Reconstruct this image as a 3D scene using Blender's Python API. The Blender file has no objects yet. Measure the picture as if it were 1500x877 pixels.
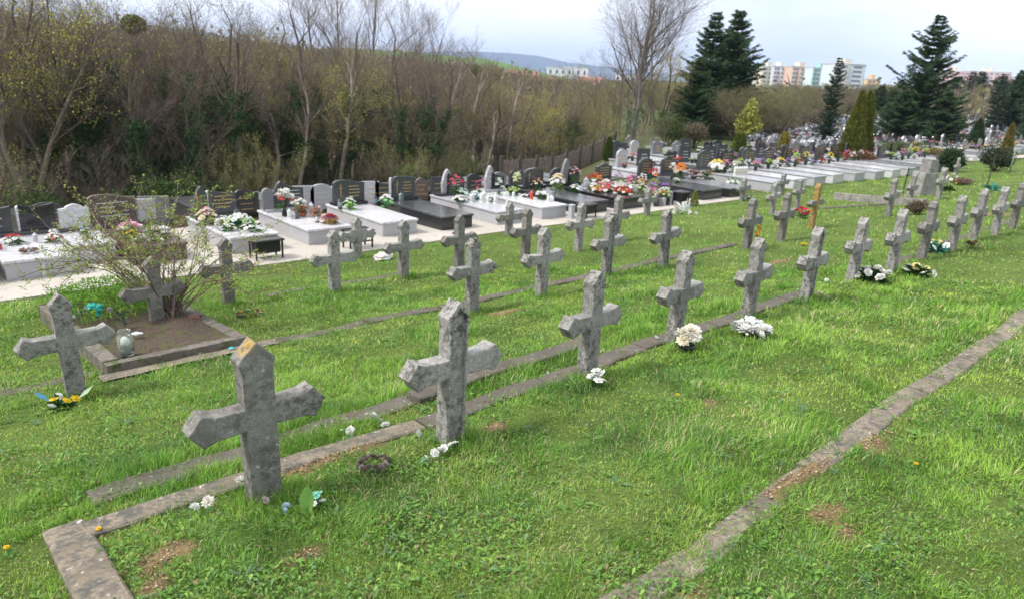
import bpy, math, random
import numpy as np
from mathutils import Vector, Matrix, noise as mnoise

# ------------------------------------------------------------------ camera, world, sun, exposure
scn = bpy.context.scene
COL = scn.collection
CAM_Z = 2.0
AZ, PITCH, ROLL, FPX = math.radians(44.05), math.radians(17.6), math.radians(3.3), 1037.0

def cam_axes():
    r0 = np.array([1, 0, 0.]); f0 = np.array([0, math.cos(PITCH), -math.sin(PITCH)]); u0 = np.cross(r0, f0)
    r = math.cos(ROLL) * r0 + math.sin(ROLL) * u0
    u = -math.sin(ROLL) * r0 + math.cos(ROLL) * u0
    c, s = math.cos(AZ), math.sin(AZ)
    M = np.array([[c, s, 0], [-s, c, 0], [0, 0, 1]])
    return M @ r, M @ u, M @ f0
CR, CU, CF = cam_axes()
cam = bpy.data.cameras.new("camera")
cam.sensor_width = 36.0
cam.lens = FPX / 1500 * 36
cam.clip_start = 0.05
cam.clip_end = 20000
cam.dof.use_dof = True
cam.dof.focus_distance = 4.2
cam.dof.aperture_fstop = 3.2
camo = bpy.data.objects.new("camera", cam)
COL.objects.link(camo)
camo.matrix_world = Matrix([[CR[0], CU[0], -CF[0], 0], [CR[1], CU[1], -CF[1], 0], [CR[2], CU[2], -CF[2], CAM_Z], [0, 0, 0, 1]])
scn.camera = camo

scn.view_settings.view_transform = 'Standard'
scn.view_settings.look = 'None'
scn.view_settings.exposure = 0.68
scn.view_settings.gamma = 1.0

SUN_EL, SUN_AZ = 50.0, -62.0        # azimuth clockwise from +Y
sl = bpy.data.lights.new("sun", 'SUN')
sl.energy = 3.0
sl.angle = math.radians(14)
sl.color = (1.0, 0.96, 0.9)
so = bpy.data.objects.new("sun", sl)
COL.objects.link(so)
a, e = math.radians(SUN_AZ), math.radians(SUN_EL)
sd = Vector((math.sin(a) * math.cos(e), math.cos(a) * math.cos(e), math.sin(e)))
so.rotation_euler = sd.to_track_quat('Z', 'Y').to_euler()

world = bpy.data.worlds.new("World")
scn.world = world
world.use_nodes = True
nt = world.node_tree
nt.nodes.clear()
def wn(t, **k):
    n = nt.nodes.new(t)
    for a_, v in k.items(): setattr(n, a_, v)
    return n
sky = wn('ShaderNodeTexSky', sky_type='NISHITA', sun_disc=False, sun_elevation=math.radians(SUN_EL), sun_rotation=math.radians(SUN_AZ))
sky.air_density = 1.0; sky.dust_density = 2.0; sky.ozone_density = 1.0
tc = wn('ShaderNodeTexCoord')
mp = wn('ShaderNodeMapping'); mp.inputs['Scale'].default_value = (1.0, 1.0, 2.6)
nt.links.new(tc.outputs['Generated'], mp.inputs[0])
nz = wn('ShaderNodeTexNoise'); nz.inputs['Scale'].default_value = 1.6; nz.inputs['Detail'].default_value = 5; nz.inputs['Roughness'].default_value = 0.5
nt.links.new(mp.outputs[0], nz.inputs[0])
rp = wn('ShaderNodeValToRGB')
rp.color_ramp.elements[0].position = 0.36; rp.color_ramp.elements[0].color = (6.9, 7.2, 8.0, 1)
rp.color_ramp.elements[1].position = 0.60; rp.color_ramp.elements[1].color = (10.8, 10.6, 10.6, 1)
nt.links.new(nz.outputs[0], rp.inputs[0])
# the overcast is thinner and bluer away from the sun
dt = wn('ShaderNodeVectorMath', operation='DOT_PRODUCT'); dt.inputs[1].default_value = tuple(Vector((math.sin(a), math.cos(a), 0.0)))
nt.links.new(tc.outputs['Generated'], dt.inputs[0])
mr = wn('ShaderNodeMapRange'); mr.inputs[1].default_value = -0.9; mr.inputs[2].default_value = 0.35; mr.inputs[3].default_value = 0.0; mr.inputs[4].default_value = 1.0
nt.links.new(dt.outputs['Value'], mr.inputs[0])
tint = wn('ShaderNodeMix', data_type='RGBA', blend_type='MIX')
tint.inputs[6].default_value = (0.86, 0.92, 1.0, 1); tint.inputs[7].default_value = (1.0, 1.0, 1.0, 1)
nt.links.new(mr.outputs[0], tint.inputs[0])
mul = wn('ShaderNodeMix', data_type='RGBA', blend_type='MULTIPLY'); mul.inputs[0].default_value = 1.0
nt.links.new(rp.outputs[0], mul.inputs[6]); nt.links.new(tint.outputs[2], mul.inputs[7])
mx = wn('ShaderNodeMix', data_type='RGBA'); mx.inputs[0].default_value = 0.93
nt.links.new(sky.outputs[0], mx.inputs[6]); nt.links.new(mul.outputs[2], mx.inputs[7])
bg = wn('ShaderNodeBackground'); bg.inputs[1].default_value = 0.106
nt.links.new(mx.outputs[2], bg.inputs[0])
wo = wn('ShaderNodeOutputWorld')
nt.links.new(bg.outputs[0], wo.inputs[0])

HAZE = 0.00021
rnd = random.Random(7)
R = np.random.default_rng(11)
PI = math.pi

# ------------------------------------------------------------------ helpers: noise, terrain
_lat = np.random.default_rng(5).random((256, 256))
def vnoise(x, y):
    x = np.asarray(x, float); y = np.asarray(y, float)
    xi = np.floor(x).astype(int); yi = np.floor(y).astype(int)
    fx = x - xi; fy = y - yi
    fx = fx * fx * (3 - 2 * fx); fy = fy * fy * (3 - 2 * fy)
    g = lambda i, j: _lat[i % 256, j % 256]
    return (g(xi, yi) * (1 - fx) + g(xi + 1, yi) * fx) * (1 - fy) + (g(xi, yi + 1) * (1 - fx) + g(xi + 1, yi + 1) * fx) * fy
def fbm(x, y, o=3):
    s = 0; a_ = 0.5; t = 0
    for i in range(o):
        s = s + a_ * vnoise(x * 2 ** i + 17 * i, y * 2 ** i + 31 * i); t += a_; a_ *= 0.5
    return s / t
def sstep(a_, b_, x):
    t = np.clip((np.asarray(x, float) - a_) / (b_ - a_), 0, 1)
    return t * t * (3 - 2 * t)
VK = [-80, -5, 0, 2.9, 5.3, 7.3, 8.8, 9.4, 16, 20, 400]
ZK = [0.7, 0.55, 0.24, -0.02, -0.37, -0.62, -0.76, -0.80, -0.95, -1.0, -1.0]
def ground(x, y):
    """height of the land: lawn terraces falling to the marble graves, a ravine with the wood, cemetery hillside to the right"""
    x = np.asarray(x, float); y = np.asarray(y, float)
    z = np.interp(y, VK, ZK)
    r = np.hypot(x, y)
    w = sstep(0.98, 1.32, x / np.maximum(y, 1.0))
    w = np.where(y < 10, 1.0, w)
    drop = np.interp(y, [14, 18, 24, 34, 60, 120, 260], [0, 0.7, 2.4, 4.6, 6.0, 6.0, 2.0])
    z = z - drop * (1 - w)
    z = z + np.interp(r, [38, 60, 95, 140, 300], [0, 0.65, 1.75, 2.4, 3.8]) * w * sstep(10, 30, y)
    return z
def gz(x, y): return float(ground(x, y))
def bump(x, y):
    m = np.where((y < 9.2), 1.0, 0.0) * sstep(0.0, 0.6, 9.2 - y)
    return m * ((fbm(x * 1.3, y * 1.3) - 0.5) * 0.05 + (fbm(x * 6, y * 6) - 0.5) * 0.02)
def polar(az, r):
    t = math.radians(az); return r * math.sin(t), r * math.cos(t)

# ------------------------------------------------------------------ helpers: materials
MATS = {}
def new_mat(name):
    m = bpy.data.materials.new(name); m.use_nodes = True
    t = m.node_tree; b = t.nodes['Principled BSDF']
    return m, t, b
def N(t, ty, **k):
    n = t.nodes.new(ty)
    for a_, v in k.items(): setattr(n, a_, v)
    return n
def mixc(t, fac, c1, c2, mode='MIX'):
    n = N(t, 'ShaderNodeMix', data_type='RGBA', blend_type=mode)
    for s, v in ((0, fac), (6, c1), (7, c2)):
        if isinstance(v, bpy.types.NodeSocket): t.links.new(v, n.inputs[s])
        elif s == 0: n.inputs[0].default_value = v
        else: n.inputs[s].default_value = (*v, 1) if len(v) == 3 else v
    return n.outputs[2]
def noise_fac(t, scale, lo, hi, detail=4, coord='Object', rough=0.6, kind='noise', seed=0):
    c = N(t, 'ShaderNodeTexCoord')
    src = c.outputs[coord]
    if seed:
        m_ = N(t, 'ShaderNodeMapping'); m_.inputs[1].default_value = (seed * 3.1, seed * 1.7, seed); t.links.new(src, m_.inputs[0]); src = m_.outputs[0]
    if kind == 'noise':
        n = N(t, 'ShaderNodeTexNoise'); n.inputs['Detail'].default_value = detail; n.inputs['Roughness'].default_value = rough
        o = n.outputs[0]
    else:
        n = N(t, 'ShaderNodeTexVoronoi'); o = n.outputs['Distance']
    n.inputs['Scale'].default_value = scale
    t.links.new(src, n.inputs['Vector'])
    r = N(t, 'ShaderNodeMapRange'); r.inputs[1].default_value = lo; r.inputs[2].default_value = hi
    t.links.new(o, r.inputs[0])
    return r.outputs[0]
def add_bump(t, b, fac, strength, dist=0.005, prev=None):
    n = N(t, 'ShaderNodeBump'); n.inputs['Strength'].default_value = strength; n.inputs['Distance'].default_value = dist
    t.links.new(fac, n.inputs['Height']); t.links.new(n.outputs[0], b.inputs['Normal'])
def plain(name, c, rough=0.6, spec=0.5, var=0.15, scale=12, metal=0.0):
    if name in MATS: return MATS[name]
    m, t, b = new_mat(name)
    f = noise_fac(t, scale, 0.3, 0.7)
    c2 = tuple(max(0, v * (1 - 2 * var)) for v in c)
    t.links.new(mixc(t, f, c2, c), b.inputs['Base Color'])
    b.inputs['Roughness'].default_value = rough; b.inputs['Specular IOR Level'].default_value = spec; b.inputs['Metallic'].default_value = metal
    MATS[name] = m; return m
def granite(name, base, dark, rough=0.2, scale=140, light=None, coat=0.0):
    if name in MATS: return MATS[name]
    m, t, b = new_mat(name)
    f = noise_fac(t, scale, 0.42, 0.6, detail=2)
    g = noise_fac(t, scale * 0.45, 0.55, 0.62, detail=2, seed=3)
    big = noise_fac(t, 3, 0.3, 0.75, detail=3, seed=5)
    c = mixc(t, f, dark, base)
    c = mixc(t, g, c, light or tuple(min(1, v * 1.35) for v in base))
    c = mixc(t, big, mixc(t, 0.14, c, (0.05, 0.045, 0.04)), c)
    t.links.new(c, b.inputs['Base Color'])
    r = N(t, 'ShaderNodeMapRange'); r.inputs[3].default_value = rough; r.inputs[4].default_value = rough + 0.18
    t.links.new(big, r.inputs[0]); t.links.new(r.outputs[0], b.inputs['Roughness'])
    MATS[name] = m; return m
def concrete(name, c_lo, c_hi, lichen=True, warm=0.0, moss=0.0, orange=0.62, scale=1.0):
    if name in MATS: return MATS[name]
    m, t, b = new_mat(name)
    big = noise_fac(t, 5 * scale, 0.3, 0.72, detail=6, rough=0.65)
    col = mixc(t, big, c_lo, c_hi)
    fine = noise_fac(t, 90 * scale, 0.35, 0.65, detail=4, rough=0.7, seed=2)
    col = mixc(t, fine, mixc(t, 0.45, col, (0.04, 0.038, 0.034)), col)
    if lichen:
        blk = noise_fac(t, 26 * scale, 0.46, 0.58, detail=6, rough=0.72, seed=4)
        reg = noise_fac(t, 4 * scale, 0.33, 0.58, detail=3, seed=6)
        k = N(t, 'ShaderNodeMath', operation='MULTIPLY'); t.links.new(blk, k.inputs[0]); t.links.new(reg, k.inputs[1])
        col = mixc(t, k.outputs[0], col, (0.10, 0.096, 0.084))
        wht = noise_fac(t, 38 * scale, 0.63, 0.72, detail=5, rough=0.6, seed=8)
        col = mixc(t, wht, col, (0.5, 0.49, 0.45))
        org = noise_fac(t, 9 * scale, orange, orange + 0.05, detail=7, rough=0.7, seed=9)
        col = mixc(t, org, col, (0.42, 0.27, 0.06))
    if moss:
        ms = noise_fac(t, 11 * scale, 1 - moss, 1 - moss + 0.1, detail=6, rough=0.7, seed=12)
        col = mixc(t, ms, col, (0.07, 0.09, 0.03))
    t.links.new(col, b.inputs['Base Color'])
    b.inputs['Roughness'].default_value = 0.93; b.inputs['Specular IOR Level'].default_value = 0.25
    h = noise_fac(t, 70 * scale, 0.2, 0.8, detail=6, rough=0.75, seed=1)
    add_bump(t, b, h, 0.7, 0.006)
    MATS[name] = m; return m
def vcol(name, rough=0.7, trans=0.0, spec=0.3, var=0.0):
    """leaf / bark material: the thing's own colours are stored on its mesh"""
    if name in MATS: return MATS[name]
    m, t, b = new_mat(name)
    c = N(t, 'ShaderNodeVertexColor'); c.layer_name = 'Col'
    out = c.outputs[0]
    t.links.new(out, b.inputs['Base Color'])
    b.inputs['Roughness'].default_value = rough; b.inputs['Specular IOR Level'].default_value = spec
    if trans:
        tr = N(t, 'ShaderNodeBsdfTranslucent'); t.links.new(out, tr.inputs[0])
        ms = N(t, 'ShaderNodeMixShader'); ms.inputs[0].default_value = trans
        t.links.new(b.outputs[0], ms.inputs[1]); t.links.new(tr.outputs[0], ms.inputs[2])
        t.links.new(ms.outputs[0], t.nodes['Material Output'].inputs[0])
    MATS[name] = m; return m

M_BLADE = vcol('grass_blade', 0.65, 0.3, 0.25)
M_LEAF = vcol('leaf', 0.6, 0.25, 0.3)
M_BARK = vcol('bark', 0.9, 0.0, 0.15)
M_PETAL = vcol('petal', 0.65, 0.3, 0.2)
M_NEEDLE = vcol('needle', 0.75, 0.1, 0.2)

# ------------------------------------------------------------------ helpers: meshes and objects
def np_mesh(name, V, F, col=None, mat=None, smooth=False):
    V = np.ascontiguousarray(V, np.float32); F = np.ascontiguousarray(F, np.int32)
    me = bpy.data.meshes.new(name); n, k = F.shape
    me.vertices.add(len(V)); me.vertices.foreach_set('co', V.ravel())
    me.loops.add(n * k); me.loops.foreach_set('vertex_index', F.ravel())
    me.polygons.add(n); me.polygons.foreach_set('loop_start', np.arange(0, n * k, k, dtype=np.int32))
    me.polygons.foreach_set('loop_total', np.full(n, k, np.int32))
    if smooth: me.polygons.foreach_set('use_smooth', np.ones(n, bool))
    me.update(calc_edges=True)
    if col is not None:
        at_ = me.color_attributes.new('Col', 'FLOAT_COLOR', 'POINT')
        c4 = np.ones((len(V), 4), np.float32); c4[:, :3] = col
        at_.data.foreach_set('color', c4.ravel())
    if mat: me.materials.append(mat)
    return me
def link(name, me, parent=None, loc=None):
    o = bpy.data.objects.new(name, me); COL.objects.link(o)
    if parent: o.parent = parent
    if loc is not None: o.location = loc
    return o
def tag(o, label=None, cat=None, group=None, kind=None):
    if label: o['label'] = label
    if cat: o['category'] = cat
    if group: o['group'] = group
    if kind: o['kind'] = kind
    return o
def empty(name, loc, rz=0.0, label=None, cat=None, group=None):
    o = bpy.data.objects.new(name, None); COL.objects.link(o)
    o.location = loc; o.rotation_euler = (0, 0, rz); o.empty_display_size = 0.1
    return tag(o, label, cat, group)
CHILD = {}
def copy_tree(o, parent=None, label=None):
    c = o.copy(); COL.objects.link(c)
    if parent: c.parent = parent
    if label: c['label'] = label
    for ch in list(o.children): copy_tree(ch, c)
    return c

class MB:
    def __init__(s): s.v = []; s.f = []; s.m = []; s.c = []
    def add(s, vs, fs, mat=0, col=None):
        o = len(s.v); s.v += [tuple(p) for p in vs]; s.f += [tuple(i + o for i in f) for f in fs]; s.m += [mat] * len(fs)
        s.c += [col or (0.5, 0.5, 0.5)] * len(vs); return s
    def box(s, x0, x1, y0, y1, z0, z1, mat=0, col=None):
        return s.add([(x0, y0, z0), (x1, y0, z0), (x1, y1, z0), (x0, y1, z0), (x0, y0, z1), (x1, y0, z1), (x1, y1, z1), (x0, y1, z1)],
                     [(0, 3, 2, 1), (4, 5, 6, 7), (0, 1, 5, 4), (1, 2, 6, 5), (2, 3, 7, 6), (3, 0, 4, 7)], mat, col)
    def prism(s, pts, y0, y1, mat=0, col=None):
        """outline in x,z (counter-clockwise seen from -y) given depth from y0 (front) to y1"""
        n = len(pts)
        vs = [(x, y0, z) for x, z in pts] + [(x, y1, z) for x, z in pts]
        fs = [tuple(range(n)), tuple(range(2 * n - 1, n - 1, -1))]
        fs += [(i, i + n, (i + 1) % n + n, (i + 1) % n) for i in range(n)]
        return s.add(vs, fs, mat, col)
    def tube(s, path, rad, n=6, mat=0, col=None, cap=True):
        P = [Vector(p) for p in path]
        if not hasattr(rad, '__len__'): rad = [rad] * len(P)
        vs = []; fs = []
        for i, p in enumerate(P):
            d = (P[min(i + 1, len(P) - 1)] - P[max(i - 1, 0)]).normalized()
            a_ = d.orthogonal().normalized() if i == 0 else (a_ - d * a_.dot(d)).normalized()
            b_ = d.cross(a_)
            for k in range(n):
                t = 2 * PI * k / n; vs.append(p + (a_ * math.cos(t) + b_ * math.sin(t)) * rad[i])
        for i in range(len(P) - 1):
            for k in range(n): fs.append((i * n + k, i * n + (k + 1) % n, (i + 1) * n + (k + 1) % n, (i + 1) * n + k))
        if cap:
            fs.append(tuple(range(n - 1, -1, -1))); fs.append(tuple(range((len(P) - 1) * n, len(P) * n)))
        return s.add(vs, fs, mat, col)
    def lathe(s, prof, n=14, mat=0, col=None, cx=0, cy=0, cz=0):
        vs = []; fs = []
        for r_, z in prof:
            for k in range(n):
                t = 2 * PI * k / n; vs.append((cx + r_ * math.cos(t), cy + r_ * math.sin(t), cz + z))
        for i in range(len(prof) - 1):
            for k in range(n): fs.append((i * n + k, i * n + (k + 1) % n, (i + 1) * n + (k + 1) % n, (i + 1) * n + k))
        fs.append(tuple(range(n - 1, -1, -1))); fs.append(tuple(range((len(prof) - 1) * n, len(prof) * n)))
        return s.add(vs, fs, mat, col)
    def mesh(s, name, mats, smooth=False):
        me = bpy.data.meshes.new(name); me.from_pydata(s.v, [], s.f); me.update()
        for m_ in (mats if isinstance(mats, (list, tuple)) else [mats]): me.materials.append(m_)
        me.polygons.foreach_set('material_index', s.m)
        if smooth: me.polygons.foreach_set('use_smooth', [True] * len(s.f))
        at_ = me.color_attributes.new('Col', 'FLOAT_COLOR', 'POINT')
        c4 = np.ones((len(s.v), 4), np.float32); c4[:, :3] = np.array(s.c); at_.data.foreach_set('color', c4.ravel())
        return me
    def build(s, name, mats, parent=None, loc=None, smooth=False, bevel=0.0, seg=2):
        o = link(name, s.mesh(name, mats, smooth), parent, loc)
        if bevel:
            b = o.modifiers.new('bevel', 'BEVEL'); b.width = bevel; b.segments = seg; b.limit_method = 'ANGLE'; b.angle_limit = math.radians(35)
        return o

# ================================================================== GROUND
def axis_samples(dense0, dense1, step, far0, far1, g=1.09):
    a_ = list(np.arange(dense0, dense1 + 1e-6, step))
    s_ = step; v = dense1
    while v < far1: s_ *= g; v += s_; a_.append(v)
    s_ = step; v = dense0
    while v > far0: s_ *= g; v -= s_; a_.insert(0, v)
    return np.array(a_)
SOIL = [(1.72, 3.1, .30, .10), (0.74, 2.75, .16, .09), (2.57, 2.77, .12, .08), (3.12, 1.24, .14, .06), (3.07, 0.98, .20, .06), (4.0, 1.12, .26, .07),
        (3.85, 2.09, .06, .05), (1.5, 3.08, .3, .04), (1.17, 2.35, .10, .06), (2.95, 0.86, .08, .05), (2.1, 1.08, .14, .05), (3.3, 1.22, .3, .045), (13.2, 6.2, .3, .15),
        (4.75, 5.0, .2, .1), (9.0, 4.2, .3, .1), (16.5, 3.5, .4, .2), (0.62, 2.55, .08, .12)]
def soil_mask(x, y):
    m = np.zeros_like(x)
    for sx, sy, rx, ry in SOIL:
        d = np.hypot((x - sx) / rx, (y - sy) / ry) + (fbm(x * 11, y * 11, 5) - 0.5) * 1.9
        m = np.maximum(m, 1 - sstep(0.55, 1.0, d))
    return m
xs = axis_samples(-2.0, 12, 0.07, -5000, 5400, 1.055)
ys = axis_samples(-1.0, 9.5, 0.07, -3000, 5400, 1.055)
ys = np.sort(np.append(ys, [v for v in VK if 9.2 < v < 30]))
GX, GY = np.meshgrid(xs, ys)
GZ = ground(GX, GY) + bump(GX, GY)
sm = soil_mask(GX, GY)
GZ += sm * (0.012 + 0.03 * (fbm(GX * 30, GY * 30) - .4))
c_lawn = np.stack([0.13 + 0 * GX, 0.19 + 0 * GX, 0.045 + 0 * GX], -1)
n1 = fbm(GX * 2.2, GY * 2.2)[..., None]
c_lawn = c_lawn * (0.6 + 0.8 * n1)
c_brown = np.array([0.085, 0.068, 0.042]) * (0.6 + 0.8 * fbm(GX * 0.6, GY * 0.6)[..., None])
c_cem = np.array([0.10, 0.125, 0.05]) * (0.7 + 0.6 * fbm(GX * 0.8, GY * 0.8)[..., None])
w_cem = (sstep(1.08, 1.25, GX / np.maximum(GY, 1)) * sstep(260, 150, np.hypot(GX, GY)))[..., None]
col = c_brown * (1 - w_cem) + c_cem * w_cem
wl = sstep(10.5, 9.0, GY)[..., None] * np.ones_like(n1)
col = col * (1 - wl) + c_lawn * wl
s3 = sm[..., None]
col = col * (1 - s3) + np.array([0.34, 0.235, 0.125]) * (0.35 + 1.2 * fbm(GX * 14, GY * 14, 4)[..., None]) * s3
nx_, ny_ = len(xs), len(ys)
ii = np.arange(nx_ * ny_).reshape(ny_, nx_)
F = np.stack([ii[:-1, :-1], ii[:-1, 1:], ii[1:, 1:], ii[1:, :-1]], -1).reshape(-1, 4)
m, t, b = new_mat('earth')
c = N(t, 'ShaderNodeVertexColor'); c.layer_name = 'Col'
f = noise_fac(t, 55, 0.3, 0.7, detail=6, rough=0.7)
t.links.new(mixc(t, f, mixc(t, 0.55, c.outputs[0], (0.02, 0.02, 0.01)), c.outputs[0]), b.inputs['Base Color'])
b.inputs['Roughness'].default_value = 1.0; b.inputs['Specular IOR Level'].default_value = 0.1
add_bump(t, b, noise_fac(t, 80, 0.2, 0.8, detail=6, rough=0.75), 0.8, 0.012)
go = link('ground', np_mesh('ground', np.stack([GX, GY, GZ], -1).reshape(-1, 3), F, col.reshape(-1, 3), m, True))
tag(go, kind='structure')

# concrete path round the marble graves
m, t, b = new_mat('path_concrete')
cc = mixc(t, noise_fac(t, 1.2, 0.3, 0.7, detail=6), (0.40, 0.365, 0.31), (0.50, 0.465, 0.41))
cc = mixc(t, noise_fac(t, 60, 0.35, 0.65, detail=4), mixc(t, 0.3, cc, (0.15, 0.13, 0.11)), cc)
cc = mixc(t, noise_fac(t, 5, 0.58, 0.72, detail=6, seed=4), cc, (0.25, 0.215, 0.17))
t.links.new(cc, b.inputs['Base Color']); b.inputs['Roughness'].default_value = 0.9
add_bump(t, b, noise_fac(t, 120, 0.3, 0.7), 0.3, 0.003)
M_PATH = m
pa = MB()
def path_edge(x): return 9.52 + 0.12 * math.sin(x * 0.9) * 0.3 - 0.006 * max(0, x - 4) * 3 - max(0, (x - 15)) * 0.02
px_ = [-14 + 0.5 * i for i in range(64)]
for i in range(len(px_) - 1):
    x0, x1 = px_[i], px_[i + 1]
    y0, y1 = path_edge(x0), path_edge(x1)
    g = lambda x, y: (x, y, gz(x, y) + 0.012)
    pa.add([g(x0, y0), g(x1, y1), g(x1, 12.7), g(x0, 12.7)], [(0, 1, 2, 3)])
    pa.add([(x0, y0, gz(x0, y0) - 0.05), (x1, y1, gz(x1, y1) - 0.05), g(x1, y1), g(x0, y0)], [(0, 1, 2, 3)])
tag(pa.build('path', M_PATH), kind='structure')
# thin path far right behind the lawn
fp = MB()
pts_ = [(30, 13.2), (33, 12.6), (36, 11.5), (40, 10.2), (50, 8.5)]
for (xa, ya), (xb, yb) in zip(pts_[:-1], pts_[1:]):
    fp.add([(xa, ya, gz(xa, ya) + .02), (xb, yb, gz(xb, yb) + .02), (xb, yb + 1.3, gz(xb, yb + 1.3) + .02), (xa, ya + 1.3, gz(xa, ya + 1.3) + .02)], [(0, 1, 2, 3)])
tag(fp.build('footpath', M_PATH), kind='structure')

# ------------------------------------------------------------------ kerbs: rows of concrete kerb stones
M_KERB = concrete('kerb_concrete', (0.17, 0.138, 0.10), (0.36, 0.305, 0.23), orange=0.66, moss=0.36, scale=0.7)
M_KERB2 = concrete('kerb_concrete_dark', (0.09, 0.074, 0.057), (0.20, 0.17, 0.135), orange=0.75, moss=0.42, scale=0.8)
def kerb(name, x0, x1, yfun, w, top, mat, piece=1.3, axis='x', topfun=None):
    root = empty(name, (0, 0, 0)); tag(root, kind='structure')
    s = x0; k = 0
    while s < x1 - 0.05:
        e_ = min(x1, s + piece * rnd.uniform(0.85, 1.15))
        jit = rnd.uniform(-0.012, 0.012); tp = top + rnd.uniform(-0.008, 0.008)
        n = max(2, int((e_ - s) / 0.16))
        mbk = MB(); vs = []; fs = []
        for i in range(n + 1):
            u = s + 0.006 + (e_ - s - 0.012) * i / n
            ww = w * 0.5 * (1 + 0.10 * (rnd.random() - 0.5)); yc = yfun(u) + jit
            xb_, yb_ = (u, yc) if axis == 'x' else (yc, u); zt = gz(xb_, yb_) + float(bump(np.array([xb_]), np.array([yb_]))[0]) + .002 + .006 * float(soil_mask(np.array([xb_]), np.array([yb_]))[0] < .5) + tp + rnd.uniform(-.003, .003)
            for yy, zz in ((yc - ww, zt - 0.16), (yc - ww, zt - .008), (yc - ww + .01, zt), (yc + ww - .01, zt), (yc + ww, zt - .008), (yc + ww, zt - 0.16)):
                vs.append((u, yy, zz) if axis == 'x' else (yy, u, zz))
        for i in range(n):
            for q in range(5):
                a_ = i * 6 + q; fs.append((a_, a_ + 6, a_ + 7, a_ + 1) if axis == 'x' else (a_, a_ + 1, a_ + 7, a_ + 6))
        fs.append(tuple(range(6))); fs.append(tuple(range(n * 6 + 5, n * 6 - 1, -1)))
        mbk.add(vs, fs); mbk.build('kerb_stone', mat, root)
        s = e_; k += 1
    return root
wob = lambda x: 0.012 * math.sin(x * 1.7) + 0.008 * math.sin(x * 4.1 + 1)
kerb('kerb', 0.4, 14, lambda x: 1.262 - 0.008 * x + wob(x), 0.15, 0.004, M_KERB, 1.6)
kerb('kerb', 0.53, 2.3, lambda x: 3.20 - 0.04 * (x - .4) + wob(x), 0.13, 0.022, M_KERB, 1.1)
kerb('kerb', 2.3, 7.2, lambda x: 3.12 - 0.045 * (x - 2.3) * (1 if x < 4 else 0.5) + wob(x), 0.15, 0.028, M_KERB2, 1.1)
kerb('kerb', 9.5, 15.5, lambda x: 3.0, 0.13, 0.0, M_KERB2, 1.4)
kerb('kerb', 0.62, 2.5, lambda x: 3.53 + wob(x), 0.16, 0.022, M_KERB2, 1.0)
kerb('kerb', 2.5, 4.25, lambda x: 3.49 + wob(x), 0.15, 0.05, M_KERB2, 1.2)
kerb('kerb', 1.37, 3.33, lambda y: 0.45 + 0.02 * (y - 2), 0.17, 0.022, M_KERB, 1.0, axis='y')
kerb('kerb', 2.5, 4.4, lambda x: 5.82 - 0.09 * (x - 2.5) + wob(x), 0.13, 0.01, M_KERB2, 1.1)
kerb('kerb', 4.4, 10.2, lambda x: 5.62 - 0.012 * (x - 4.4) + wob(x), 0.13, 0.018, M_KERB2, 1.2)
kerb('kerb', 0.0, 1.3, lambda x: 6.0, 0.12, 0.0, M_KERB2, 1.2)
kerb('kerb', 3.4, 5.4, lambda x: 7.68, 0.11, 0.004, M_KERB2, 1.2)
kerb('kerb', 16.4, 18.0, lambda x: 6.9 - 0.9 * (x - 16.4) / 1.6, 0.12, 0.02, M_KERB2, 1.2)
# low retaining wall of a long grave frame on the right
M_WALL = concrete('wall_concrete', (0.24, 0.23, 0.21), (0.44, 0.425, 0.39), orange=.75)
lw = empty('low_wall', (0, 0, 0), label='long low concrete wall edging a grave plot in front of the grey pillar', cat='wall')
for a_, b_ in (((18.9, 7.6), (18.4, 6.4)), ((18.4, 6.4), (17.9, 5.2))):
    mm = MB(); d = Vector((b_[0] - a_[0], b_[1] - a_[1], 0)); nrm = Vector((-d.y, d.x, 0)).normalized() * 0.07; vs = []
    for p in (a_, b_):
        g = gz(*p)
        for s_ in (-1, 1):
            for z in (-0.1, 0.17): vs.append((p[0] + nrm.x * s_, p[1] + nrm.y * s_, g + z))
    mm.add(vs, [(0, 1, 5, 4), (2, 6, 7, 3), (1, 3, 7, 5), (0, 2, 3, 1), (4, 5, 7, 6)]); mm.build('wall_block', M_WALL, lw, bevel=0.006)

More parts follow.
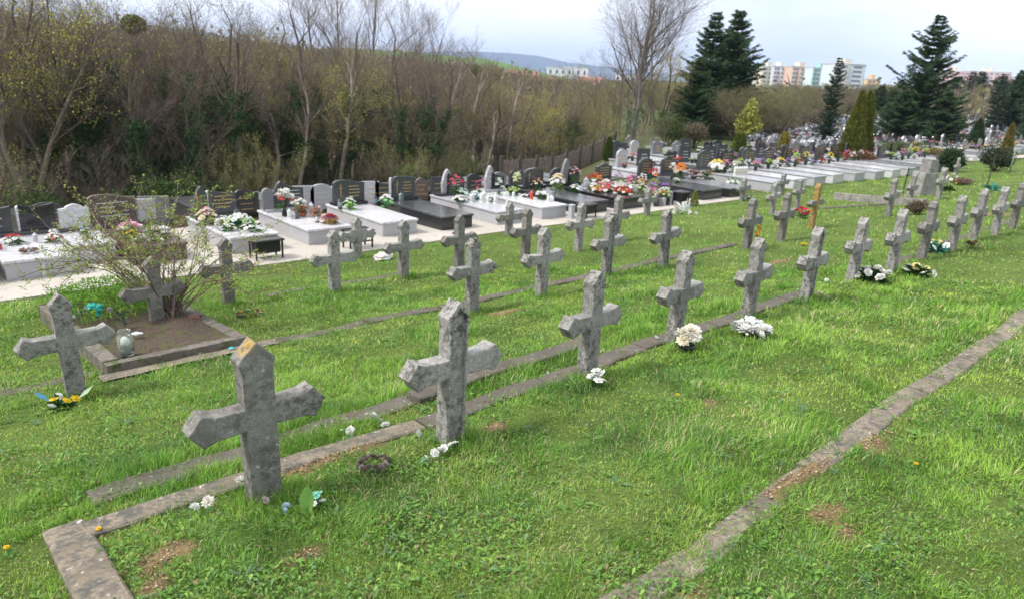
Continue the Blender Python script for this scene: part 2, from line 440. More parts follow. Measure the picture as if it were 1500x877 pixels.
# ================================================================== PLANTER with rose bush
M_SOIL = None
m, t, b = new_mat('leaf_litter_soil')
cc = mixc(t, noise_fac(t, 40, 0.35, 0.65, detail=6, rough=0.7), (0.045, 0.03, 0.02), (0.165, 0.118, 0.085))
cc = mixc(t, noise_fac(t, 9, 0.52, 0.62, detail=5, seed=3), cc, (0.10, 0.11, 0.03))
t.links.new(cc, b.inputs['Base Color']); b.inputs['Roughness'].default_value = 1.0
add_bump(t, b, noise_fac(t, 90, 0.2, 0.8, detail=6, rough=0.8), 1.0, 0.015)
M_SOIL = m
P0, P1, PF, PB = 1.27, 2.42, 5.84, 8.35
def ptop(y): return np.interp(y, [5.8, 8.4], [-0.345, -0.55])
pl = empty('grave_bed', (0, 0, 0), label='raised concrete-edged grave bed of bare soil with the rose bush growing in it', cat='grave bed')
def pbeam(name, x0, x1, y0, y1, mat, dz=0.0, par=pl):
    mb_ = MB(); vs = []
    L = max(2, int(max(x1 - x0, y1 - y0) / 0.12)); alongx = (x1 - x0) > (y1 - y0)
    for i in range(L + 1):
        u = i / L
        for k in range(4):
            if alongx: x = x0 + (x1 - x0) * u; y = (y0, y0, y1, y1)[k]
            else: y = y0 + (y1 - y0) * u; x = (x0, x0, x1, x1)[k]
            z = ptop(y) + dz + rnd.uniform(-.004, .004) if k in (1, 2) else gz(x, y) - 0.08
            if k in (1, 2): (x, y) = (x + rnd.uniform(-.004, .004), y + rnd.uniform(-.004, .004))
            vs.append((x, y, z))
    fs = []
    for i in range(L):
        for k in range(3): fs.append((i * 4 + k, i * 4 + k + 4, i * 4 + k + 5, i * 4 + k + 1) if alongx else (i * 4 + k, i * 4 + k + 1, i * 4 + k + 5, i * 4 + k + 4))
    fs += [(0, 1, 2, 3), (L * 4 + 3, L * 4 + 2, L * 4 + 1, L * 4)]
    mb_.add(vs, fs); return mb_.build(name, mat, par, bevel=0.006)
M_PLK = concrete('bed_edging', (0.15, 0.125, 0.105), (0.27, 0.235, 0.20), orange=0.8, moss=0.48, scale=0.8)
pbeam('edging', P0, P1, PF, PF + 0.11, M_PLK)
pbeam('edging', P0 + .003, P0 + 0.12, PF + 0.113, PB, M_PLK)
pbeam('edging', P1 - 0.11, P1 - .003, PF + 0.113, PB - .3, M_PLK, -0.01)
fo = MB(); n = 12                                              # footing strip in front
vs = []
for i in range(n + 1):
    x = 1.2 + (2.62 - 1.2) * i / n
    for y in (5.66, 5.836):
        vs.append((x, y, gz(x, y) + 0.022 + rnd.uniform(-.004, .004)))
fo.add(vs, [(i * 2, i * 2 + 2, i * 2 + 3, i * 2 + 1) for i in range(n)]); fo.build('footing', M_KERB, pl)
n = 26; sx_ = np.linspace(P0 + .1, P1 - .1, n); sy_ = np.linspace(PF + .1, PB, 40)
SX, SY = np.meshgrid(sx_, sy_)
SZ = ptop(SY) - 0.022 + (fbm(SX * 5, SY * 5) - .4) * 0.05 + (fbm(SX * 22, SY * 22) - .5) * 0.02
SZ += 0.07 * np.exp(-((SX - 2.1) ** 2 + (SY - 6.85) ** 2) / 0.06)
ii = np.arange(n * 40).reshape(40, n)
link('soil', np_mesh('soil', np.stack([SX, SY, SZ], -1).reshape(-1, 3), np.stack([ii[:-1, :-1], ii[:-1, 1:], ii[1:, 1:], ii[1:, :-1]], -1).reshape(-1, 4), None, M_SOIL, True), pl)

# ================================================================== GRASS (one mesh of blades, clover and small leaves)
def on_hard(x, y):
    """1 where kerbs, bed, path keep grass off"""
    h = np.zeros_like(x)
    def band(c_, w, a_, b_): return (np.abs(y - c_) < w) & (x > a_) & (x < b_)
    edge = (fbm(x * 7, y * 7) - 0.5) * 0.10
    h = np.where(band(1.262 - .008 * x, 0.055 + edge * 1.0 - .004 * np.clip(x - 3, 0, 9) , 0.3, 14), 1, h)
    h = np.where(band(3.20 - .04 * (x - .4), 0.045 + edge * .8, 0.3, 2.3), 1, h)
    h = np.where(band(3.12 - .03 * (x - 2.3), 0.05 + edge * .9, 2.3, 7.0), 1, h)
    h = np.where(band(3.53, 0.045 + edge * 1.0, 0.8, 2.5), 1, h)
    h = np.where(band(3.49, 0.07, 2.5, 4.25), 1, h)
    h = np.where(band(5.82 - .09 * (x - 2.5), 0.03 + edge * .9, 2.5, 4.4), 1, h)
    h = np.where(band(5.6, 0.035 + edge * .9, 4.4, 9.9), 1, h)
    h = np.where(band(7.68, 0.03 + edge * .5, 3.4, 5.3), 1, h)
    h = np.where((np.abs(x - .45) < 0.08 + edge * .3) & (y > 1.3) & (y < 3.3), 1, h)
    over = (fbm(x * 2.6 + 3, y * 2.6 + 40) > .60) | ((fbm(x * 6 + 31, y * 6) > .56) & (R.random(x.shape) < .6)) if x.size > 1 else np.zeros(x.shape, bool)
    h = np.where(over & (y < 7.9), 0, h)
    h = np.where((x > P0 - .02) & (x < P1 + .0) & (y > 5.8) & (y < PB), 1, h)
    h = np.where((x > 1.2) & (x < 2.62) & (y > 5.66) & (y < 5.85) & (fbm(x * 9, y * 9) > .42), 1, h)
    pe = 9.50 - 0.018 * np.maximum(0, x - 4) - np.maximum(0, x - 15) * .02
    h = np.where((y > pe + edge * .6) & (x < 18), 1, h)
    h = np.where((y > 9.9 + 0 * x), 1, h)
    return h
CROSSES = []     # filled below, needed for longer grass at their feet
A_ROW = [(1.24, 2.93), (2.29, 2.81), (3.62, 2.94), (4.77, 3.0), (5.86, 2.94), (6.88, 2.87), (8.14, 2.93), (8.96, 2.8), (10.22, 2.86), (11.16, 2.78), (12.40, 2.84), (13.16, 2.74), (14.21, 2.74)]
B_ROW = [(0.98, 5.47), (4.58, 5.33), (5.57, 5.29), (6.92, 5.46), (7.92, 5.29), (9.89, 5.16), (11.06, 5.20), (12.84, 5.5), (15.38, 5.08), (18.28, 5.64), (20.03, 5.55)]
C_ROW = [(1.98, 6.91), (2.94, 7.6), (4.09, 7.29), (5.18, 7.43), (6.05, 7.35), (7.20, 7.22), (8.25, 7.11), (9.54, 7.4), (14.66, 7.19), (16.29, 7.41)]
D_ROW = [(5.55, 9.19), (8.67, 9.15), (12.73, 9.08), (16.78, 9.08), (19.11, 9.19)]
ALLX = np.array(A_ROW + B_ROW + C_ROW + D_ROW)
PAL = np.array([[0.115, 0.245, 0.030], [0.170, 0.320, 0.042], [0.235, 0.385, 0.055], [0.310, 0.400, 0.070], [0.075, 0.170, 0.032], [0.140, 0.245, 0.085], [0.48, 0.42, 0.23]])
def grass_points(n, rmin, rmax, p=1.75, az0=-4, az1=92):
    u = R.random(n); e_ = 2 - p
    r = (rmin ** e_ + u * (rmax ** e_ - rmin ** e_)) ** (1 / e_)
    az = np.radians(R.uniform(az0, az1, n))
    return r * np.sin(az), r * np.cos(az), r
def make_blades(n, rmin, rmax, p):
    x, y, r = grass_points(n, rmin, rmax, p)
    long_n = fbm(x * 1.6 + 9, y * 1.6 + 3); med_n = fbm(x * 5 + 3, y * 5 + 8)
    keep = (on_hard(x, y) < 0.5) & (R.random(n) > soil_mask(x, y) * 0.86) & (y > -2.5)
    # clumping: drop blades in thin places
    keep &= R.random(n) < 0.58 + 1.3 * np.clip(med_n - 0.25, 0, 1)
    keep &= ~((x > 17.8) & (x < 19) & (y > 5.1) & (y < 7.7) & (np.abs((y - 5.2) - (x - 17.9) * 2.4) < .12))
    x, y, r, long_n, med_n = [q[keep] for q in (x, y, r, long_n, med_n)]
    n = len(x)
    d = np.full(n, 9.0)
    for cx, cy in ALLX: d = np.minimum(d, np.hypot(x - cx, y - cy))
    tuft = np.exp(-(d / 0.16) ** 2)
    kerbd = np.minimum(np.minimum(np.abs(y - 1.45), np.abs(y - 3.36)), np.abs(y - 3.66))
    tuft = np.maximum(tuft, 0.65 * np.exp(-(kerbd / 0.09) ** 2) * (long_n > .42))
    L = 0.022 + 0.034 * sstep(0.42, 0.75, long_n) + 0.02 * sstep(.45, .75, med_n) + 0.055 * tuft
    L *= R.uniform(0.55, 1.35, n) * (1 + 0.012 * r)
    wdt = np.clip(0.0013 * r ** 0.85, 0.0024, 0.02) * R.uniform(0.7, 1.3, n)
    th = R.uniform(0, 2 * PI, n); lean = R.uniform(0.15, 1.15, n) * (1 - 0.35 * tuft)
    # neighbours lean alike
    wv = 2 * PI * fbm(x * 3.3 + 50, y * 3.3) * 2
    th = np.where(R.random(n) < 0.55, wv + R.normal(0, 0.6, n), th)
    dx, dy = np.cos(th) * lean, np.sin(th) * lean
    ta = th + PI / 2 + R.normal(0, .5, n); px, py = np.cos(ta), np.sin(ta)
    z = ground(x, y) + bump(x, y) - 0.004
    V = np.empty((n, 5, 3)); h1 = 0.5; up = 1 / np.sqrt(1 + 0.5 * lean ** 2)
    for k, (s_, tt, ww) in enumerate(((-1, 0, 1), (1, 0, 1), (-1, h1, .75), (1, h1, .75), (0, 1, 0))):
        bend = tt ** 1.7
        V[:, k, 0] = x + px * wdt * ww * s_ * .5 + dx * L * bend
        V[:, k, 1] = y + py * wdt * ww * s_ * .5 + dy * L * bend
        V[:, k, 2] = z + L * up * (tt - 0.28 * lean * tt ** 2.2)
    base = np.arange(n)[:, None] * 5
    F = np.concatenate([base + [0, 1, 2], base + [1, 3, 2], base + [2, 3, 4]], 1).reshape(-1, 3)
    # colour: patches of yellow-green moss-grass, fresh green, darker long tufts
    cn = fbm(x * 2.4 + 70, y * 2.4 + 11, 4) + R.normal(0, 0.10, n)
    q = np.clip((cn - 0.27) / 0.5, 0, 0.999)
    idx = np.digitize(q, [0.10, 0.36, 0.68])
    ramp = np.array([4, 0, 1, 2])[idx]
    ramp = np.where((long_n < 0.42) & (R.random(n) < .45), 3, ramp)
    ramp = np.where((R.random(n) < .07), 5, ramp)
    ramp = np.where((R.random(n) < .05 + .12 * (fbm(x * 1.1 + 5, y * 1.1 + 9) > .6)), 6, ramp)
    ramp = np.where((tuft > .35) & (R.random(n) < .7), np.where(R.random(n) < .5, 0, 1), ramp)
    c = PAL[ramp] * R.uniform(0.7, 1.45, (n, 1)) * (1.10, 1.10, 1.16)
    C = np.repeat(c[:, None, :], 5, 1)
    return V.reshape(-1, 3), F, C.reshape(-1, 3)
def make_leaves(n, rmin, rmax, p):
    """clover, dandelion and plantain leaves lying between the blades"""
    x, y, r = grass_points(n, rmin, rmax, p)
    pn = fbm(x * 3.1 + 20, y * 3.1 + 77)
    keep = (on_hard(x, y) < .5) & (R.random(n) > soil_mask(x, y) * .8) & (R.random(n) < sstep(.38, .62, pn) * .8 + .22) & (y > -2.5)
    x, y, r, pn = [q[keep] for q in (x, y, r, pn)]; n = len(x)
    th = R.uniform(0, 2 * PI, n); L = R.uniform(.008, .019, n) * (1 + .05 * r) * (1 + .5 * (pn > .6)); W = L * R.uniform(.3, .6, n)
    z = ground(x, y) + bump(x, y) + R.uniform(0.004, 0.03, n); ti = R.uniform(-.15, .75, n)
    cx, sx = np.cos(th), np.sin(th)
    V = np.empty((n, 4, 3))
    for k, (a_, b_) in enumerate(((0, 0), (.55, -.5), (1, 0), (.55, .5))):
        V[:, k, 0] = x + cx * L * a_ - sx * W * b_; V[:, k, 1] = y + sx * L * a_ + cx * W * b_
        V[:, k, 2] = z + L * a_ * ti - (0.25 * L if k in (1, 3) else 0) * -1
    base = np.arange(n)[:, None] * 4
    F = np.concatenate([base + [0, 1, 2], base + [0, 2, 3]], 1).reshape(-1, 3)
    pal = np.array([[.12, .26, .045], [.16, .31, .055], [.23, .36, .075], [.14, .25, .10], [.27, .21, .11]])
    c = pal[R.choice(5, n, p=[.28, .3, .2, .17, .05])] * R.uniform(.7, 1.25, (n, 1))
    return V.reshape(-1, 3), F, np.repeat(c[:, None], 4, 1).reshape(-1, 3)
def rosettes():
    """weed rosettes with long toothed leaves"""
    Vs, Fs, Cs = [], [], []; o = 0
    for _ in range(420):
        x, y, r = [q[0] for q in grass_points(1, 1.9, 9, 1.6, 5, 85)]
        if on_hard(np.array([x]), np.array([y]))[0] or y < -1: continue
        z = gz(x, y) + .008; sc = rnd.uniform(.5, 1.25); c0 = np.array(rnd.choice([(.10, .22, .045), (.14, .27, .06), (.11, .20, .09), (.17, .30, .06)]))
        for k in range(rnd.randint(6, 11)):
            th = rnd.uniform(0, 2 * PI); L = rnd.uniform(.03, .065) * sc; w = L * rnd.uniform(.16, .3); up = rnd.uniform(.1, .8)
            c_, s_ = math.cos(th), math.sin(th); pts = []
            for a_, b_ in ((0, .1), (0, -.1), (.35, -.6), (.35, .6), (.7, .9), (.7, -.9), (1, 0)):
                pts.append((x + c_ * L * a_ - s_ * w * b_ * .5, y + s_ * L * a_ + c_ * w * b_ * .5, z + L * up * (a_ - .55 * a_ * a_) + abs(b_) * w * .12))
            Vs += pts; Fs += [(o, o + 1, o + 2), (o, o + 2, o + 3), (o + 3, o + 2, o + 5), (o + 3, o + 5, o + 4), (o + 4, o + 5, o + 6)]; o += 7
            Cs += [tuple(c0 * rnd.uniform(.8, 1.2))] * 7
    return np.array(Vs), np.array(Fs), np.array(Cs)
parts = [make_blades(390000, 1.7, 9.5, 1.55), make_blades(150000, 6.0, 42, 1.6), make_leaves(120000, 1.8, 12, 1.45), rosettes()]
off = 0; Vv, Ff, Cc = [], [], []
for V_, F_, C_ in parts: Vv.append(V_); Ff.append(F_ + off); Cc.append(C_); off += len(V_)
g = link('grass', np_mesh('grass', np.concatenate(Vv), np.concatenate(Ff), np.concatenate(Cc), M_BLADE))
tag(g, 'short spring lawn grass with clover and weeds between the crosses', 'grass', kind='stuff')
del Vv, Ff, Cc, parts

# crumbs of dug soil, pebbles and dead leaves on the bare patches
def crumbs():
    ic = np.array([[0, 0, 1], [.9, 0, .2], [-.4, .8, .3], [-.5, -.7, .25], [.1, .1, -.6]]); icf = np.array([[0, 1, 2], [0, 2, 3], [0, 3, 1], [4, 2, 1], [4, 3, 2], [4, 1, 3]])
    P, S, C = [], [], []
    cols_ = np.array([(.38, .27, .15), (.30, .20, .11), (.22, .15, .09), (.44, .34, .22), (.16, .12, .08)])
    for sx, sy, rx, ry in SOIL:
        n = int(2600 * min(1, rx * ry / .03)) if sy < 5 else 150; x = sx + R.uniform(-1.3, 1.3, n) * rx; y = sy + R.uniform(-1.3, 1.3, n) * ry; k = soil_mask(x, y) > R.random(n) * .9; x, y = x[k], y[k]
        P.append(np.stack([x, y, ground(x, y) + bump(x, y) + .018], 1)); S.append(R.gamma(1.5, .0016, len(x)) + .001); C.append(cols_[R.integers(0, 5, len(x))])
    for n, lo, hi, sc, cc_ in ((5200, 1.8, 9, .0026, np.array([(.40, .36, .28), (.30, .22, .13), (.5, .46, .36)])),):      # litter all over the lawn
        x, y, r = grass_points(n, lo, hi, 1.5); k = on_hard(x, y) < .5; x, y, r = x[k], y[k], r[k]; P.append(np.stack([x, y, ground(x, y) + bump(x, y) + .008], 1)); S.append(R.uniform(.4, 1.6, len(x)) * sc * (1 + .12 * r)); C.append(cc_[R.integers(0, 3, len(x))])
    P, S, C = np.concatenate(P), np.concatenate(S), np.concatenate(C); n = len(P); th = R.uniform(0, 2 * PI, n); c_, s_ = np.cos(th)[:, None], np.sin(th)[:, None]; st_ = S[:, None]; sq = R.uniform(.6, 1.6, (n, 1))
    V = np.stack([P[:, 0:1] + (ic[None, :, 0] * c_ - ic[None, :, 1] * s_ * sq) * st_, P[:, 1:2] + (ic[None, :, 0] * s_ + ic[None, :, 1] * c_ * sq) * st_, P[:, 2:3] + ic[None, :, 2] * st_ * .8], -1)
    F = (np.arange(n)[:, None, None] * 5 + icf[None]).reshape(-1, 3)
    tag(link('soil_crumbs', np_mesh('soil_crumbs', V.reshape(-1, 3), F, np.repeat(C * R.uniform(.7, 1.2, (n, 1)), 5, 0), M_BARK)), 'crumbs of tan soil, pebbles and dead leaf bits on the lawn', 'soil', kind='stuff')
crumbs()

# ================================================================== STONE CROSSES
M_CROSS = [concrete('cross_concrete', (0.23, 0.224, 0.205), (0.42, 0.41, 0.385), orange=0.70, scale=1.0),
           concrete('cross_concrete_dark', (0.15, 0.145, 0.128), (0.34, 0.33, 0.30), orange=0.66, scale=1.15),
           concrete('cross_concrete_pale', (0.29, 0.282, 0.262), (0.48, 0.467, 0.44), orange=0.72, scale=0.9)]
# pale, orange-licheny top for the first cross
m = concrete('cross_concrete_lichen', (0.16, 0.155, 0.138), (0.37, 0.358, 0.325), orange=0.70, scale=1.05)
t = m.node_tree; b = t.nodes['Principled BSDF']
lnk = b.inputs['Base Color'].links[0]; src = lnk.from_socket
tcn = N(t, 'ShaderNodeTexCoord'); vm = N(t, 'ShaderNodeVectorMath', operation='DISTANCE'); vm.inputs[1].default_value = (-0.045, 0.0, 0.80)
t.links.new(tcn.outputs['Object'], vm.inputs[0])
r1 = N(t, 'ShaderNodeMapRange'); r1.inputs[1].default_value = .075; r1.inputs[2].default_value = .03; t.links.new(vm.outputs['Value'], r1.inputs[0])
k = N(t, 'ShaderNodeMath', operation='MULTIPLY'); t.links.new(r1.outputs[0], k.inputs[0]); t.links.new(noise_fac(t, 45, .42, .52, detail=5), k.inputs[1])
t.links.new(mixc(t, k.outputs[0], src, (0.48, 0.30, 0.045)), b.inputs['Base Color'])
M_CROSS.append(m)

def cross_outline(H=0.80, ac=0.445, aw=0.051, ar=0.312, sw=0.058, fl=0.024, tipx=0.060):
    zt = H - 0.082
    a_ = ar - tipx
    return [(-sw - .004, -0.12), (sw + .004, -0.12), (sw, ac - aw), (a_ - .055, ac - aw - .004), (a_, ac - aw - fl), (ar, ac), (a_, ac + aw + fl), (a_ - .055, ac + aw + .004), (sw, ac + aw),
            (sw, zt - .06), (sw + .013, zt), (0, H), (-sw - .013, zt), (-sw, zt - .06), (-sw, ac + aw), (-a_ + .055, ac + aw + .004), (-a_, ac + aw + fl), (-ar, ac), (-a_, ac - aw - fl), (-a_ + .055, ac - aw - .004), (-sw, ac - aw)]
def cross_mesh(name, mat, seed, voxel=0.0052, H=0.80, dep=0.094, proud=0.0, chip=0.0, chip_right=0.0, sw=0.058, plain_top=False):
    mb_ = MB(); o_ = cross_outline(H, ac=H * 0.556, sw=sw)
    if plain_top: o_[10] = (sw + .002, H - .07); o_[12] = (-sw - .002, H - .07)
    mb_.prism(o_, -dep / 2, dep / 2)
    if proud:
        mb_.prism([(-sw + .012, -0.12), (sw - .012, -0.12), (sw - .012, H - .09), (0, H - .03), (-sw + .012, H - .09)], -dep / 2 - proud, -dep / 2 + .02)
    me = mb_.mesh(name, mat)
    tmp = bpy.data.objects.new('tmp', me); COL.objects.link(tmp)
    rm = tmp.modifiers.new('r', 'REMESH'); rm.mode = 'SHARP'; rm.octree_depth = 7; rm.scale = 0.95; rm.sharpness = 1.0; rm.use_remove_disconnected = True
    dg = bpy.context.evaluated_depsgraph_get()
    out = bpy.data.meshes.new_from_object(tmp.evaluated_get(dg))
    bpy.data.objects.remove(tmp); bpy.data.meshes.remove(me)
    out.name = name; out.materials.clear(); out.materials.append(mat)
    n = len(out.vertices); co = np.empty(n * 3, np.float32); out.vertices.foreach_get('co', co); co = co.reshape(-1, 3)
    no = np.empty(n * 3, np.float32); out.vertices.foreach_get('normal', no); no = no.reshape(-1, 3)
    sv = Vector((seed * 3.7, seed * 1.3, seed * 5.1)); ar = 0.335
    for i in range(n):
        p = Vector(co[i]); d = mnoise.noise(p * 9 + sv) * .0018 + mnoise.noise(p * 34 + sv) * .0016
        edge = max(0.0, min(1.0, (max(abs(p.x) - .25, 0) + max(p.z - (H - .13), 0)) * 12))
        c_ = mnoise.noise(p * 17 + sv * 2)
        if c_ > .2: d -= (c_ - .2) * (.008 + .07 * chip * edge)
        if chip_right and p.x > .2: d -= max(0, mnoise.noise(p * 25 + sv)) * .05 * chip_right
        co[i] += no[i] * d
    out.vertices.foreach_set('co', co.ravel())
    out.polygons.foreach_set('use_smooth', np.ones(len(out.polygons), bool)); out.update()
    return out
def crisp_cross(mat, k, H=.80, sw=.058):
    """plain bevelled casting for crosses standing farther off"""
    rk = random.Random(k); o_ = cross_outline(H, ac=H * .556, sw=sw, fl=.030, tipx=.058); q_ = MB()
    o_ = [(x + rk.uniform(-.004, .004), z + rk.uniform(-.004, .004)) for x, z in o_]; q_.prism(o_, -.05, .05)
    if k % 2: q_.prism([(-sw + .014, -.12), (sw - .014, -.12), (sw - .014, H - .10), (0, H - .04), (-sw + .014, H - .10)], -.062, -.0495)
    return q_.mesh('stone_cross', mat)
FARX = [crisp_cross(M_CROSS[(0, 2, 0, 1, 2, 0, 2, 1)[k]], k, sw=.054 + .003 * (k % 3)) for k in range(8)]
SMALLX = [cross_mesh('stone_cross', M_CROSS[0], 50 + k, 0.013, H=0.60, sw=0.055) for k in range(2)]
_seed = [0]
def cross(x, y, label, me=None, mat=0, lean=(0, 0), rz=0.0, dz=0.0, plaque=False, group='old stone crosses in the lawn', scale=1.0, name='stone_cross', **kw):
    _seed[0] += 1
    if me is None: me = cross_mesh('stone_cross', M_CROSS[mat], _seed[0], **kw)
    o = link(name, me, None, (x, y, gz(x, y) + dz)); o.rotation_euler = (lean[0], lean[1], rz); o.scale = (scale, scale, scale)
    if me in FARX: b_ = o.modifiers.new('bevel', 'BEVEL'); b_.width = .006; b_.segments = 2; b_.limit_method = 'ANGLE'
    tag(o, label, 'cross', group)
    if plaque:
        q = MB(); hz = 0.445; q.box(-.105, .105, -.064, -.042, hz - .052, hz + .052)
        q.box(-.085, .085, -.0665, -.0638, hz + .022, hz + .026); q.box(-.08, .07, -.0665, -.0638, hz - .002, hz + .002); q.box(-.085, .08, -.0665, -.0638, hz - .028, hz - .024)
        q.build('plaque', M_CROSS[1 if mat == 0 else 0], o, bevel=.003)
    return o
D = math.radians
AL = ["nearest stone cross with orange lichen on its pointed top",
      "second stone cross of the front row, pale lower shaft, fallen white lilies before it",
      "leaning grey cross of the front row with small white orchids hanging at its foot",
      "front row stone cross standing behind the cream chrysanthemums",
      "front row stone cross standing behind the heap of white peonies",
      "front row cross with only faded petals beside it, no bouquet",
      "front row cross with white chrysanthemums in dark green leaves at its base",
      "front row cross behind the round yellow and white bouquet",
      "front row cross with teal ribbon and yellow roses at its foot",
      "front row cross just left of the brown pine cones on the grass",
      "front row cross just right of the brown pine cones on the grass",
      "next to last visible cross of the front row, at the right edge",
      "last visible cross of the front row, cut by the right edge"]
akw = [dict(sw=.068, mat=3, lean=(0, D(-1.2)), rz=D(-2), chip=.5), dict(mat=2, proud=.014, lean=(0, D(0.3)), chip=.6), dict(mat=0, proud=0, lean=(D(-1), D(1.2)), rz=D(3)), dict(mat=0, plaque=True, lean=(0, D(3.2)), rz=D(3)),
       dict(mat=0, plaque=True, lean=(0, D(0)), rz=D(2)), dict(mat=2, proud=.012, plaque=True, lean=(0, D(1.5)), rz=D(2), voxel=.011), dict(me=FARX[1], lean=(0, D(3))), dict(me=FARX[4], lean=(0, D(1))), dict(me=FARX[3], lean=(0, D(.8))),
       dict(me=FARX[2], lean=(0, D(-.5))), dict(me=FARX[5], lean=(0, D(1.4))), dict(me=FARX[6], lean=(0, D(-.8))), dict(me=FARX[7], lean=(0, D(1)))]
HA = [.83, .845, .79, .78, .765, .765, .74, .77, .765, .775, .77, .775, .77]
for (x, y), l, kw, h in zip(A_ROW, AL, akw, HA): cross(x, y, l, scale=h / .80, **kw)
BL = ["stone cross at the left edge with yellow and blue artificial flowers at its foot", "badly chipped second row cross with a crumbling top and right arm",
      "intact cross of the second row, right of the chipped one", "second row cross behind and left of the leaning front row cross", "second row cross with a raised plaque, at the end of the thin kerb",
      "second row cross hung with an orange flower garland", "leaning second row cross right of the orange garland cross", "", "second row cross at the left end of the low concrete wall",
      "cross behind the dry brown shrub, white ribbon on its arm", "second row cross in front of the big grey stone pillar's right side"]
bkw = [dict(mat=0, lean=(0, D(-2.2)), rz=D(-3), chip=.4), dict(mat=0, chip=2.2, chip_right=1.0, lean=(0, D(-1))), dict(mat=2, proud=0, lean=(0, D(-1.0))), dict(mat=0, proud=.01, lean=(0, D(-1))), dict(mat=0, plaque=True, lean=(0, D(-4.2)), proud=.012),
       dict(mat=1, lean=(0, D(-.8)), voxel=.011), dict(me=FARX[3], lean=(0, 0), plaque=False), None, dict(me=FARX[2], lean=(0, D(-2))), dict(me=FARX[0], scale=.92), dict(me=FARX[1], lean=(0, D(1)))]
for (x, y), l, kw in zip(B_ROW, BL, bkw):
    if kw: cross(x, y, l, **{**dict(scale=.79 / .80), **kw})
# cross with a mustard yellow shaft and a dark grey cross-arm
M_MUST = concrete('mustard_lichen_concrete', (0.42, 0.25, 0.05), (0.50, 0.31, 0.07), orange=0.9)
yx = empty('painted_cross', (12.84, 5.5, gz(12.84, 5.5)), D(4), 'mustard yellow cross shaft with a dark grey cross-arm', 'cross', 'old stone crosses in the lawn')
q = MB(); q.prism([(-.062, -.12), (.062, -.12), (.06, .76), (0, .83), (-.06, .76)], -.045, .045); q.build('shaft', M_MUST, yx, bevel=.006)
for s_ in (-1, 1):
    q = MB(); q.prism([(s_ * .062, .43), (s_ * .27, .43), (s_ * .33, .48), (s_ * .27, .53), (s_ * .062, .53)][::s_], -.043, .043); q.build('cross_arm', M_CROSS[1], yx, bevel=.008)
CL = ["cross half hidden inside the rose bush", "cross just right of the rose bush, above the red and orange wreath", "third row cross in front of the blocky small cross and the left pot grave", "third row cross right of the crumpled plastic bag",
      "third row cross half hidden behind the chipped cross", "third row cross left of the black granite slab corner, mid lawn", "third row cross with a black folded chair behind it", "third row cross nearest the flower covered grave, its foot hidden",
      "distant third row cross left of the red lawn flowers", "distant third row cross directly left of the mustard cross"]
ckw = [dict(mat=1, chip=1.0), dict(mat=1), dict(mat=2), dict(mat=0, lean=(0, D(-.5))), dict(mat=1, lean=(0, D(-1)), voxel=.011), dict(me=FARX[7]), dict(me=FARX[6], lean=(0, D(1))), dict(me=FARX[5]), dict(me=FARX[4], lean=(0, D(-4)), scale=.9), dict(me=FARX[2], scale=.87)]
for (x, y), l, kw in zip(C_ROW, CL, ckw): cross(x, y, l, **{**dict(scale=.78 / .80), **kw})
# fourth row: small, blunt crosses at the edge of the lawn
DL = ["small blocky cross with a square panel, beside the plastic bag", "small cross in front of the grey marble grave with many vases", "small cross next to the crowded flower display",
      "small cross with a white and green bouquet before the black slab", "small distant cross with white paper flowers, left of the mustard cross"]
for k, ((x, y), l) in enumerate(zip(D_ROW, DL)):
    if k == 0:
        o = link('stone_cross', cross_mesh('stone_cross', M_CROSS[2], 60, .012, H=.62, sw=.058), None, (x, y, gz(x, y))); tag(o, l, 'cross', 'old stone crosses in the lawn')
        q = MB(); q.box(-.14, .14, -.062, -.04, .25, .44); q.build('panel', M_CROSS[2], o, bevel=.006)
    else: cross(x, y, l, me=SMALLX[k % 2], lean=(0, D(rnd.uniform(-2, 1))))
cross(22.9, 6.3, "distant cross hung with white and yellow flowers, right edge beyond the front row", me=FARX[2], scale=.8, lean=(0, D(4)))
cross(28.94, 7.64, "plain distant stone cross right of the big grey pillar", me=FARX[0], scale=.9)
M_IRON = plain('dark_iron', (0.035, 0.033, 0.032), .5, .4)
M_BLACK = plain('black_metal', (0.012, 0.012, 0.013), .35, .5)
for (x, y, h, nm, l) in ((24.0, 5.47, .95, 'iron_cross', 'thin dark iron cross standing alone on the far lawn'), (21.2, 6.75, .72, 'iron_cross', 'slim rusty dark cross left of the big grey pillar')):
    q = MB(); q.box(-.018, .018, -.012, .012, -.1, h); q.box(-.11, -.02, -.01, .01, h * .70, h * .70 + .034); q.box(.02, .11, -.01, .01, h * .70, h * .70 + .034)
    o = q.build(nm, M_IRON, None, (x, y, gz(x, y)), bevel=.003); o.rotation_euler = (0, D(4), 0); tag(o, l, 'cross')
# big stone pillar monument
mo = empty('stone_pillar', (21.0, 6.25, gz(21.0, 6.25)), D(-25), 'big grey concrete pillar monument behind the low wall', 'monument')
q = MB(); q.prism([(-.34, -.1), (.36, -.1), (.30, .72), (-.26, .72)], -.26, .26); q.build('pedestal', M_CROSS[2], mo, bevel=.01)
q = MB(); q.prism([(-.05, .723), (.29, .723), (.25, 1.12), (-.04, 1.12)], -.2, .2); q.build('shaft', M_CROSS[0], mo, bevel=.01); mo.scale = (.8, .8, .86)

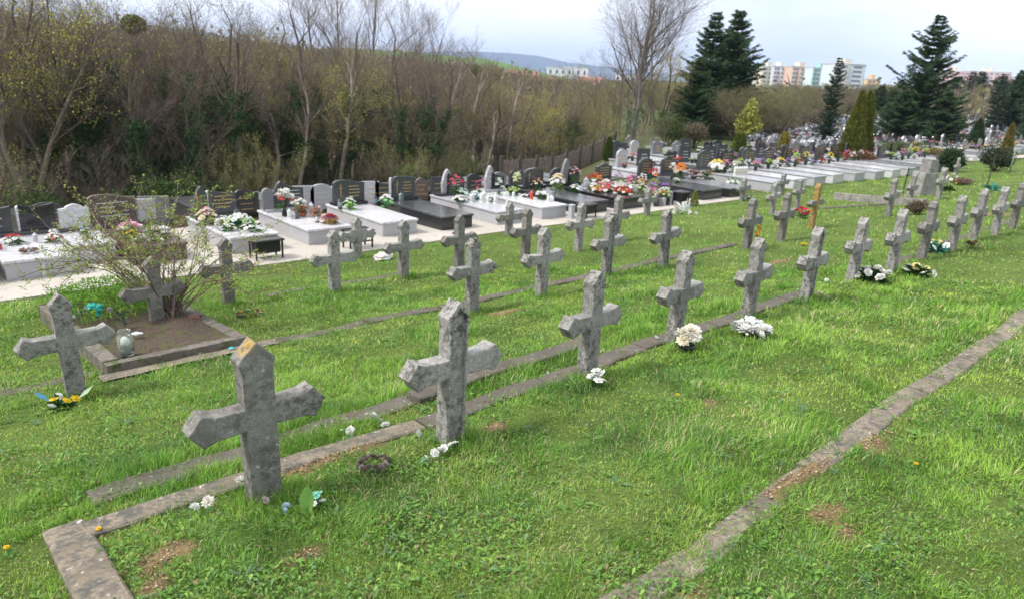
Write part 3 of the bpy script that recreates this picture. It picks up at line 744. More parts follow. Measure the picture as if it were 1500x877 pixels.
# ================================================================== FLOWERS
def petal_ball(mb_, c, r, colr, n=46, mat=0, flat=.75, long=.55):
    """a mum: strap petals radiating from the middle, tips in a shallow dome"""
    for i in range(n):
        z = 1 - 1.25 * (i + .5) / n; rr = math.sqrt(max(0, 1 - z * z)); t_ = i * 2.39996 + rnd.uniform(-.2, .2)
        d = Vector((rr * math.cos(t_), rr * math.sin(t_), z * flat)); L = r * rnd.uniform(.85, 1.1); sd_ = d.cross(Vector((0, 0, 1)));
        sd_ = (sd_.normalized() if sd_.length > .01 else Vector((1, 0, 0))) * r * .2
        p = Vector(c); a_ = p + d * L * (1 - long) * .5; m_ = p + d * L * .75 + Vector((0, 0, r * .06)); tip = p + d * L
        k = rnd.uniform(.82, 1.08); cc_ = tuple(min(.9, v * k) for v in colr)
        mb_.add([a_ - sd_ * .4, a_ + sd_ * .4, m_ + sd_, tip, m_ - sd_], [(0, 1, 2, 4), (4, 2, 3)], mat, cc_)
def petal_cup(mb_, c, r, colr, ax=Vector((0, 0, 1)), n=6, centre=(.5, .4, .08), mat=0, open_=.9):
    """a lily or rose: broad petals round a small centre"""
    ax = ax.normalized(); u = ax.orthogonal().normalized(); v = ax.cross(u)
    for ring in range(2):
        for i in range(n):
            t_ = 2 * PI * (i + .5 * ring) / n + rnd.uniform(-.15, .15); d = u * math.cos(t_) + v * math.sin(t_); s_ = ax.cross(d)
            R_ = r * (1 if ring == 0 else .68); up = (open_ if ring == 0 else .35)
            p = Vector(c); base = p + d * R_ * .1; mid = p + d * R_ * .55 + ax * R_ * (.55 * (1.1 - up)); tip = p + d * R_ * up + ax * R_ * (.75 * (1.05 - up))
            k = rnd.uniform(.85, 1.08); cc_ = tuple(min(.9, q_ * k) for q_ in colr); w_ = R_ * .42
            mb_.add([base, mid + s_ * w_, tip + s_ * w_ * .35, tip + ax * .1 * R_, tip - s_ * w_ * .35, mid - s_ * w_], [(0, 1, 5), (1, 2, 3, 4, 5)], mat, cc_)
    mb_.add([Vector(c) + u * r * .14, Vector(c) + v * r * .14, Vector(c) - u * r * .14, Vector(c) - v * r * .14, Vector(c) + ax * r * .25], [(0, 1, 4), (1, 2, 4), (2, 3, 4), (3, 0, 4)], mat, centre)
def leaf(mb_, p, d, L, w, colr, mat=0, droop=.25):
    p = Vector(p); d = Vector(d).normalized(); s_ = d.cross(Vector((0, 0, 1))); s_ = (s_.normalized() if s_.length > .01 else Vector((1, 0, 0))) * w
    m_ = p + d * L * .5 + Vector((0, 0, .05 * L)); e_ = p + d * L - Vector((0, 0, droop * L))
    mb_.add([p, m_ + s_, e_, m_ - s_], [(0, 1, 2), (0, 2, 3)], mat, colr)
WHITE = (.80, .80, .76); CREAM = (.80, .70, .52); YEL = (.75, .55, .03); PINK = (.72, .30, .42); RED = (.55, .035, .035); ORG = (.75, .26, .05); PURP = (.38, .20, .52); LGRN = (.45, .62, .30); TEAL = (.05, .38, .32); BLUE = (.15, .33, .60); DKG = (.03, .09, .02)
PMESH = {}
def blossom_mesh(kind, colr, r=1.0, var=0):
    key = (kind, colr, var)
    if key not in PMESH:
        q_ = MB()
        if kind == 'mum': petal_ball(q_, (0, 0, 0), 1, colr, 60)
        elif kind == 'cup': petal_cup(q_, (0, 0, 0), 1, colr)
        elif kind == 'rose': petal_cup(q_, (0, 0, 0), 1, colr, n=5, centre=tuple(.8 * v for v in colr), open_=.65); petal_cup(q_, (0, 0, .1), .55, colr, n=4, centre=tuple(.7 * v for v in colr), open_=.5)
        elif kind == 'peony': petal_ball(q_, (0, 0, 0), 1, colr, 34, flat=.9, long=.9); petal_cup(q_, (0, 0, .1), .9, colr, n=7, open_=.8, centre=colr)
        PMESH[key] = q_.mesh('blossom', M_PETAL)
    return PMESH[key]
POTS = {}
def pot_mesh(kind):
    if kind not in POTS:
        q_ = MB()
        if kind == 'bowl': q_.lathe([(.045, 0), (.075, .03), (.085, .06), (.08, .062), (.07, .05)], 14)
        elif kind == 'cone': q_.lathe([(.04, 0), (.045, .01), (.055, .10), (.062, .105), (.062, .12), (.052, .12), (.048, .10)], 14)
        elif kind == 'vase': q_.lathe([(.03, 0), (.045, .02), (.045, .06), (.022, .11), (.03, .15), (.024, .15), (.018, .11)], 14)
        POTS[kind] = q_
    return POTS[kind]
M_TERRA = plain('terracotta', (0.45, 0.14, 0.06), .7)
M_DPOT = plain('dark_plastic', (0.03, 0.03, 0.03), .4)
M_WPOT = plain('white_ceramic', (0.7, 0.7, 0.68), .3)
M_WICK = plain('wicker', (0.42, 0.27, 0.12), .8, var=.3, scale=80)
def bouquet(x, y, label, blossoms, z=None, r=.1, h=.12, pot=None, potmat=None, leafcol=(.05, .13, .03), nleaf=26, name='bouquet', cat='bouquet', group=None, bs=.04, lay=False, scale=1.0, joined=False, cy=0.0):
    """blossoms: list of (kind, colour, count)"""
    z0 = gz(x, y) if z is None else z
    root = empty(name, (x, y, z0), rnd.uniform(0, 6), label, cat, group); root.scale = (scale,) * 3
    ph = 0
    if pot:
        o = link(pot, pot_mesh(pot).mesh(pot, potmat or M_DPOT, True), root); o.name = {'bowl': 'pot', 'cone': 'pot', 'vase': 'vase'}[pot]
        ph = {'bowl': .055, 'cone': .11, 'vase': .14}[pot]
    fo_ = MB()
    for i in range(nleaf):
        t_ = rnd.uniform(0, 2 * PI); el = rnd.uniform(-.1, 1.3) if not lay else rnd.uniform(-.1, .35)
        d = Vector((math.cos(t_) * math.cos(el), math.sin(t_) * math.cos(el), math.sin(el))); k = rnd.uniform(.6, 1.4)
        leaf(fo_, Vector((0, 0, ph + .01)) + d * r * .15, d, r * rnd.uniform(.7, 1.25), r * rnd.uniform(.1, .22), tuple(v * k for v in leafcol))
    tot = sum(b_[2] for b_ in blossoms); i = 0; pl_ = []
    for kind, colr, n_ in blossoms:
        for _ in range(n_):
            f_ = (i + .5) / tot; t_ = i * 2.39996 + .5; rr = r * math.sqrt(f_) * (1.0 if not lay else 1.1)
            zz = ph + (h * (1 - .55 * f_) if not lay else rnd.uniform(.015, .04)) + rnd.uniform(-.01, .01)
            p = Vector((rr * math.cos(t_), rr * math.sin(t_), zz)); pl_.append((kind, colr, p)); i += 1
            if not lay: fo_.tube([(p.x * .2, p.y * .2, ph - .01), (p.x * .7, p.y * .7, (ph + p.z) / 2), p], .0025, 3, 0, (.05, .12, .03), cap=False)
    fo_.build('foliage', M_LEAF, root)
    if joined:
        q_ = MB()
        for kind, colr, p in pl_:
            s_ = bs * rnd.uniform(.8, 1.15)
            petal_cup(q_, p, s_, colr, Vector((p.x * 3, p.y * 3, .6)), n=5) if kind in ('cup', 'rose') else petal_ball(q_, p, s_, colr, 22)
        q_.build('blossoms', M_PETAL, root)
    else:
        for kind, colr, p in pl_:
            o = link('blossom', blossom_mesh(kind, colr), root, p); s_ = bs * rnd.uniform(.85, 1.15); o.scale = (s_, s_, s_)
            o.rotation_euler = (rnd.uniform(-.5, .5) - p.y * 5, rnd.uniform(-.5, .5) + p.x * 5, rnd.uniform(0, 6))
    return root
def fallen(x, y, label, colr=WHITE, n=2, s=.022, z=None, kind='peony', name='fallen_blossoms', spread=.04, group=None):
    """a few loose artificial blossoms lying in the grass"""
    z0 = gz(x, y) if z is None else z
    root = empty(name, (x, y, z0), rnd.uniform(0, 6), label, 'fallen flowers', group)
    for i in range(n):
        o = link('blossom', blossom_mesh(kind, colr), root, (rnd.uniform(-1, 1) * spread * (n > 1), rnd.uniform(-1, 1) * spread * (n > 1), .03 + rnd.uniform(0, .015)))
        o.scale = (s * rnd.uniform(.8, 1.2),) * 3; o.rotation_euler = (rnd.uniform(-1.2, 1.2), rnd.uniform(-1.2, 1.2), rnd.uniform(0, 6))
    q_ = MB()
    for i in range(2 * n): leaf(q_, (rnd.uniform(-spread, spread), rnd.uniform(-spread, spread), .02), (rnd.uniform(-1, 1), rnd.uniform(-1, 1), .1), .04, .006, (.10, .20, .12))
    q_.build('leaf_sprig', M_LEAF, root)['kind'] = 'stuff'
    return root
bouquet(4.66, 2.80, 'cream chrysanthemums in a dark pot in front of a cross', [('mum', (.85, .80, .70), 3), ('mum', (.86, .84, .76), 4), ('mum', (.85, .78, .62), 2)], z=gz(4.66, 2.8) - .075, r=.055, h=.115, pot='cone', potmat=M_DPOT, bs=.062, nleaf=14, leafcol=(.035, .11, .03), scale=1.12)
bouquet(5.42, 2.66, 'heap of big white peonies on the grass at a cross', [('peony', WHITE, 11)], r=.15, h=.09, bs=.07, nleaf=20)
r_ = bouquet(3.50, 2.76, 'small white orchids on a sprig leaning on the leaning front cross', [('cup', WHITE, 9)], r=.06, h=.13, bs=.038, nleaf=10)
bouquet(8.26, 2.74, 'white chrysanthemums with dark green leaves at a front row cross', [('mum', WHITE, 10)], r=.19, h=.17, bs=.055, nleaf=60, leafcol=DKG)
bouquet(8.98, 2.52, 'round bouquet of yellow and white roses with dark fern', [('rose', (.82, .72, .35), 4), ('rose', WHITE, 6)], r=.17, h=.11, bs=.07, nleaf=50, leafcol=DKG)
bouquet(10.9, 2.9, 'yellow and pale roses with teal ribbon by a cross', [('rose', (.8, .72, .3), 3), ('cup', (.75, .8, .75), 5), ('cup', TEAL, 3)], r=.17, h=.14, bs=.055, nleaf=40, leafcol=(.05, .22, .18))
bouquet(0.84, 5.28, 'yellow daffodils and white roses at the foot of the left cross', [('cup', YEL, 2), ('rose', WHITE, 2), ('cup', YEL, 1)], r=.10, h=.08, bs=.036, nleaf=26, leafcol=DKG)
for (px2, py2, cc_, rz, l) in ((.80, 5.36, (.10, .28, .45), 2.4, 'blue plastic leaf among the yellow flowers'), (.95, 5.27, (.45, .60, .36), .2, 'pale green plastic leaf among the yellow flowers')):
    q = MB(); leaf(q, (0, 0, .03), (1, 0, .5), .12, .028, cc_, droop=-.1); o = q.build('plastic_leaf', M_LEAF, None, (px2, py2, gz(px2, py2) + .02)); o.rotation_euler = (0, 0, rz); tag(o, l, 'plastic leaf')
# big upright green plastic leaf and teal posy at the nearest cross
q = MB(); L_ = .17
for s_ in (-1, 1):
    vs = []
    for i in range(9):
        u = i / 8; w_ = .032 * math.sin(PI * min(1, u * .93 + .05)) ** .8; zc = L_ * u
        vs += [(0, .012 * math.sin(u * 2.5), zc), (s_ * w_, .012 * math.sin(u * 2.5) - .008 - .1 * w_, zc + .004)]
    q.add(vs, [(i * 2, i * 2 + 1, i * 2 + 3, i * 2 + 2) if s_ > 0 else (i * 2, i * 2 + 2, i * 2 + 3, i * 2 + 1) for i in range(8)], 0, (.22, .42, .10))
o = q.build('plastic_leaf', M_LEAF, None, (1.31, 2.64, gz(1.31, 2.64) + .0), smooth=True); o.rotation_euler = (D(6), D(4), D(-35)); tag(o, 'big upright green plastic leaf stuck in the grass by the nearest cross', 'plastic leaf')
bouquet(1.375, 2.67, 'little teal and white posy beside the upright green leaf', [('cup', (.25, .62, .50), 4), ('cup', WHITE, 5)], r=.04, h=.09, bs=.018, nleaf=10, leafcol=(.2, .42, .25))
fallen(1.185, 3.07, 'white blossom tucked behind the left side of the nearest cross', n=1, s=.036, z=gz(1.18, 3.07) + .03)
fallen(0.99, 2.97, 'white and cream blossoms in the tall grass left of the nearest cross', n=1, s=.032, z=gz(.99, 2.97) + .03, colr=(.78, .74, .66))
fallen(0.925, 2.96, 'single white blossom lying leftmost in the tall grass near the nearest cross', n=1, s=.028, z=gz(.92, 2.96) + .03)
fallen(1.22, 2.70, 'small pale blue and white blossoms at the foot of the nearest cross', n=2, s=.022, colr=(.55, .68, .78), z=gz(1.2, 2.75) + .02)
fallen(1.18, 2.78, 'faded greyish pink bud at the foot of the nearest cross', n=1, s=.02, colr=(.55, .48, .45), z=gz(1.2, 2.75) + .03)
fallen(2.10, 3.31, 'round white chrysanthemum head between the two kerbs', n=1, s=.042, kind='mum', z=gz(2.08, 3.3) + .045)
fallen(2.14, 3.27, 'small white petals under the round chrysanthemum head', n=3, s=.018, spread=.03, z=gz(2.08, 3.3) - .0)
fallen(1.93, 3.29, 'white chrysanthemum head lying lower on the kerb', n=1, s=.034, kind='mum', z=gz(1.93, 3.28) + .0)
fallen(1.88, 3.31, 'tiny white petals left of the chrysanthemum on the kerb', n=1, s=.016, z=gz(1.88, 3.3) + .01)
fallen(2.17, 2.97, 'white blossom lying left of the pale shafted cross', n=2, s=.022, spread=.02, kind='cup')
ll = empty('lily_spray', (2.14, 2.70, gz(2.14, 2.7)), 0, 'row of fallen white lilies on the grass before the pale shafted cross', 'fallen flowers')
for dx_, s_ in ((-.11, .016), (-.05, .03), (-.01, .034), (.02, .028), (.07, .03), (.105, .025)):
    o = link('blossom', blossom_mesh('cup', WHITE), ll, (dx_, dx_ * .1, .035)); o.scale = (s_, s_, s_ * 1.3); o.rotation_euler = (rnd.uniform(.3, 1.2), rnd.uniform(-.4, .4), rnd.uniform(0, 6))
q = MB(); q.tube([(-.16, -.02, .02), (-.05, -.01, .03), (.1, .01, .025)], .003, 4, 0, (.18, .34, .22)); [leaf(q, (-.12 + .01 * i, 0, .02), (-1, rnd.uniform(-1, 1), .1), .04, .008, (.3, .45, .33)) for i in range(5)]; q.build('stem', M_LEAF, ll)
fallen(3.44, 3.14, 'white blossom on the kerb left of the leaning front cross', n=2, s=.024, spread=.02, kind='cup', z=gz(3.4, 3.2) + .01)
fallen(4.70, 3.10, 'two white blossoms on the kerb left of the cream chrysanthemums', n=3, s=.026, spread=.03, kind='cup', z=gz(4.7, 3.1) + .01)
fallen(6.78, 2.97, 'white petal scrap left of the right leaning front row cross', n=2, s=.02, spread=.02, kind='cup')
fallen(7.08, 2.80, 'faded white and red petals right of the right leaning front row cross', n=5, s=.026, spread=.09, colr=(.62, .5, .48))
fallen(7.9, 3.1, 'single white scrap on the far kerb', n=1, s=.024)
fallen(2.95, 2.36, 'tiny white petal alone in the grass in front of the leaning cross', n=1, s=.010)
for i, (x, y, l) in enumerate(((.575, 3.15, 'dandelion at the corner of the kerb'), (.33, 2.62, 'dandelion in the tall grass at the bottom left'), (3.70, 2.24, 'dandelion alone in the open lawn right of centre'), (3.82, .87, 'dandelion beyond the long kerb on the right'), (.25, 3.25, 'dandelion cut by the left edge'), (3.0, 5.0, 'dandelion between the first and second rows'), (10.6, 4.6, 'yellow daffodil head on the lawn by the mustard cross'))):
    root = empty('dandelion', (x, y, gz(x, y)), 0, l, 'dandelion', 'yellow dandelions in the lawn')
    hh = .035 + .012 * (i % 3); o = link('blossom', blossom_mesh('mum', (.85, .58, .01)), root, (0, 0, hh)); o.scale = (.013, .013, .009)
    if i == 6: o.scale = (.05, .05, .03)
    q = MB(); q.tube([(0, 0, 0), (.002, .002, hh)], .0015, 4, 0, (.10, .2, .05)); [leaf(q, (0, 0, .004), (math.cos(k), math.sin(k), .3), .04, .006, (.10, .22, .05)) for k in range(6)]; q.build('stem', M_LEAF, root)
# withered wreath ring
wr = empty('withered_wreath', (1.80, 2.84, gz(1.8, 2.84)), 0, 'withered grey wreath ring lying on the grass', 'wreath')
for i in range(26):
    t_ = 2 * PI * i / 26 + rnd.uniform(-.08, .08); rr = .062 + rnd.uniform(-.014, .016)
    o = link('dried_flower', blossom_mesh('peony', rnd.choice([(.25, .20, .17), (.36, .31, .29), (.17, .13, .10)])), wr, (rr * math.cos(t_) * 1.1, rr * math.sin(t_), .022 + rnd.uniform(0, .012))); o.scale = (rnd.uniform(.013, .021),) * 3; o.rotation_euler = (rnd.uniform(-1, 1), rnd.uniform(-1, 1), 0)
q = MB()
for i in range(60):
    t_ = rnd.uniform(0, 2 * PI); leaf(q, (.068 * math.cos(t_), .062 * math.sin(t_), .015), (rnd.uniform(-1, 1), rnd.uniform(-1, 1), .4), .032, .006, rnd.choice([(.20, .15, .10), (.32, .27, .2), (.13, .10, .07)]))
q.build('dry_leaves', M_LEAF, wr)
# others on the lawn
def wreath(x, y, l, cols, rr=.16, z=None, upright=None, par='wreath', leafc=(.04, .14, .04)):
    z0 = gz(x, y) if z is None else z
    w_ = empty('wreath', (x, y, z0), 0, l, par)
    if upright: w_.rotation_euler = upright
    for i in range(9):
        t_ = 2 * PI * i / 9; o = link('blossom', blossom_mesh('rose', cols[i % len(cols)]), w_, (rr * math.cos(t_), rr * math.sin(t_) * .75, .04)); o.scale = (.032,) * 3; o.rotation_euler = (rnd.uniform(-.6, .6), rnd.uniform(-.6, .6), 0)
    q_ = MB()
    for i in range(90):
        t_ = rnd.uniform(0, 2 * PI); leaf(q_, (rr * math.cos(t_), rr * .75 * math.sin(t_), .02), (rnd.uniform(-1, 1), rnd.uniform(-1, 1), .4), .05, .01, leafc)
    q_.build('foliage', M_LEAF, w_); return w_
wreath(2.90, 6.95, 'red, orange and pink flower wreath lying right of the rose bush bed', [ORG, RED, (.75, .45, .35)], .12)
g_ = empty('flower_garland', (9.82, 5.10, gz(9.9, 5.1)), 0, 'orange flower garland hanging on a second row cross', 'garland')
for i in range(9):
    o = link('blossom', blossom_mesh('rose', (.72, .33, .05)), g_, (.045 * math.sin(i * 2.1) + .06, -.10, .12 + i * .033)); o.scale = (.045,) * 3; o.rotation_euler = (1.2, 0, i)
q = MB(); [leaf(q, (.05 + rnd.uniform(-.04, .04), -.06, .05 + i * .011), (rnd.uniform(-1, 1), -.6, rnd.uniform(-.4, .8)), .06, .012, (.03, .17, .11)) for i in range(46)]; q.build('foliage', M_LEAF, g_)
bouquet(14.3, 6.35, 'bright red flowers lying on the lawn left of the mustard cross', [('rose', (.70, .04, .12), 8)], r=.17, h=.2, bs=.08, nleaf=14)
bouquet(16.9, 8.95, 'white and green bouquet at a small cross by the black slab', [('rose', WHITE, 5), ('cup', (.3, .6, .5), 3)], r=.16, h=.12, bs=.05, nleaf=30)
bouquet(22.8, 6.1, 'white and yellow flowers heaped on a cross at the right edge', [('rose', WHITE, 6), ('rose', YEL, 3)], r=.2, h=.5, bs=.07, nleaf=50, leafcol=DKG)
bouquet(22.9, 5.05, 'white flowers with teal leaves lying near the iron cross', [('rose', WHITE, 6)], r=.28, h=.05, bs=.05, nleaf=24, leafcol=(.06, .25, .2))
bouquet(18.2, 5.85, 'white bow and ribbon flowers on the cross behind the dry shrub', [('rose', WHITE, 5)], r=.12, h=.34, bs=.045, nleaf=12)
bouquet(13.6, 8.72, 'white ribbon flowers lying flat on the lawn edge', [('cup', WHITE, 9)], r=.3, h=.05, bs=.05, nleaf=10, leafcol=(.6, .62, .6))
q = MB()
pc = empty('pine_cones', (11.72, 2.66, gz(11.7, 2.66)), 0, 'small heap of brown pine cones on the grass', 'pine cones')
for i in range(6):
    q = MB(); petal_ball(q, (0, 0, 0), .05, (.12, .07, .04), 30, flat=1); q.build('pine_cone', M_LEAF, pc, (rnd.uniform(-.14, .14), rnd.uniform(-.06, .06), .04))
# crumpled plastic bag
def crumple(mb_, c, r, colr, seed, sub=3, sx=1, sz=.6):
    import bmesh
    bm = bmesh.new(); bmesh.ops.create_icosphere(bm, subdivisions=sub, radius=1)
    vs = []
    for v in bm.verts:
        p = v.co; d = 1 + .45 * mnoise.noise(p * 2.2 + Vector((seed, 0, 0))) + .2 * mnoise.noise(p * 6 + Vector((0, seed, 0)))
        vs.append((c[0] + p.x * r * sx * d, c[1] + p.y * r * d, c[2] + max(-.2, p.z) * r * sz * d))
    cols_ = colr if isinstance(colr, list) else [colr]
    fs = [tuple(w.index for w in f.verts) for f in bm.faces]; o = len(mb_.v); mb_.add(vs, fs, 0, cols_[0])
    for i in range(len(vs)): mb_.c[o + i] = cols_[int((mnoise.noise(Vector(vs[i]) * 14) + 1) * 2.49) % len(cols_)]
    bm.free()
q = MB(); crumple(q, (0, 0, .04), .11, [(.75, .74, .72), (.75, .74, .72), (.8, .55, .45), (.5, .62, .78)], 3, sx=1.5, sz=.7)
o = q.build('plastic_bag', vcol('plastic_film', .35, .15, .5), None, (5.72, 8.72, gz(5.7, 8.7)), smooth=False); o.rotation_euler = (0, 0, .2); tag(o, 'crumpled white plastic bag with red and blue print lying at the lawn edge', 'plastic bag')

# ------------------------------------------------------------------ things in the bed: jar, fallen wreath, bush, ground cover
M_GLASS, t, b = new_mat('jar_glass'); b.inputs['Base Color'].default_value = (.86, .92, .88, 1); b.inputs['Roughness'].default_value = .08; b.inputs['Transmission Weight'].default_value = .92; b.inputs['IOR'].default_value = 1.2
zj = float(ptop(6.02)) - .01
jar = empty('glass_jar', (1.475, 6.05, zj), 0, 'clear glass jar with white wax inside standing on the soil of the bed', 'jar')
q = MB(); q.lathe([(.052, 0), (.060, .008), (.062, .03), (.062, .15), (.056, .168), (.046, .176), (.046, .205), (.050, .207), (.050, .215), (.044, .215), (.042, .178), (.054, .16), (.058, .14), (.058, .012)], 24); q.build('glass', M_GLASS, jar, smooth=True)
q = MB(); q.lathe([(.054, .012), (.054, .045), (.04, .05)], 18); q.build('dark_dregs', plain('wet_dregs', (.10, .10, .085), .4), jar, smooth=True)
q = MB(); crumple(q, (0, 0, .10), .036, (.72, .72, .68), 5, 2, sz=1.6); q.build('wax', vcol('wax', .5), jar, smooth=True)
q = MB(); crumple(q, (0, 0, .02), .03, (.7, .7, .66), 8, 2, sx=1.5); o = q.build('white_scrap', vcol('wax'), None, (1.68, 6.5, zj - .02)); tag(o, 'white porcelain scrap on the soil right of the glass jar', 'scrap')
q = MB(); crumple(q, (0, 0, .01), .016, (.05, .5, .5), 9, 2, sx=1.6); o = q.build('teal_scrap', vcol('wax'), None, (2.22, 5.75, gz(2.2, 5.75) + .03)); tag(o, 'tiny teal scrap on the footing in front of the bed', 'scrap')
q = MB(); crumple(q, (0, 0, .01), .06, (.13, .06, .045), 4, 2, sx=1.4); o = q.build('brown_stone', vcol('wax'), None, (2.26, 6.75, ptop(6.75) + .0)); tag(o, 'reddish brown stone on the soil at the foot of the rose bush', 'stone')
# dry wreath with teal bow standing on edge behind the left cross
w_ = empty('bow_wreath', (1.50, 6.95, ptop(6.95) + .02), D(-35), 'dry wreath with a teal bow leaning in the grave bed', 'wreath')
q = MB()
for i in range(150):
    t_ = PI * (.02 + .96 * rnd.random()); rr = .21 * rnd.uniform(.88, 1.1); leaf(q, (rr * 1.1 * math.cos(t_), rnd.uniform(-.03, .03), rr * math.sin(t_)), (rnd.uniform(-1, 1), rnd.uniform(-1, 1), rnd.uniform(-1, 1)), .045, .007, rnd.choice([(.09, .11, .04), (.2, .16, .11), (.05, .10, .04), (.03, .13, .09)]))
q.build('twig_ring', M_LEAF, w_)
q = MB(); crumple(q, (.03, -.03, .20), .036, (.02, .26, .21), 2, 3, sx=.9, sz=1.1); crumple(q, (-.03, -.035, .215), .036, (.025, .30, .25), 6, 3, sx=1.2, sz=.9); crumple(q, (.02, -.04, .15), .028, (.02, .24, .2), 4, 3, sx=.6, sz=1.8); q.build('bow', vcol('satin', .4), w_)
for t_, cc_ in ((2.3, (.55, .45, .45)), (2.6, (.55, .55, .48)), (2.9, (.5, .52, .5)), (1.1, (.4, .36, .38)), (2.0, (.5, .38, .42))):
    o = link('dried_rose', blossom_mesh('rose', cc_), w_, (.23 * math.cos(t_), -.03, .21 * math.sin(t_))); o.scale = (.036,) * 3; o.rotation_euler = (1.2, 0, t_)

def bush():
    br = MB(); lf = MB(); hp = MB(); rr = random.Random(21)
    base = Vector((2.12, 6.90, float(ptop(6.9)) + .02))
    def leafs(p, n, s=.023):
        for _ in range(n):
            d = Vector((rr.uniform(-1, 1), rr.uniform(-1, 1), rr.uniform(-.3, 1))); k = rr.uniform(.7, 1.25)
            c_ = rr.choice([(.24, .34, .055), (.31, .39, .07), (.18, .28, .05), (.22, .12, .07)]); leaf(lf, p + d * .012, d, s * rr.uniform(.8, 1.7), s * rr.uniform(.3, .5), tuple(v * k for v in c_))
    def cane(p, d, L, r0, lvl, droop):
        n = max(5, int(L / .07)); pts = [Vector(p)]; d = d.normalized(); rad = []
        for i in range(n):
            f_ = i / n
            d = (d + Vector((rr.gauss(0, .10), rr.gauss(0, .10), rr.gauss(0, .08) - droop * f_))).normalized()
            pts.append(pts[-1] + d * L / n)
            if lvl > 0 and i > n * .2 and rr.random() < (.48 if lvl == 2 else .34):
                sd_ = (d + Vector((rr.uniform(-1, 1), rr.uniform(-1, 1), rr.uniform(-.2, .9)))).normalized(); cane(pts[-1], sd_, L * rr.uniform(.18, .45), r0 * .5, lvl - 1, droop * .6)
            if lvl < 2 or f_ > .4:
                if rr.random() < .8: leafs(pts[-1], rr.randint(1, 4))
            if rr.random() < .045:
                petal_ball(hp, pts[-1], .008, (.16, .02, .02), 9, long=1)
        rad = [max(.0012, r0 * (1 - .75 * i / n)) for i in range(n + 1)]
        col_ = (.13, .085, .065) if rr.random() < .4 else (.21, .17, .14)
        br.tube(pts, rad, 5 if lvl == 2 else 3, 0, col_, cap=False)
        if lvl < 2: leafs(pts[-1], 3)
    side = Vector((.73, -.68, 0))            # picture-right direction on the ground
    for i in range(30):
        t_ = rr.uniform(-1, 1); dp = rr.uniform(-.6, .6)
        d = side * t_ * 1.05 + Vector((side.y * -1, side.x, 0)) * dp * .7 + Vector((0, 0, rr.uniform(.9, 1.7)))
        cane(base + Vector((rr.uniform(-.09, .09), rr.uniform(-.09, .09), 0)), d, rr.uniform(.65, 1.28), rr.uniform(.005, .009), 2, rr.uniform(.08, .3))
    for tx, L in ((-1.2, 1.7), (-.9, 1.75), (-.8, 1.85), (.95, 1.2), (1.2, 1.15), (-1.5, 1.45)):
        cane(base, side * tx + Vector((0, 0, 1.25)), L * .9, .009, 2, .22)
    for i in range(16):                       # dead basal suckers
        br.tube([base + Vector((rr.uniform(-.1, .1), rr.uniform(-.1, .1), -.02)), base + Vector((rr.uniform(-.2, .2), rr.uniform(-.2, .2), rr.uniform(.2, .45)))], [.006, .002], 4, 0, (.11, .09, .075), cap=False)
    root = empty('rose_bush', base, 0, 'wild rose bush with arching brown canes and small new yellow-green leaves', 'bush')
    for o in (br.build('canes', M_BARK, None), lf.build('leaves', M_LEAF, None), hp.build('rose_hips', M_PETAL, None)):
        o.parent = root; o.matrix_parent_inverse = Matrix.Translation(-base)
bush()
def tuft_mesh(rr, n, rad, h, cols_, w=.006, up=1.2):
    q_ = MB()
    for i in range(n):
        t_ = rr.uniform(0, 2 * PI); d_ = rad * math.sqrt(rr.random()); p = Vector((d_ * math.cos(t_), d_ * math.sin(t_), 0)); d = Vector((rr.uniform(-1, 1), rr.uniform(-1, 1), up)).normalized(); hh = h * rr.uniform(.5, 1.1)
        k = rr.uniform(.7, 1.2); c_ = tuple(v * k for v in rr.choice(cols_)); s_ = d.cross(Vector((rr.uniform(-1, 1), rr.uniform(-1, 1), 0)) + Vector((0, 0, .1))).normalized() * w
        q_.add([p - s_, p + s_, p + d * hh * .6 + s_ * .8, p + d * hh, p + d * hh * .6 - s_ * .8], [(0, 1, 2, 4), (4, 2, 3)], 0, c_)
    return q_
# bright green ground cover growing at the back of the bed
q = MB(); rr_ = random.Random(4)
for i in range(5200):
    x = 1.36 + rr_.random() * .95; y = 7.0 + rr_.random() * 1.5; hh = .10 + .16 * fbm(np.array([x * 4]), np.array([y * 4]))[0] * (1 if y > 7.5 else .6)
    if y < 7.35 and rr_.random() < .6: continue
    p = Vector((x, y, float(ptop(y)) - .02 + hh * rr_.random() ** .5)); leaf(q, p, (rr_.uniform(-1, 1), rr_.uniform(-1, 1), rr_.uniform(.2, 1.5)), rr_.uniform(.03, .06), .008, rr_.choice([(.14, .30, .03), (.22, .40, .04), (.09, .22, .03)]))
tag(q.build('ground_cover', M_LEAF), 'bright green ground cover filling the back of the grave bed', 'plants', kind='stuff')
# dry shrubs on the far lawn

# ================================================================== MARBLE GRAVES
G_LIGHT = granite('light_grey_granite', (0.43, 0.43, 0.45), (0.31, 0.31, 0.33), .16, 260, light=(.54, .54, .56))
G_WHITE = granite('white_marble', (0.60, 0.60, 0.61), (0.44, 0.44, 0.46), .14, 60, light=(.68, .68, .69))
G_BLACK = granite('black_granite', (0.022, 0.023, 0.026), (0.012, 0.012, 0.014), .07, light=(.05, .05, .055))
G_DARK = granite('dark_grey_granite', (0.055, 0.06, 0.064), (0.03, 0.032, 0.035), .12, 260, light=(.10, .105, .11))
G_BROWN = granite('brown_granite', (0.11, 0.08, 0.07), (0.06, 0.042, 0.036), .18, light=(.26, .2, .17))
G_MID = granite('mid_grey_granite', (0.20, 0.205, 0.22), (0.12, 0.125, 0.13), .15, 260, light=(.30, .31, .33))
G_ROUGH = granite('rough_hewn_granite', (0.42, 0.42, 0.43), (0.2, 0.2, 0.21), .7, 60)
M_GOLD = plain('gold_letter', (0.55, 0.38, 0.10), .4, .6)
M_SILV = plain('silver_letter', (0.55, 0.55, 0.55), .4, .6)
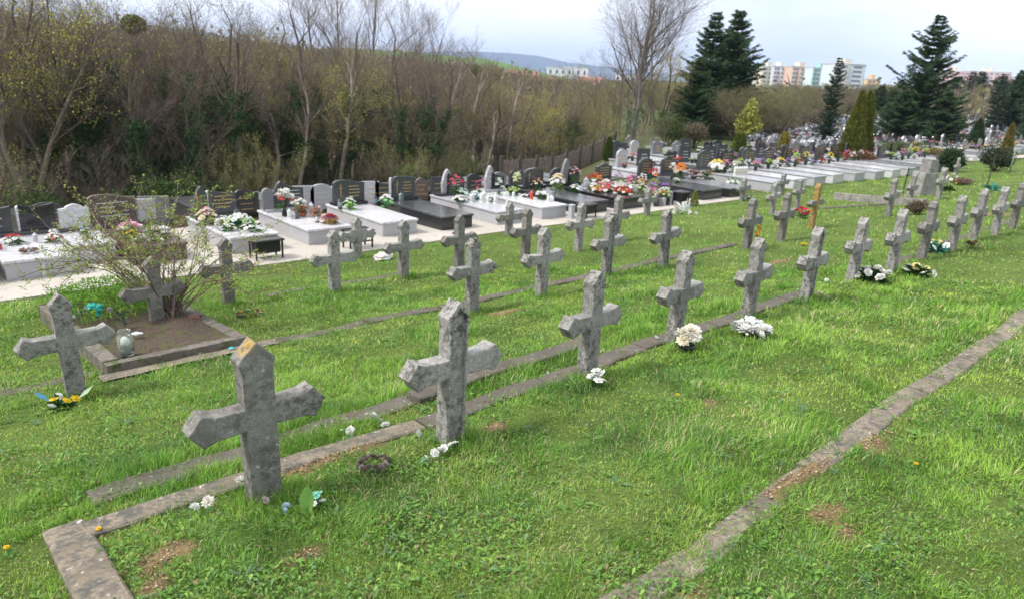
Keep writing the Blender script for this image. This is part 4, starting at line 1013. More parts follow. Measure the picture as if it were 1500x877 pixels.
GR = [G_LIGHT, G_BLACK, G_DARK, G_BROWN, G_MID, G_WHITE]
def curve(pts, n=5):
    out = []
    for i in range(len(pts) - 1):
        p0 = Vector(pts[max(0, i - 1)]); p1 = Vector(pts[i]); p2 = Vector(pts[i + 1]); p3 = Vector(pts[min(len(pts) - 1, i + 2)])
        for k in range(n):
            t = k / n; out.append(tuple(.5 * ((2 * p1) + (p2 - p0) * t + (2 * p0 - 5 * p1 + 4 * p2 - p3) * t * t + (3 * p1 - p0 - 3 * p2 + p3) * t ** 3)))
    out.append(tuple(pts[-1])); return out
def stone_outline(kind, w, h):
    """half-open list from bottom left going counter-clockwise (front view)"""
    a_ = w / 2
    if kind == 'wave': top = curve([(a_, h * .86), (a_ * .55, h * .88), (a_ * .1, h * .97), (-a_ * .4, h), (-a_ * .8, h * .97), (-a_, h * .88)])
    elif kind == 'slant': top = curve([(a_, h * .92), (a_ * .3, h * .98), (-a_ * .55, h), (-a_ * .8, h * .93)], 3) + [(-a_ * .92, h * .6)]
    elif kind == 'arch': top = curve([(a_, h * .78), (a_ * .75, h * .93), (a_ * .3, h), (0, h * 1.01), (-a_ * .3, h), (-a_ * .75, h * .93), (-a_, h * .78)], 3)
    elif kind == 'dip': top = curve([(a_, h), (a_ * .5, h * .93), (0, h * .9), (-a_ * .5, h * .93), (-a_, h)], 3)
    elif kind == 'heart': top = curve([(a_, h * .75), (a_ * .9, h * .95), (a_ * .5, h), (0, h * .86), (-a_ * .5, h), (-a_ * .9, h * .95), (-a_, h * .75)], 4)
    elif kind == 'shoulder': top = [(a_, h * .8), (a_ * .55, h * .84)] + curve([(a_ * .5, h * .9), (0, h), (-a_ * .5, h * .9)], 4) + [(-a_ * .55, h * .84), (-a_, h * .8)]
    elif kind == 'rect': top = [(a_, h * .96), (-a_, h)]
    elif kind == 'leaf': top = curve([(a_, h * .35), (a_ * .9, h * .7), (a_ * .2, h), (-a_ * .5, h * .8), (-a_, h * .4)], 4)
    elif kind == 'peak': top = curve([(a_, h * .8), (a_ * .4, h * .82), (-a_ * .5, h * .9), (-a_ * .95, h * 1.05)], 4) + [(-a_, h * .8)]
    else: top = [(a_, h), (-a_, h)]
    return [(-a_ * (.8 if kind == 'leaf' else 1), 0), (a_ * (.8 if kind == 'leaf' else 1), 0)] + top
def lines(q, x0, x1, z0, z1, n, y, th=.012, rr=rnd):
    for i in range(n):
        zc = z1 - (z1 - z0) * (i + .5) / n; x = x0 + rr.uniform(0, .12) * (x1 - x0); xe = x1 - rr.uniform(0, .25) * (x1 - x0)
        while x < xe - .006:
            e_ = min(xe, x + rr.uniform(.018, .06))
            q.box(x, e_, y - .0015, y + .002, zc - th / 2, zc + th / 2); x = e_ + .008
def headstone(par, xc, w, h, kind, mat, y, z, th=.075, gold=True, cross_=True, txt=True, name='headstone', edge=None, nl=4):
    q = MB(); o_ = stone_outline(kind, w, h); q.prism(o_, 0, th)
    o = q.build(name, mat, par, (xc, y, z), bevel=.005)
    if edge:
        q = MB(); q.prism([(-w / 2 - .022, 0), (-w / 2 - .002, 0), (-w / 2 - .002, h * .97), (-w / 2 - .03, h * .9)], .004, th - .004); q.build('rough_edge', edge, o, bevel=.004)
    gm = M_GOLD if gold else M_SILV
    if cross_:
        q = MB(); cx = -w * .28; q.box(cx - .006, cx + .006, -.004, .003, h * .22, h * .82); q.box(cx - .035, cx - .008, -.004, .003, h * .62, h * .62 + .012); q.box(cx + .008, cx + .035, -.004, .003, h * .62, h * .62 + .012)
        q.build('cross_emblem', gm, o)
    if txt:
        q = MB(); lines(q, (-w * .05 if cross_ else -w * .34), w * .38, h * .18, h * .78, nl, 0, .013); q.build('inscription', gm, o)
    return o
def slab(par, x0, x1, y0, y1, h, mbase, mlid, lidt=.04, over=.02, zb=0.0, joint=False):
    q = MB(); q.box(x0 + over, x1 - over, y0 + over, y1 - over, zb - .12, zb + h - lidt - .002); q.build('base', mbase, par, bevel=.004)
    q = MB()
    if joint:
        xm = (x0 + x1) / 2; q.box(x0, xm - .003, y0, y1, zb + h - lidt, zb + h); q.build('lid', mlid, par, bevel=.008)
        q = MB(); q.box(xm + .003, x1, y0, y1, zb + h - lidt, zb + h); q.build('lid', mlid, par, bevel=.008)
        q = MB(); q.box(xm - .022, xm + .022, y0 - .006, y0 + over - .003, zb - .1, zb + h - lidt); q.build('edge_strip', G_WHITE, par)
    else:
        q.box(x0, x1, y0, y1, zb + h - lidt, zb + h); q.build('lid', mlid, par, bevel=.008)
def footV(x): return float(np.interp(x, [1, 3, 6.7, 8, 9.5, 12, 16, 18, 24, 27, 35], [10.42, 10.40, 10.22, 10.10, 9.96, 9.9, 9.72, 9.5, 9.48, 9.15, 8.85]))
def grave(x0, x1, label, base=G_LIGHT, lid=None, h=.28, back=12.15, stones=(), plinth=G_DARK, joint=False, group='marble graves beside the path', y0=None):
    y0 = footV((x0 + x1) / 2) if y0 is None else y0
    zg = gz((x0 + x1) / 2, y0 + .5); g_ = empty('grave', ((x0 + x1) / 2, y0, zg), 0, label, 'grave', group); xc = (x0 + x1) / 2
    slab(g_, x0 - xc, x1 - xc, 0, back - y0, h, base, lid or base, joint=joint)
    ys_ = back - y0 - .28
    if plinth: q = MB(); q.box(x0 - xc + .03, x1 - xc - .03, ys_ - .06, ys_ + .17, h + .001, h + .055); q.build('plinth', plinth, g_, bevel=.005)
    for s_ in stones:
        s_ = dict(s_); dx = s_.pop('dx', 0); headstone(g_, dx, y=ys_ + s_.pop('dy', 0), z=h + (.056 if plinth else .002), **s_)
    return g_, zg + h
def lantern(x, y, z, label, body=(.6, .6, .62), glass=(.45, .05, .03), s=1.0, group='grave lanterns and candles', tall=1.0):
    r_ = empty('grave_lantern', (x, y, z), 0, label, 'lantern', group); r_.scale = (s, s, s * tall)
    q = MB(); q.lathe([(.034, 0), (.036, .006), (.03, .014), (.03, .02)], 10); q.build('base', plain('lantern_metal_%d' % int(body[0] * 100), body, .35, .5), r_, smooth=False)
    q = MB(); q.lathe([(.026, .02), (.030, .03), (.030, .085), (.024, .098)], 10); q.build('glass', plain('lantern_glass_%d_%d' % (int(glass[0] * 100), int(glass[1] * 100)), glass, .15, .6), r_, smooth=True)
    q = MB(); q.lathe([(.032, .098), (.034, .104), (.018, .125), (.008, .132), (.008, .145)], 10); q.build('cap', plain('lantern_metal_%d' % int(body[0] * 100), body, .35, .5), r_, smooth=False)
    return r_
SG = []      # (surface z, x0, x1, y0)
def st(**k): return k
g0, z0 = grave(1.28, 2.12, 'white double marble grave at the far left edge with two lids', G_LIGHT, G_WHITE, joint=True, stones=[st(dx=-.36, w=.62, h=.36, kind='dip', mat=G_DARK, cross_=False, gold=False), st(dx=.26, w=.44, h=.37, kind='dip', mat=G_BLACK, cross_=False, txt=False, edge=G_WHITE)])
g0b, z0b = grave(.2, 1.22, 'pale marble grave cut by the left edge of the picture', G_WHITE, G_WHITE, stones=[st(dx=.1, w=.8, h=.34, kind='dip', mat=G_DARK, cross_=False, gold=False)])
g1, z1 = grave(2.74, 3.50, 'brown granite grave behind the rose bush with a wide curved headstone', G_BROWN, G_BROWN, stones=[st(dx=-.18, w=.66, h=.44, kind='wave', mat=G_BROWN, cross_=False, gold=False), st(dx=.30, w=.26, h=.33, kind='rect', mat=G_LIGHT, cross_=False, txt=False, dy=.02)], plinth=G_BROWN)
g1b, z1b = grave(2.16, 2.70, 'white marble grave with a photo headstone between the brown and the far left grave', G_WHITE, G_WHITE, y0=10.9, stones=[st(dx=0, w=.42, h=.34, kind='shoulder', mat=G_WHITE, cross_=False, gold=False)])
q = MB(); q.lathe([(.05, 0), (.05, .006), (.03, .008)], 14); o = q.build('photo_medallion', plain('sepia_photo', (.12, .07, .05), .2), g1, (-.1, 1.46, z1 - gz(3.1, footV(3.1) + .5) + .27)); o.rotation_euler = (PI / 2, 0, 0); o.scale = (1, 1.2, 1)
g2, z2 = grave(4.08, 4.86, 'light grey marble grave behind the left black metal bench', G_LIGHT, G_WHITE, stones=[st(dx=-.22, w=.22, h=.47, kind='leaf', mat=G_DARK, txt=False), st(dx=.14, w=.46, h=.41, kind='peak', mat=G_DARK, cross_=False, edge=G_LIGHT)])
g3, z3 = grave(5.31, 6.10, 'white marble grave with potted plants and a heart shaped stone', G_LIGHT, G_WHITE, stones=[st(dx=-.30, w=.20, h=.36, kind='arch', mat=G_MID, cross_=False, txt=False), st(dx=-.08, w=.26, h=.47, kind='leaf', mat=G_DARK, cross_=False, txt=False), st(dx=.19, w=.36, h=.42, kind='peak', mat=G_DARK, cross_=False, gold=False, edge=G_MID)], plinth=G_LIGHT)
g4, z4 = grave(6.66, 7.42, 'smooth bare white marble grave under a dark wavy headstone with gold cross', G_LIGHT, G_WHITE, stones=[st(dx=-.02, w=.66, h=.42, kind='wave', mat=G_DARK, edge=None)], plinth=G_BLACK)
g5, z5 = grave(7.86, 8.62, 'black granite grave with polished lid and a slanted stone with gold cross', G_BLACK, G_DARK, stones=[st(dx=.02, w=.56, h=.42, kind='slant', mat=G_DARK, edge=G_ROUGH)], plinth=G_BLACK)
g6, z6 = grave(9.12, 9.82, 'light grey granite grave crowded with vases under a curved white edged stone', G_LIGHT, G_LIGHT, stones=[st(dx=-.08, w=.24, h=.50, kind='leaf', mat=G_ROUGH, cross_=False, txt=False, dy=.02), st(dx=.12, w=.40, h=.40, kind='peak', mat=G_BLACK, cross_=False, gold=False, dy=-.03)], plinth=G_BLACK)
g7, z7 = grave(10.32, 11.08, 'light grey granite grave with a red candle and white flowers', G_LIGHT, G_WHITE, stones=[st(dx=-.1, w=.24, h=.52, kind='leaf', mat=G_ROUGH, cross_=False, txt=False, dy=.02), st(dx=.12, w=.34, h=.36, kind='peak', mat=G_BLACK, cross_=False, gold=False, dy=-.03)], plinth=G_LIGHT)
g8, z8 = grave(11.54, 12.40, 'black granite grave with mirror lid under a headstone with ornate gold cross', G_BLACK, G_DARK, stones=[st(dx=.02, w=.62, h=.40, kind='arch', mat=G_DARK, txt=False)], plinth=G_BLACK)
g9, z9 = grave(12.76, 13.66, 'black granite grave heaped with red and white flowers', G_BLACK, G_BLACK, stones=[st(dx=-.12, w=.26, h=.58, kind='leaf', mat=G_MID, cross_=False, txt=False), st(dx=.16, w=.40, h=.34, kind='heart', mat=G_BLACK, cross_=False, txt=False, dy=-.03)], plinth=G_BLACK)
g10, z10 = grave(14.15, 15.0, 'pale grave with the crowded stand of mixed flower pots', G_LIGHT, G_LIGHT, stones=[st(w=.6, h=.42, kind='shoulder', mat=G_DARK, cross_=False)], y0=9.9)
g11, z11 = grave(15.9, 16.85, 'long black granite grave in front of a small flower hung cross', G_BLACK, G_DARK, stones=[st(w=.62, h=.46, kind='arch', mat=G_DARK, cross_=False)])
g12, z12 = grave(17.0, 17.85, 'black granite grave right of the long black slab with pots of orange flowers', G_BLACK, G_MID, stones=[st(w=.56, h=.5, kind='shoulder', mat=G_DARK, cross_=False)])
nrow = [('pale long grave left of the mustard cross', G_LIGHT), ('pale grave directly behind the mustard cross top', G_WHITE), ('second pale grave right of the mustard cross', G_LIGHT), ('third pale grave right of the mustard cross', G_WHITE),
        ('fourth pale grave right of the mustard cross', G_LIGHT), ('fifth pale grave right of the mustard cross', G_LIGHT), ('pale grave above the white scraps on the lawn', G_WHITE), ('grave directly left of the grey pillar', G_LIGHT),
        ('grave half hidden behind the grey pillar', G_MID), ('grave just right of the grey pillar', G_LIGHT), ('grave beside the plain distant stone cross', G_LIGHT), ('last pale grave of the long row before the footpath', G_WHITE)]
kinds_ = ['arch', 'heart', 'wave', 'shoulder', 'peak', 'dip', 'rect']
xg = 19.3
FRONT_TOPS = []
for i, (l, mt) in enumerate(nrow):
    w_ = .86; gx_, gzt = grave(xg, xg + w_, l, mt, mt, h=.3, stones=[st(w=.70, h=.54, kind=kinds_[i % 6], mat=(G_DARK, G_BLACK, G_DARK)[i % 3], cross_=i % 2 == 0)], y0=footV(xg + .5) + .1, back=12.4 if i < 9 else 11.6)
    FRONT_TOPS.append((xg + .5, gzt)); xg += 1.36

# second line of headstones, just behind the first
back_l = [(2.3, .5, 'arch', G_DARK, 'dark arched headstone half hidden behind the upper twigs of the rose bush'), (4.95, .5, 'shoulder', G_DARK, 'dark shouldered headstone between the gold cross stone and the big white flowers'), (5.55, .46, 'wave', G_BLACK, 'black wavy headstone behind the tall vase of white and red flowers'), (7.72, .44, 'arch', G_DARK, 'dark arched headstone just right of the wavy one with gold cross'), (9.1, .4, 'heart', G_DARK, 'small dark headstone left of the brownish one'), (10.65, .44, 'shoulder', G_BLACK, 'black headstone behind the magenta roses'), (12.6, .46, 'heart', G_DARK, 'dark twin lobed headstone behind the tall white lilies'), (14.75, .5, 'wave', G_DARK, 'dark wavy headstone behind the stand of mixed flower pots'),
          (3.9, .5, 'rect', G_MID, 'low grey headstone behind the pink blooms left of the first bench'), (6.35, .40, 'rect', G_MID, 'plain pale headstone left of the speckled grey one'), (6.72, .44, 'rect', G_LIGHT, 'small pale block headstone behind the potted plants'),
          (7.1, .5, 'arch', G_LIGHT, 'speckled light grey headstone left of the dark wavy one'), (8.28, .4, 'rect', G_WHITE, 'narrow white headstone between dark wavy and twin curved stones'), (8.62, .5, 'peak', G_DARK, 'twin curved dark headstone with gold text'),
          (9.6, .42, 'shoulder', G_BROWN, 'brownish headstone with gold text right of the slanted one'), (10.1, .4, 'rect', G_DARK, 'low dark headstone left of the red roses'), (11.2, .42, 'wave', G_DARK, 'dark headstone behind the vases of the grey grave'),
          (12.0, .45, 'arch', G_MID, 'round topped grey headstone behind the red candle grave'), (13.2, .42, 'shoulder', G_DARK, 'dark headstone left of the ornate gold cross'), (14.1, .45, 'arch', G_DARK, 'dark round headstone right of the ornate gold cross')]
for x, w_, kd, mt, l in back_l:
    y_ = 13.1; zg = gz(x, y_); g_ = empty('grave', (x, y_, zg), 0, l, 'grave', 'graves of the second line')
    slab(g_, -w_ * .6, w_ * .6, .1, 1.6, .2, mt, mt); headstone(g_, 0, w_, .52, kd, mt, 0.0, .02, gold=mt is not G_LIGHT, cross_=False, th=.07, nl=3)

# ------------------------------------------------------------------ what stands on the graves
GG = 'flowers standing on the marble graves'
def fb(x, y, z, l, bl, **k):
    k = {**dict(r=.09, h=.12, bs=.04, nleaf=18, joined=True, group=GG), **k}; k['scale'] = k.get('scale', 1.0) * 1.08; bl = [(a_, b_, c_ + 2) for a_, b_, c_ in bl]
    return bouquet(x, y, l, bl, z=z, **k)
# far left grave
fb(1.2, 11.2, z0, 'white lily pot on the far left marble grave', [('cup', WHITE, 7)], pot='cone', potmat=M_WPOT)
fb(1.55, 11.35, z0, 'red roses in white ribbon on the far left marble grave', [('rose', RED, 4), ('cup', WHITE, 5)], r=.13)
fb(1.02, 10.95, z0b, 'single red rose posy at the left edge grave', [('rose', RED, 3), ('rose', (.5, .5, .5), 3)], r=.1, h=.07)
fb(2.0, 11.2, z0, 'white and pink posy on the right lid of the far left grave', [('cup', WHITE, 4), ('rose', (.45, .1, .12), 2)], r=.1)
wb = wreath(1.62, 10.75, 'round wicker wreath lying on the far left marble grave', [(.25, .16, .12), (.3, .2, .15)], .085, z=z0 + .002, leafc=(.18, .12, .08))
for i, (x, y, c_) in enumerate(((1.35, 11.0, (.45, .05, .03)), (1.8, 11.3, (.5, .5, .5)), (2.02, 11.45, (.45, .05, .03)), (.95, 11.3, (.5, .5, .5)))): lantern(x, y, z0, ['red', 'clear', 'small red', 'pale'][i] + ' candle lantern on the far left marble grave', glass=c_)
fb(2.45, 11.55, z1b, 'blue and white lantern posy on the narrow photo grave', [('cup', (.5, .55, .7), 4)], r=.07)
# brown grave
fb(2.98, 11.2, z1, 'pink peony bunch on the brown granite grave', [('peony', (.75, .42, .52), 3), ('peony', WHITE, 2)], r=.13, h=.16, bs=.07)
fb(3.25, 10.85, z1, 'large white bouquet over the brown granite grave', [('peony', WHITE, 7)], r=.17, h=.14, bs=.06)
fb(3.05, 10.65, z1, 'white blossoms near the foot of the brown granite grave', [('peony', WHITE, 6)], r=.18, h=.08, bs=.05)
fb(2.9, 10.9, z1, 'yellow tulip posy on the brown granite grave', [('cup', YEL, 4)], r=.08)
# grave 2
fb(4.15, 11.4, z2, 'pale pink and cream roses at the gold cross stone', [('rose', (.75, .52, .48), 4), ('rose', CREAM, 4)], r=.14, h=.24, bs=.055)
fb(4.30, 11.1, z2, 'white wrapped bouquet on the grave behind the left bench', [('cup', WHITE, 5)], r=.1, h=.16)
fb(4.50, 10.95, z2, 'big green and white bouquet in the middle of the grave behind the left bench', [('cup', WHITE, 9), ('cup', LGRN, 4)], r=.20, h=.20, bs=.055, nleaf=40, leafcol=(.05, .22, .10))
fb(4.55, 10.62, z2, 'white lilies near the foot of the grave behind the left bench', [('cup', WHITE, 7)], r=.16, h=.10, bs=.055)
fb(4.25, 10.8, z2, 'small white bouquet left on the grave behind the left bench', [('cup', WHITE, 5)], r=.11, h=.1)
lantern(4.66, 11.45, z2, 'black and white lantern at the headstone behind the left bench', (.05, .05, .05), (.6, .6, .6), 1.5)
lantern(4.12, 10.9, z2, 'tall white candle on the grave behind the left bench', (.7, .7, .7), (.7, .7, .7), 1.3)
# grave 3
ph = bouquet(5.48, 11.42, 'tall vase of huge white and red flowers on the potted plant grave', [('peony', WHITE, 6), ('rose', (.65, .12, .08), 3)], z=z3, r=.15, h=.30, pot='vase', potmat=M_BLACK, bs=.075, nleaf=8, group=GG)
fb(5.82, 11.55, z3, 'white carnations with orange pot at the back of the potted plant grave', [('mum', WHITE, 7)], r=.12, h=.17, pot='bowl', potmat=M_TERRA, bs=.05, leafcol=(.25, .38, .12))
fb(5.74, 11.3, z3, 'dried reddish heather in a terracotta bowl', [('mum', (.40, .16, .10), 9)], r=.12, h=.11, pot='bowl', potmat=M_TERRA, bs=.035, leafcol=(.22, .15, .09))
fb(5.92, 11.12, z3, 'second terracotta bowl with pinkish dried heather', [('mum', (.45, .25, .20), 9)], r=.11, h=.1, pot='bowl', potmat=M_TERRA, bs=.035, leafcol=(.3, .2, .12))
hb = fb(5.86, 10.55, z3, 'round wicker basket of red, purple and yellow heather near the grave foot', [('mum', (.42, .06, .07), 8), ('mum', (.40, .22, .35), 6), ('mum', (.60, .38, .10), 5)], r=.13, h=.13, bs=.045, nleaf=30, leafcol=(.25, .2, .08))
q = MB(); q.lathe([(.08, 0), (.085, .01), (.085, .05), (.08, .055)], 18); q.build('basket', M_WICK, hb)
lantern(5.58, 11.15, z3, 'small dark lantern between vase and heather bowl', (.04, .04, .04), (.1, .1, .1), 1.2)
lantern(5.72, 10.72, z3, 'clear glass candle left of the wicker basket', (.05, .05, .05), (.6, .62, .6), 1.1)
lantern(5.46, 11.2, z3, 'white angel like candle holder on the potted plant grave', (.75, .75, .73), (.75, .75, .73), 1.2)
lantern(6.0, 11.45, z3, 'glass candle at the back right of the potted plant grave', (.6, .6, .6), (.5, .55, .5), 1.4)
lantern(6.05, 11.25, z3, 'pale green glass candle at the right of the potted plant grave', (.6, .6, .6), (.5, .6, .5), 1.2)
fb(6.78, 11.45, z4, 'white and fresh green bouquet left of the dark wavy headstone', [('cup', WHITE, 4), ('cup', (.35, .6, .2), 5)], r=.11, h=.2, bs=.045, leafcol=(.2, .42, .1))
fb(7.50, 11.35, z4, 'white lilies with green ribbon between white and black graves', [('cup', WHITE, 6), ('cup', (.3, .62, .25), 3)], r=.13, h=.22, bs=.05, leafcol=(.15, .4, .15))
lantern(6.66, 11.6, z4, 'dark lantern left of the wavy headstone', (.03, .03, .03), (.3, .35, .4), 1.4)
lantern(7.45, 11.65, z4, 'dark lantern right of the wavy headstone', (.03, .03, .03), (.2, .25, .3), 1.4)
lantern(7.98, 11.55, z5, 'greenish lantern left on the black granite grave', (.1, .14, .13), (.15, .22, .2), 1.6)
# grave 6
fb(9.20, 11.35, z6, 'tall red roses in a dark vase at the curved stone', [('rose', (.62, .08, .10), 7)], r=.15, h=.33, bs=.055, pot='vase', potmat=M_BLACK)
fb(9.30, 11.25, z6, 'mint and white flowers beside the tall red roses', [('cup', (.62, .75, .68), 8)], r=.14, h=.24, bs=.05)
fb(9.14, 11.15, z6, 'round white lily wreath at the corner of the vase crowded grave', [('cup', WHITE, 8)], r=.13, h=.12, bs=.055)
fb(9.68, 11.3, z6, 'teal leaved white bouquet in the middle of the vase crowded grave', [('cup', (.62, .75, .75), 8)], r=.14, h=.14, bs=.045, leafcol=(.05, .25, .22))
fb(9.78, 10.95, z6, 'low green and white arrangement right on the vase crowded grave', [('cup', WHITE, 5)], r=.11, h=.1, leafcol=(.03, .16, .09))
for i, (x, y) in enumerate(((9.36, 11.05), (9.46, 11.12), (9.56, 10.95), (9.62, 10.82), (9.80, 11.15), (9.72, 10.7))): lantern(x, y, z6, ['first', 'second', 'third', 'fourth', 'rightmost', 'foremost'][i] + ' white glass candle from the left on the vase crowded grave', (.75, .75, .74), (.72, .73, .72), 1.2 + .1 * (i % 3))
q = MB(); q.box(-.07, .07, -.05, .05, 0, .02); q.lathe([(.03, .02), (.03, .06), (.022, .09), (.026, .12), (.012, .15)], 10); o = q.build('angel_figurine', M_WPOT, None, (9.62, 10.25, z6)); tag(o, 'small white angel figurine near the foot of the vase crowded grave', 'figurine')
# grave 7
fb(10.15, 11.7, z7, 'magenta roses behind the curved stone of the red candle grave', [('rose', (.6, .1, .25), 4)], r=.1, h=.3)
fb(10.5, 11.45, z7, 'pale mint hydrangea on a tall stem at the red candle grave', [('peony', (.7, .78, .68), 3)], r=.07, h=.33, bs=.06)
fb(10.7, 11.3, z7, 'yellow green chrysanthemums on the red candle grave', [('mum', (.65, .72, .3), 6)], r=.12, h=.16)
fb(10.85, 11.3, z7, 'green leafy pot on the red candle grave', [('mum', (.4, .6, .2), 5)], r=.1, h=.14)
fb(11.02, 11.45, z7, 'pale yellow chrysanthemum ball in a black vase', [('mum', (.72, .75, .5), 6)], r=.08, h=.27, pot='vase', potmat=M_BLACK, bs=.06)
fb(10.98, 10.62, z7, 'big white magnolia blooms by the red candle', [('peony', WHITE, 6)], r=.13, h=.15, bs=.06)
fb(10.88, 10.95, z7, 'purple and white pansies on the red candle grave', [('cup', (.5, .25, .4), 3), ('cup', WHITE, 4)], r=.12, h=.08)
lantern(10.78, 10.72, z7, 'tall bright red candle on a light grey grave', (.55, .05, .02), (.65, .05, .02), 1.1, tall=1.3)
for i, (x, y) in enumerate(((10.45, 11.2), (10.6, 11.1), (10.92, 10.35), (11.0, 10.3), (11.06, 10.4))): lantern(x, y, z7, ['left back', 'second back', 'front left', 'front middle', 'front right'][i] + ' pale candle on the red candle grave', (.7, .7, .7), (.7, .72, .7), 1.0 + .1 * (i % 3), tall=.8)
q = MB(); q.box(-.05, .05, -.05, .05, 0, .22); q.box(-.06, .06, -.06, .06, .222, .25); q.box(-.08, .08, -.08, .08, -.05, -.0); o = q.build('marble_post', G_LIGHT, None, (10.98, 9.72, gz(11, 9.7) + .05), bevel=.004); tag(o, 'short pale marble post at the foot of the red candle grave', 'post')
fb(11.72, 11.5, z8, 'orange and cream roses left of the ornate gold cross', [('rose', (.65, .35, .2), 3), ('rose', CREAM, 3)], r=.12, h=.28)
fb(12.35, 11.45, z8, 'tall white and cream lilies right of the ornate gold cross', [('cup', CREAM, 8), ('cup', WHITE, 5)], r=.18, h=.34, bs=.06, leafcol=(.28, .38, .12))
fb(12.5, 11.0, z8, 'white flowers between the two black granite graves', [('cup', WHITE, 7)], r=.14, h=.16, bs=.05)
fb(12.86, 11.35, z9, 'pink hyacinths in a tall black vase', [('mum', (.75, .45, .5), 7)], r=.12, h=.33, pot='vase', potmat=M_BLACK)
lantern(13.08, 11.2, z9, 'silver lantern on the flower heaped black grave', (.5, .52, .55), (.5, .55, .6), 2.0)
pal9 = [('red gerberas', RED, 'mum'), ('orange red roses', (.7, .12, .05), 'rose'), ('yellow lilies', (.8, .6, .08), 'cup'), ('white lilies', WHITE, 'cup'), ('salmon roses', (.75, .3, .25), 'rose'), ('crimson roses', (.5, .03, .06), 'rose'), ('cream roses', CREAM, 'rose'), ('coral carnations', (.75, .22, .18), 'mum')]
spots9 = [(13.5, 11.4, .34), (13.62, 11.3, .40), (13.72, 11.35, .3), (13.25, 11.1, .18), (13.38, 10.95, .2), (13.55, 10.85, .22), (13.7, 10.7, .18), (13.3, 10.7, .12), (13.6, 10.45, .14), (13.45, 10.3, .1), (13.2, 10.95, .1), (13.62, 11.0, .26), (13.0, 10.7, .1)]
where9 = ['at the very back', 'tallest of the heap', 'back right', 'left by the lantern', 'centre left', 'centre', 'centre right', 'low left', 'low right', 'at the foot', 'near the silver lantern', 'right of centre, raised', 'leftmost low']
for i, (x, y, h_) in enumerate(spots9):
    n_, c_, k_ = pal9[i % 8]; fb(x, y, z9, f'{n_} {where9[i]} of the flower heaped black grave', [(k_, c_, 6), ('cup', WHITE, 1)], r=.13, h=h_ * .8, bs=.05)
for i, (x, y) in enumerate(((13.5, 10.15), (13.3, 10.45), (13.66, 10.3))): lantern(x, y, z9, ['foremost', 'left', 'right'][i] + ' red glass lantern in front of the flower heap', (.6, .6, .6), (.4, .06, .04), 1.5)
pal10 = [('purple lilacs', PURP, 'mum'), ('magenta roses', (.6, .12, .35), 'rose'), ('white carnations', WHITE, 'mum'), ('pink roses', PINK, 'rose'), ('orange mums', (.6, .3, .08), 'mum'), ('green yellow spurge', (.4, .42, .1), 'mum'), ('pale pink roses', (.75, .55, .55), 'rose'), ('lavender asters', (.45, .33, .6), 'mum')]
where10 = ['top left', 'top right', 'upper left', 'upper middle', 'upper right', 'middle left', 'middle', 'middle right', 'lower left', 'lower middle', 'lower right', 'leftmost low', 'rightmost low']
for i in range(13):
    n_, c_, k_ = pal10[i % 8]; x = 13.95 + (i * .37) % 1.0; y = 10.9 - .09 * i; h_ = .42 - .027 * i
    fb(x, y, z10 - .06, f'{n_} {where10[i]} in the crowded stand of mixed flower pots', [(k_, c_, 6), ('cup', LGRN, 2)], r=.14, h=max(.1, h_), bs=.045, nleaf=26, leafcol=(.15, .2, .05))
for i, x in enumerate((13.95, 14.1, 14.25, 14.4)):
    q = MB(); q.box(-.045, .045, -.04, .04, 0, .2); o = q.build('planter_box', (M_DPOT, G_MID, G_LIGHT, M_DPOT)[i], None, (x, 9.72, gz(x, 9.7)), bevel=.006); tag(o, ['leftmost dark', 'grey', 'pale stone', 'rightmost dark'][i] + ' planter box below the stand of mixed flower pots', 'planter')
q = tuft_mesh(rr_, 10, .01, .01, [(.2, .3, .05)])
def cone_bush(x, y, h, r, l, cols_, cat='conifer', z=None, n=2400, group=None, name='dwarf_conifer', ls=.035, two=False, power=.7, flame=True):
    q_ = MB(); lc = []; rg = np.random.default_rng(int(x * 100) % 9999)
    u = rg.random(n); t_ = rg.uniform(0, 2 * PI, n); prof = np.power(np.clip(1 - u, 0, 1), power) * (1 - .45 * np.exp(-u * 14)); rr = r * prof * (rg.random(n) ** .22) * (1 + .14 * np.sin(t_ * 5 + u * 9))
    cx = np.where(rg.random(n) < .5, -r * .42, r * .42) if two else 0; rr = rr * (.62 if two else 1)
    P = np.stack([cx + rr * np.cos(t_), rr * np.sin(t_), u * h], 1)
    d = np.stack([np.cos(t_) * .5, np.sin(t_) * .5, np.full(n, 1.0 if flame else .2)], 1) + rg.normal(0, .35, (n, 3)); d /= np.linalg.norm(d, axis=1)[:, None]
    s_ = np.cross(d, rg.normal(0, 1, (n, 3))); s_ /= np.linalg.norm(s_, axis=1)[:, None]; L = ls * rg.uniform(.6, 1.4, n)[:, None]
    V = np.stack([P - s_ * L * .3, P + s_ * L * .3, P + d * L * 1.5], 1).reshape(-1, 3); F = np.arange(3 * n).reshape(-1, 3)
    c_ = np.array(cols_)[rg.integers(0, len(cols_), n)] * rg.uniform(.6, 1.3, (n, 1)); C = np.repeat(c_[:, None], 3, 1).reshape(-1, 3)
    root = empty(name, (x, y, gz(x, y) if z is None else z), 0, l, cat, group)
    link('foliage', np_mesh('foliage', V, F, C, M_NEEDLE), root)
    q_.tube([(0, 0, -.1), (0, 0, h * .6)], [r * .09, r * .03], 5, 0, (.12, .08, .06)); q_.build('trunk', M_BARK, root)
    return root
cone_bush(14.95, 9.32, .34, .11, 'small yellow green dwarf conifer at the path edge by the flower stand', [(.26, .30, .05), (.2, .26, .05)], ls=.03, n=900)
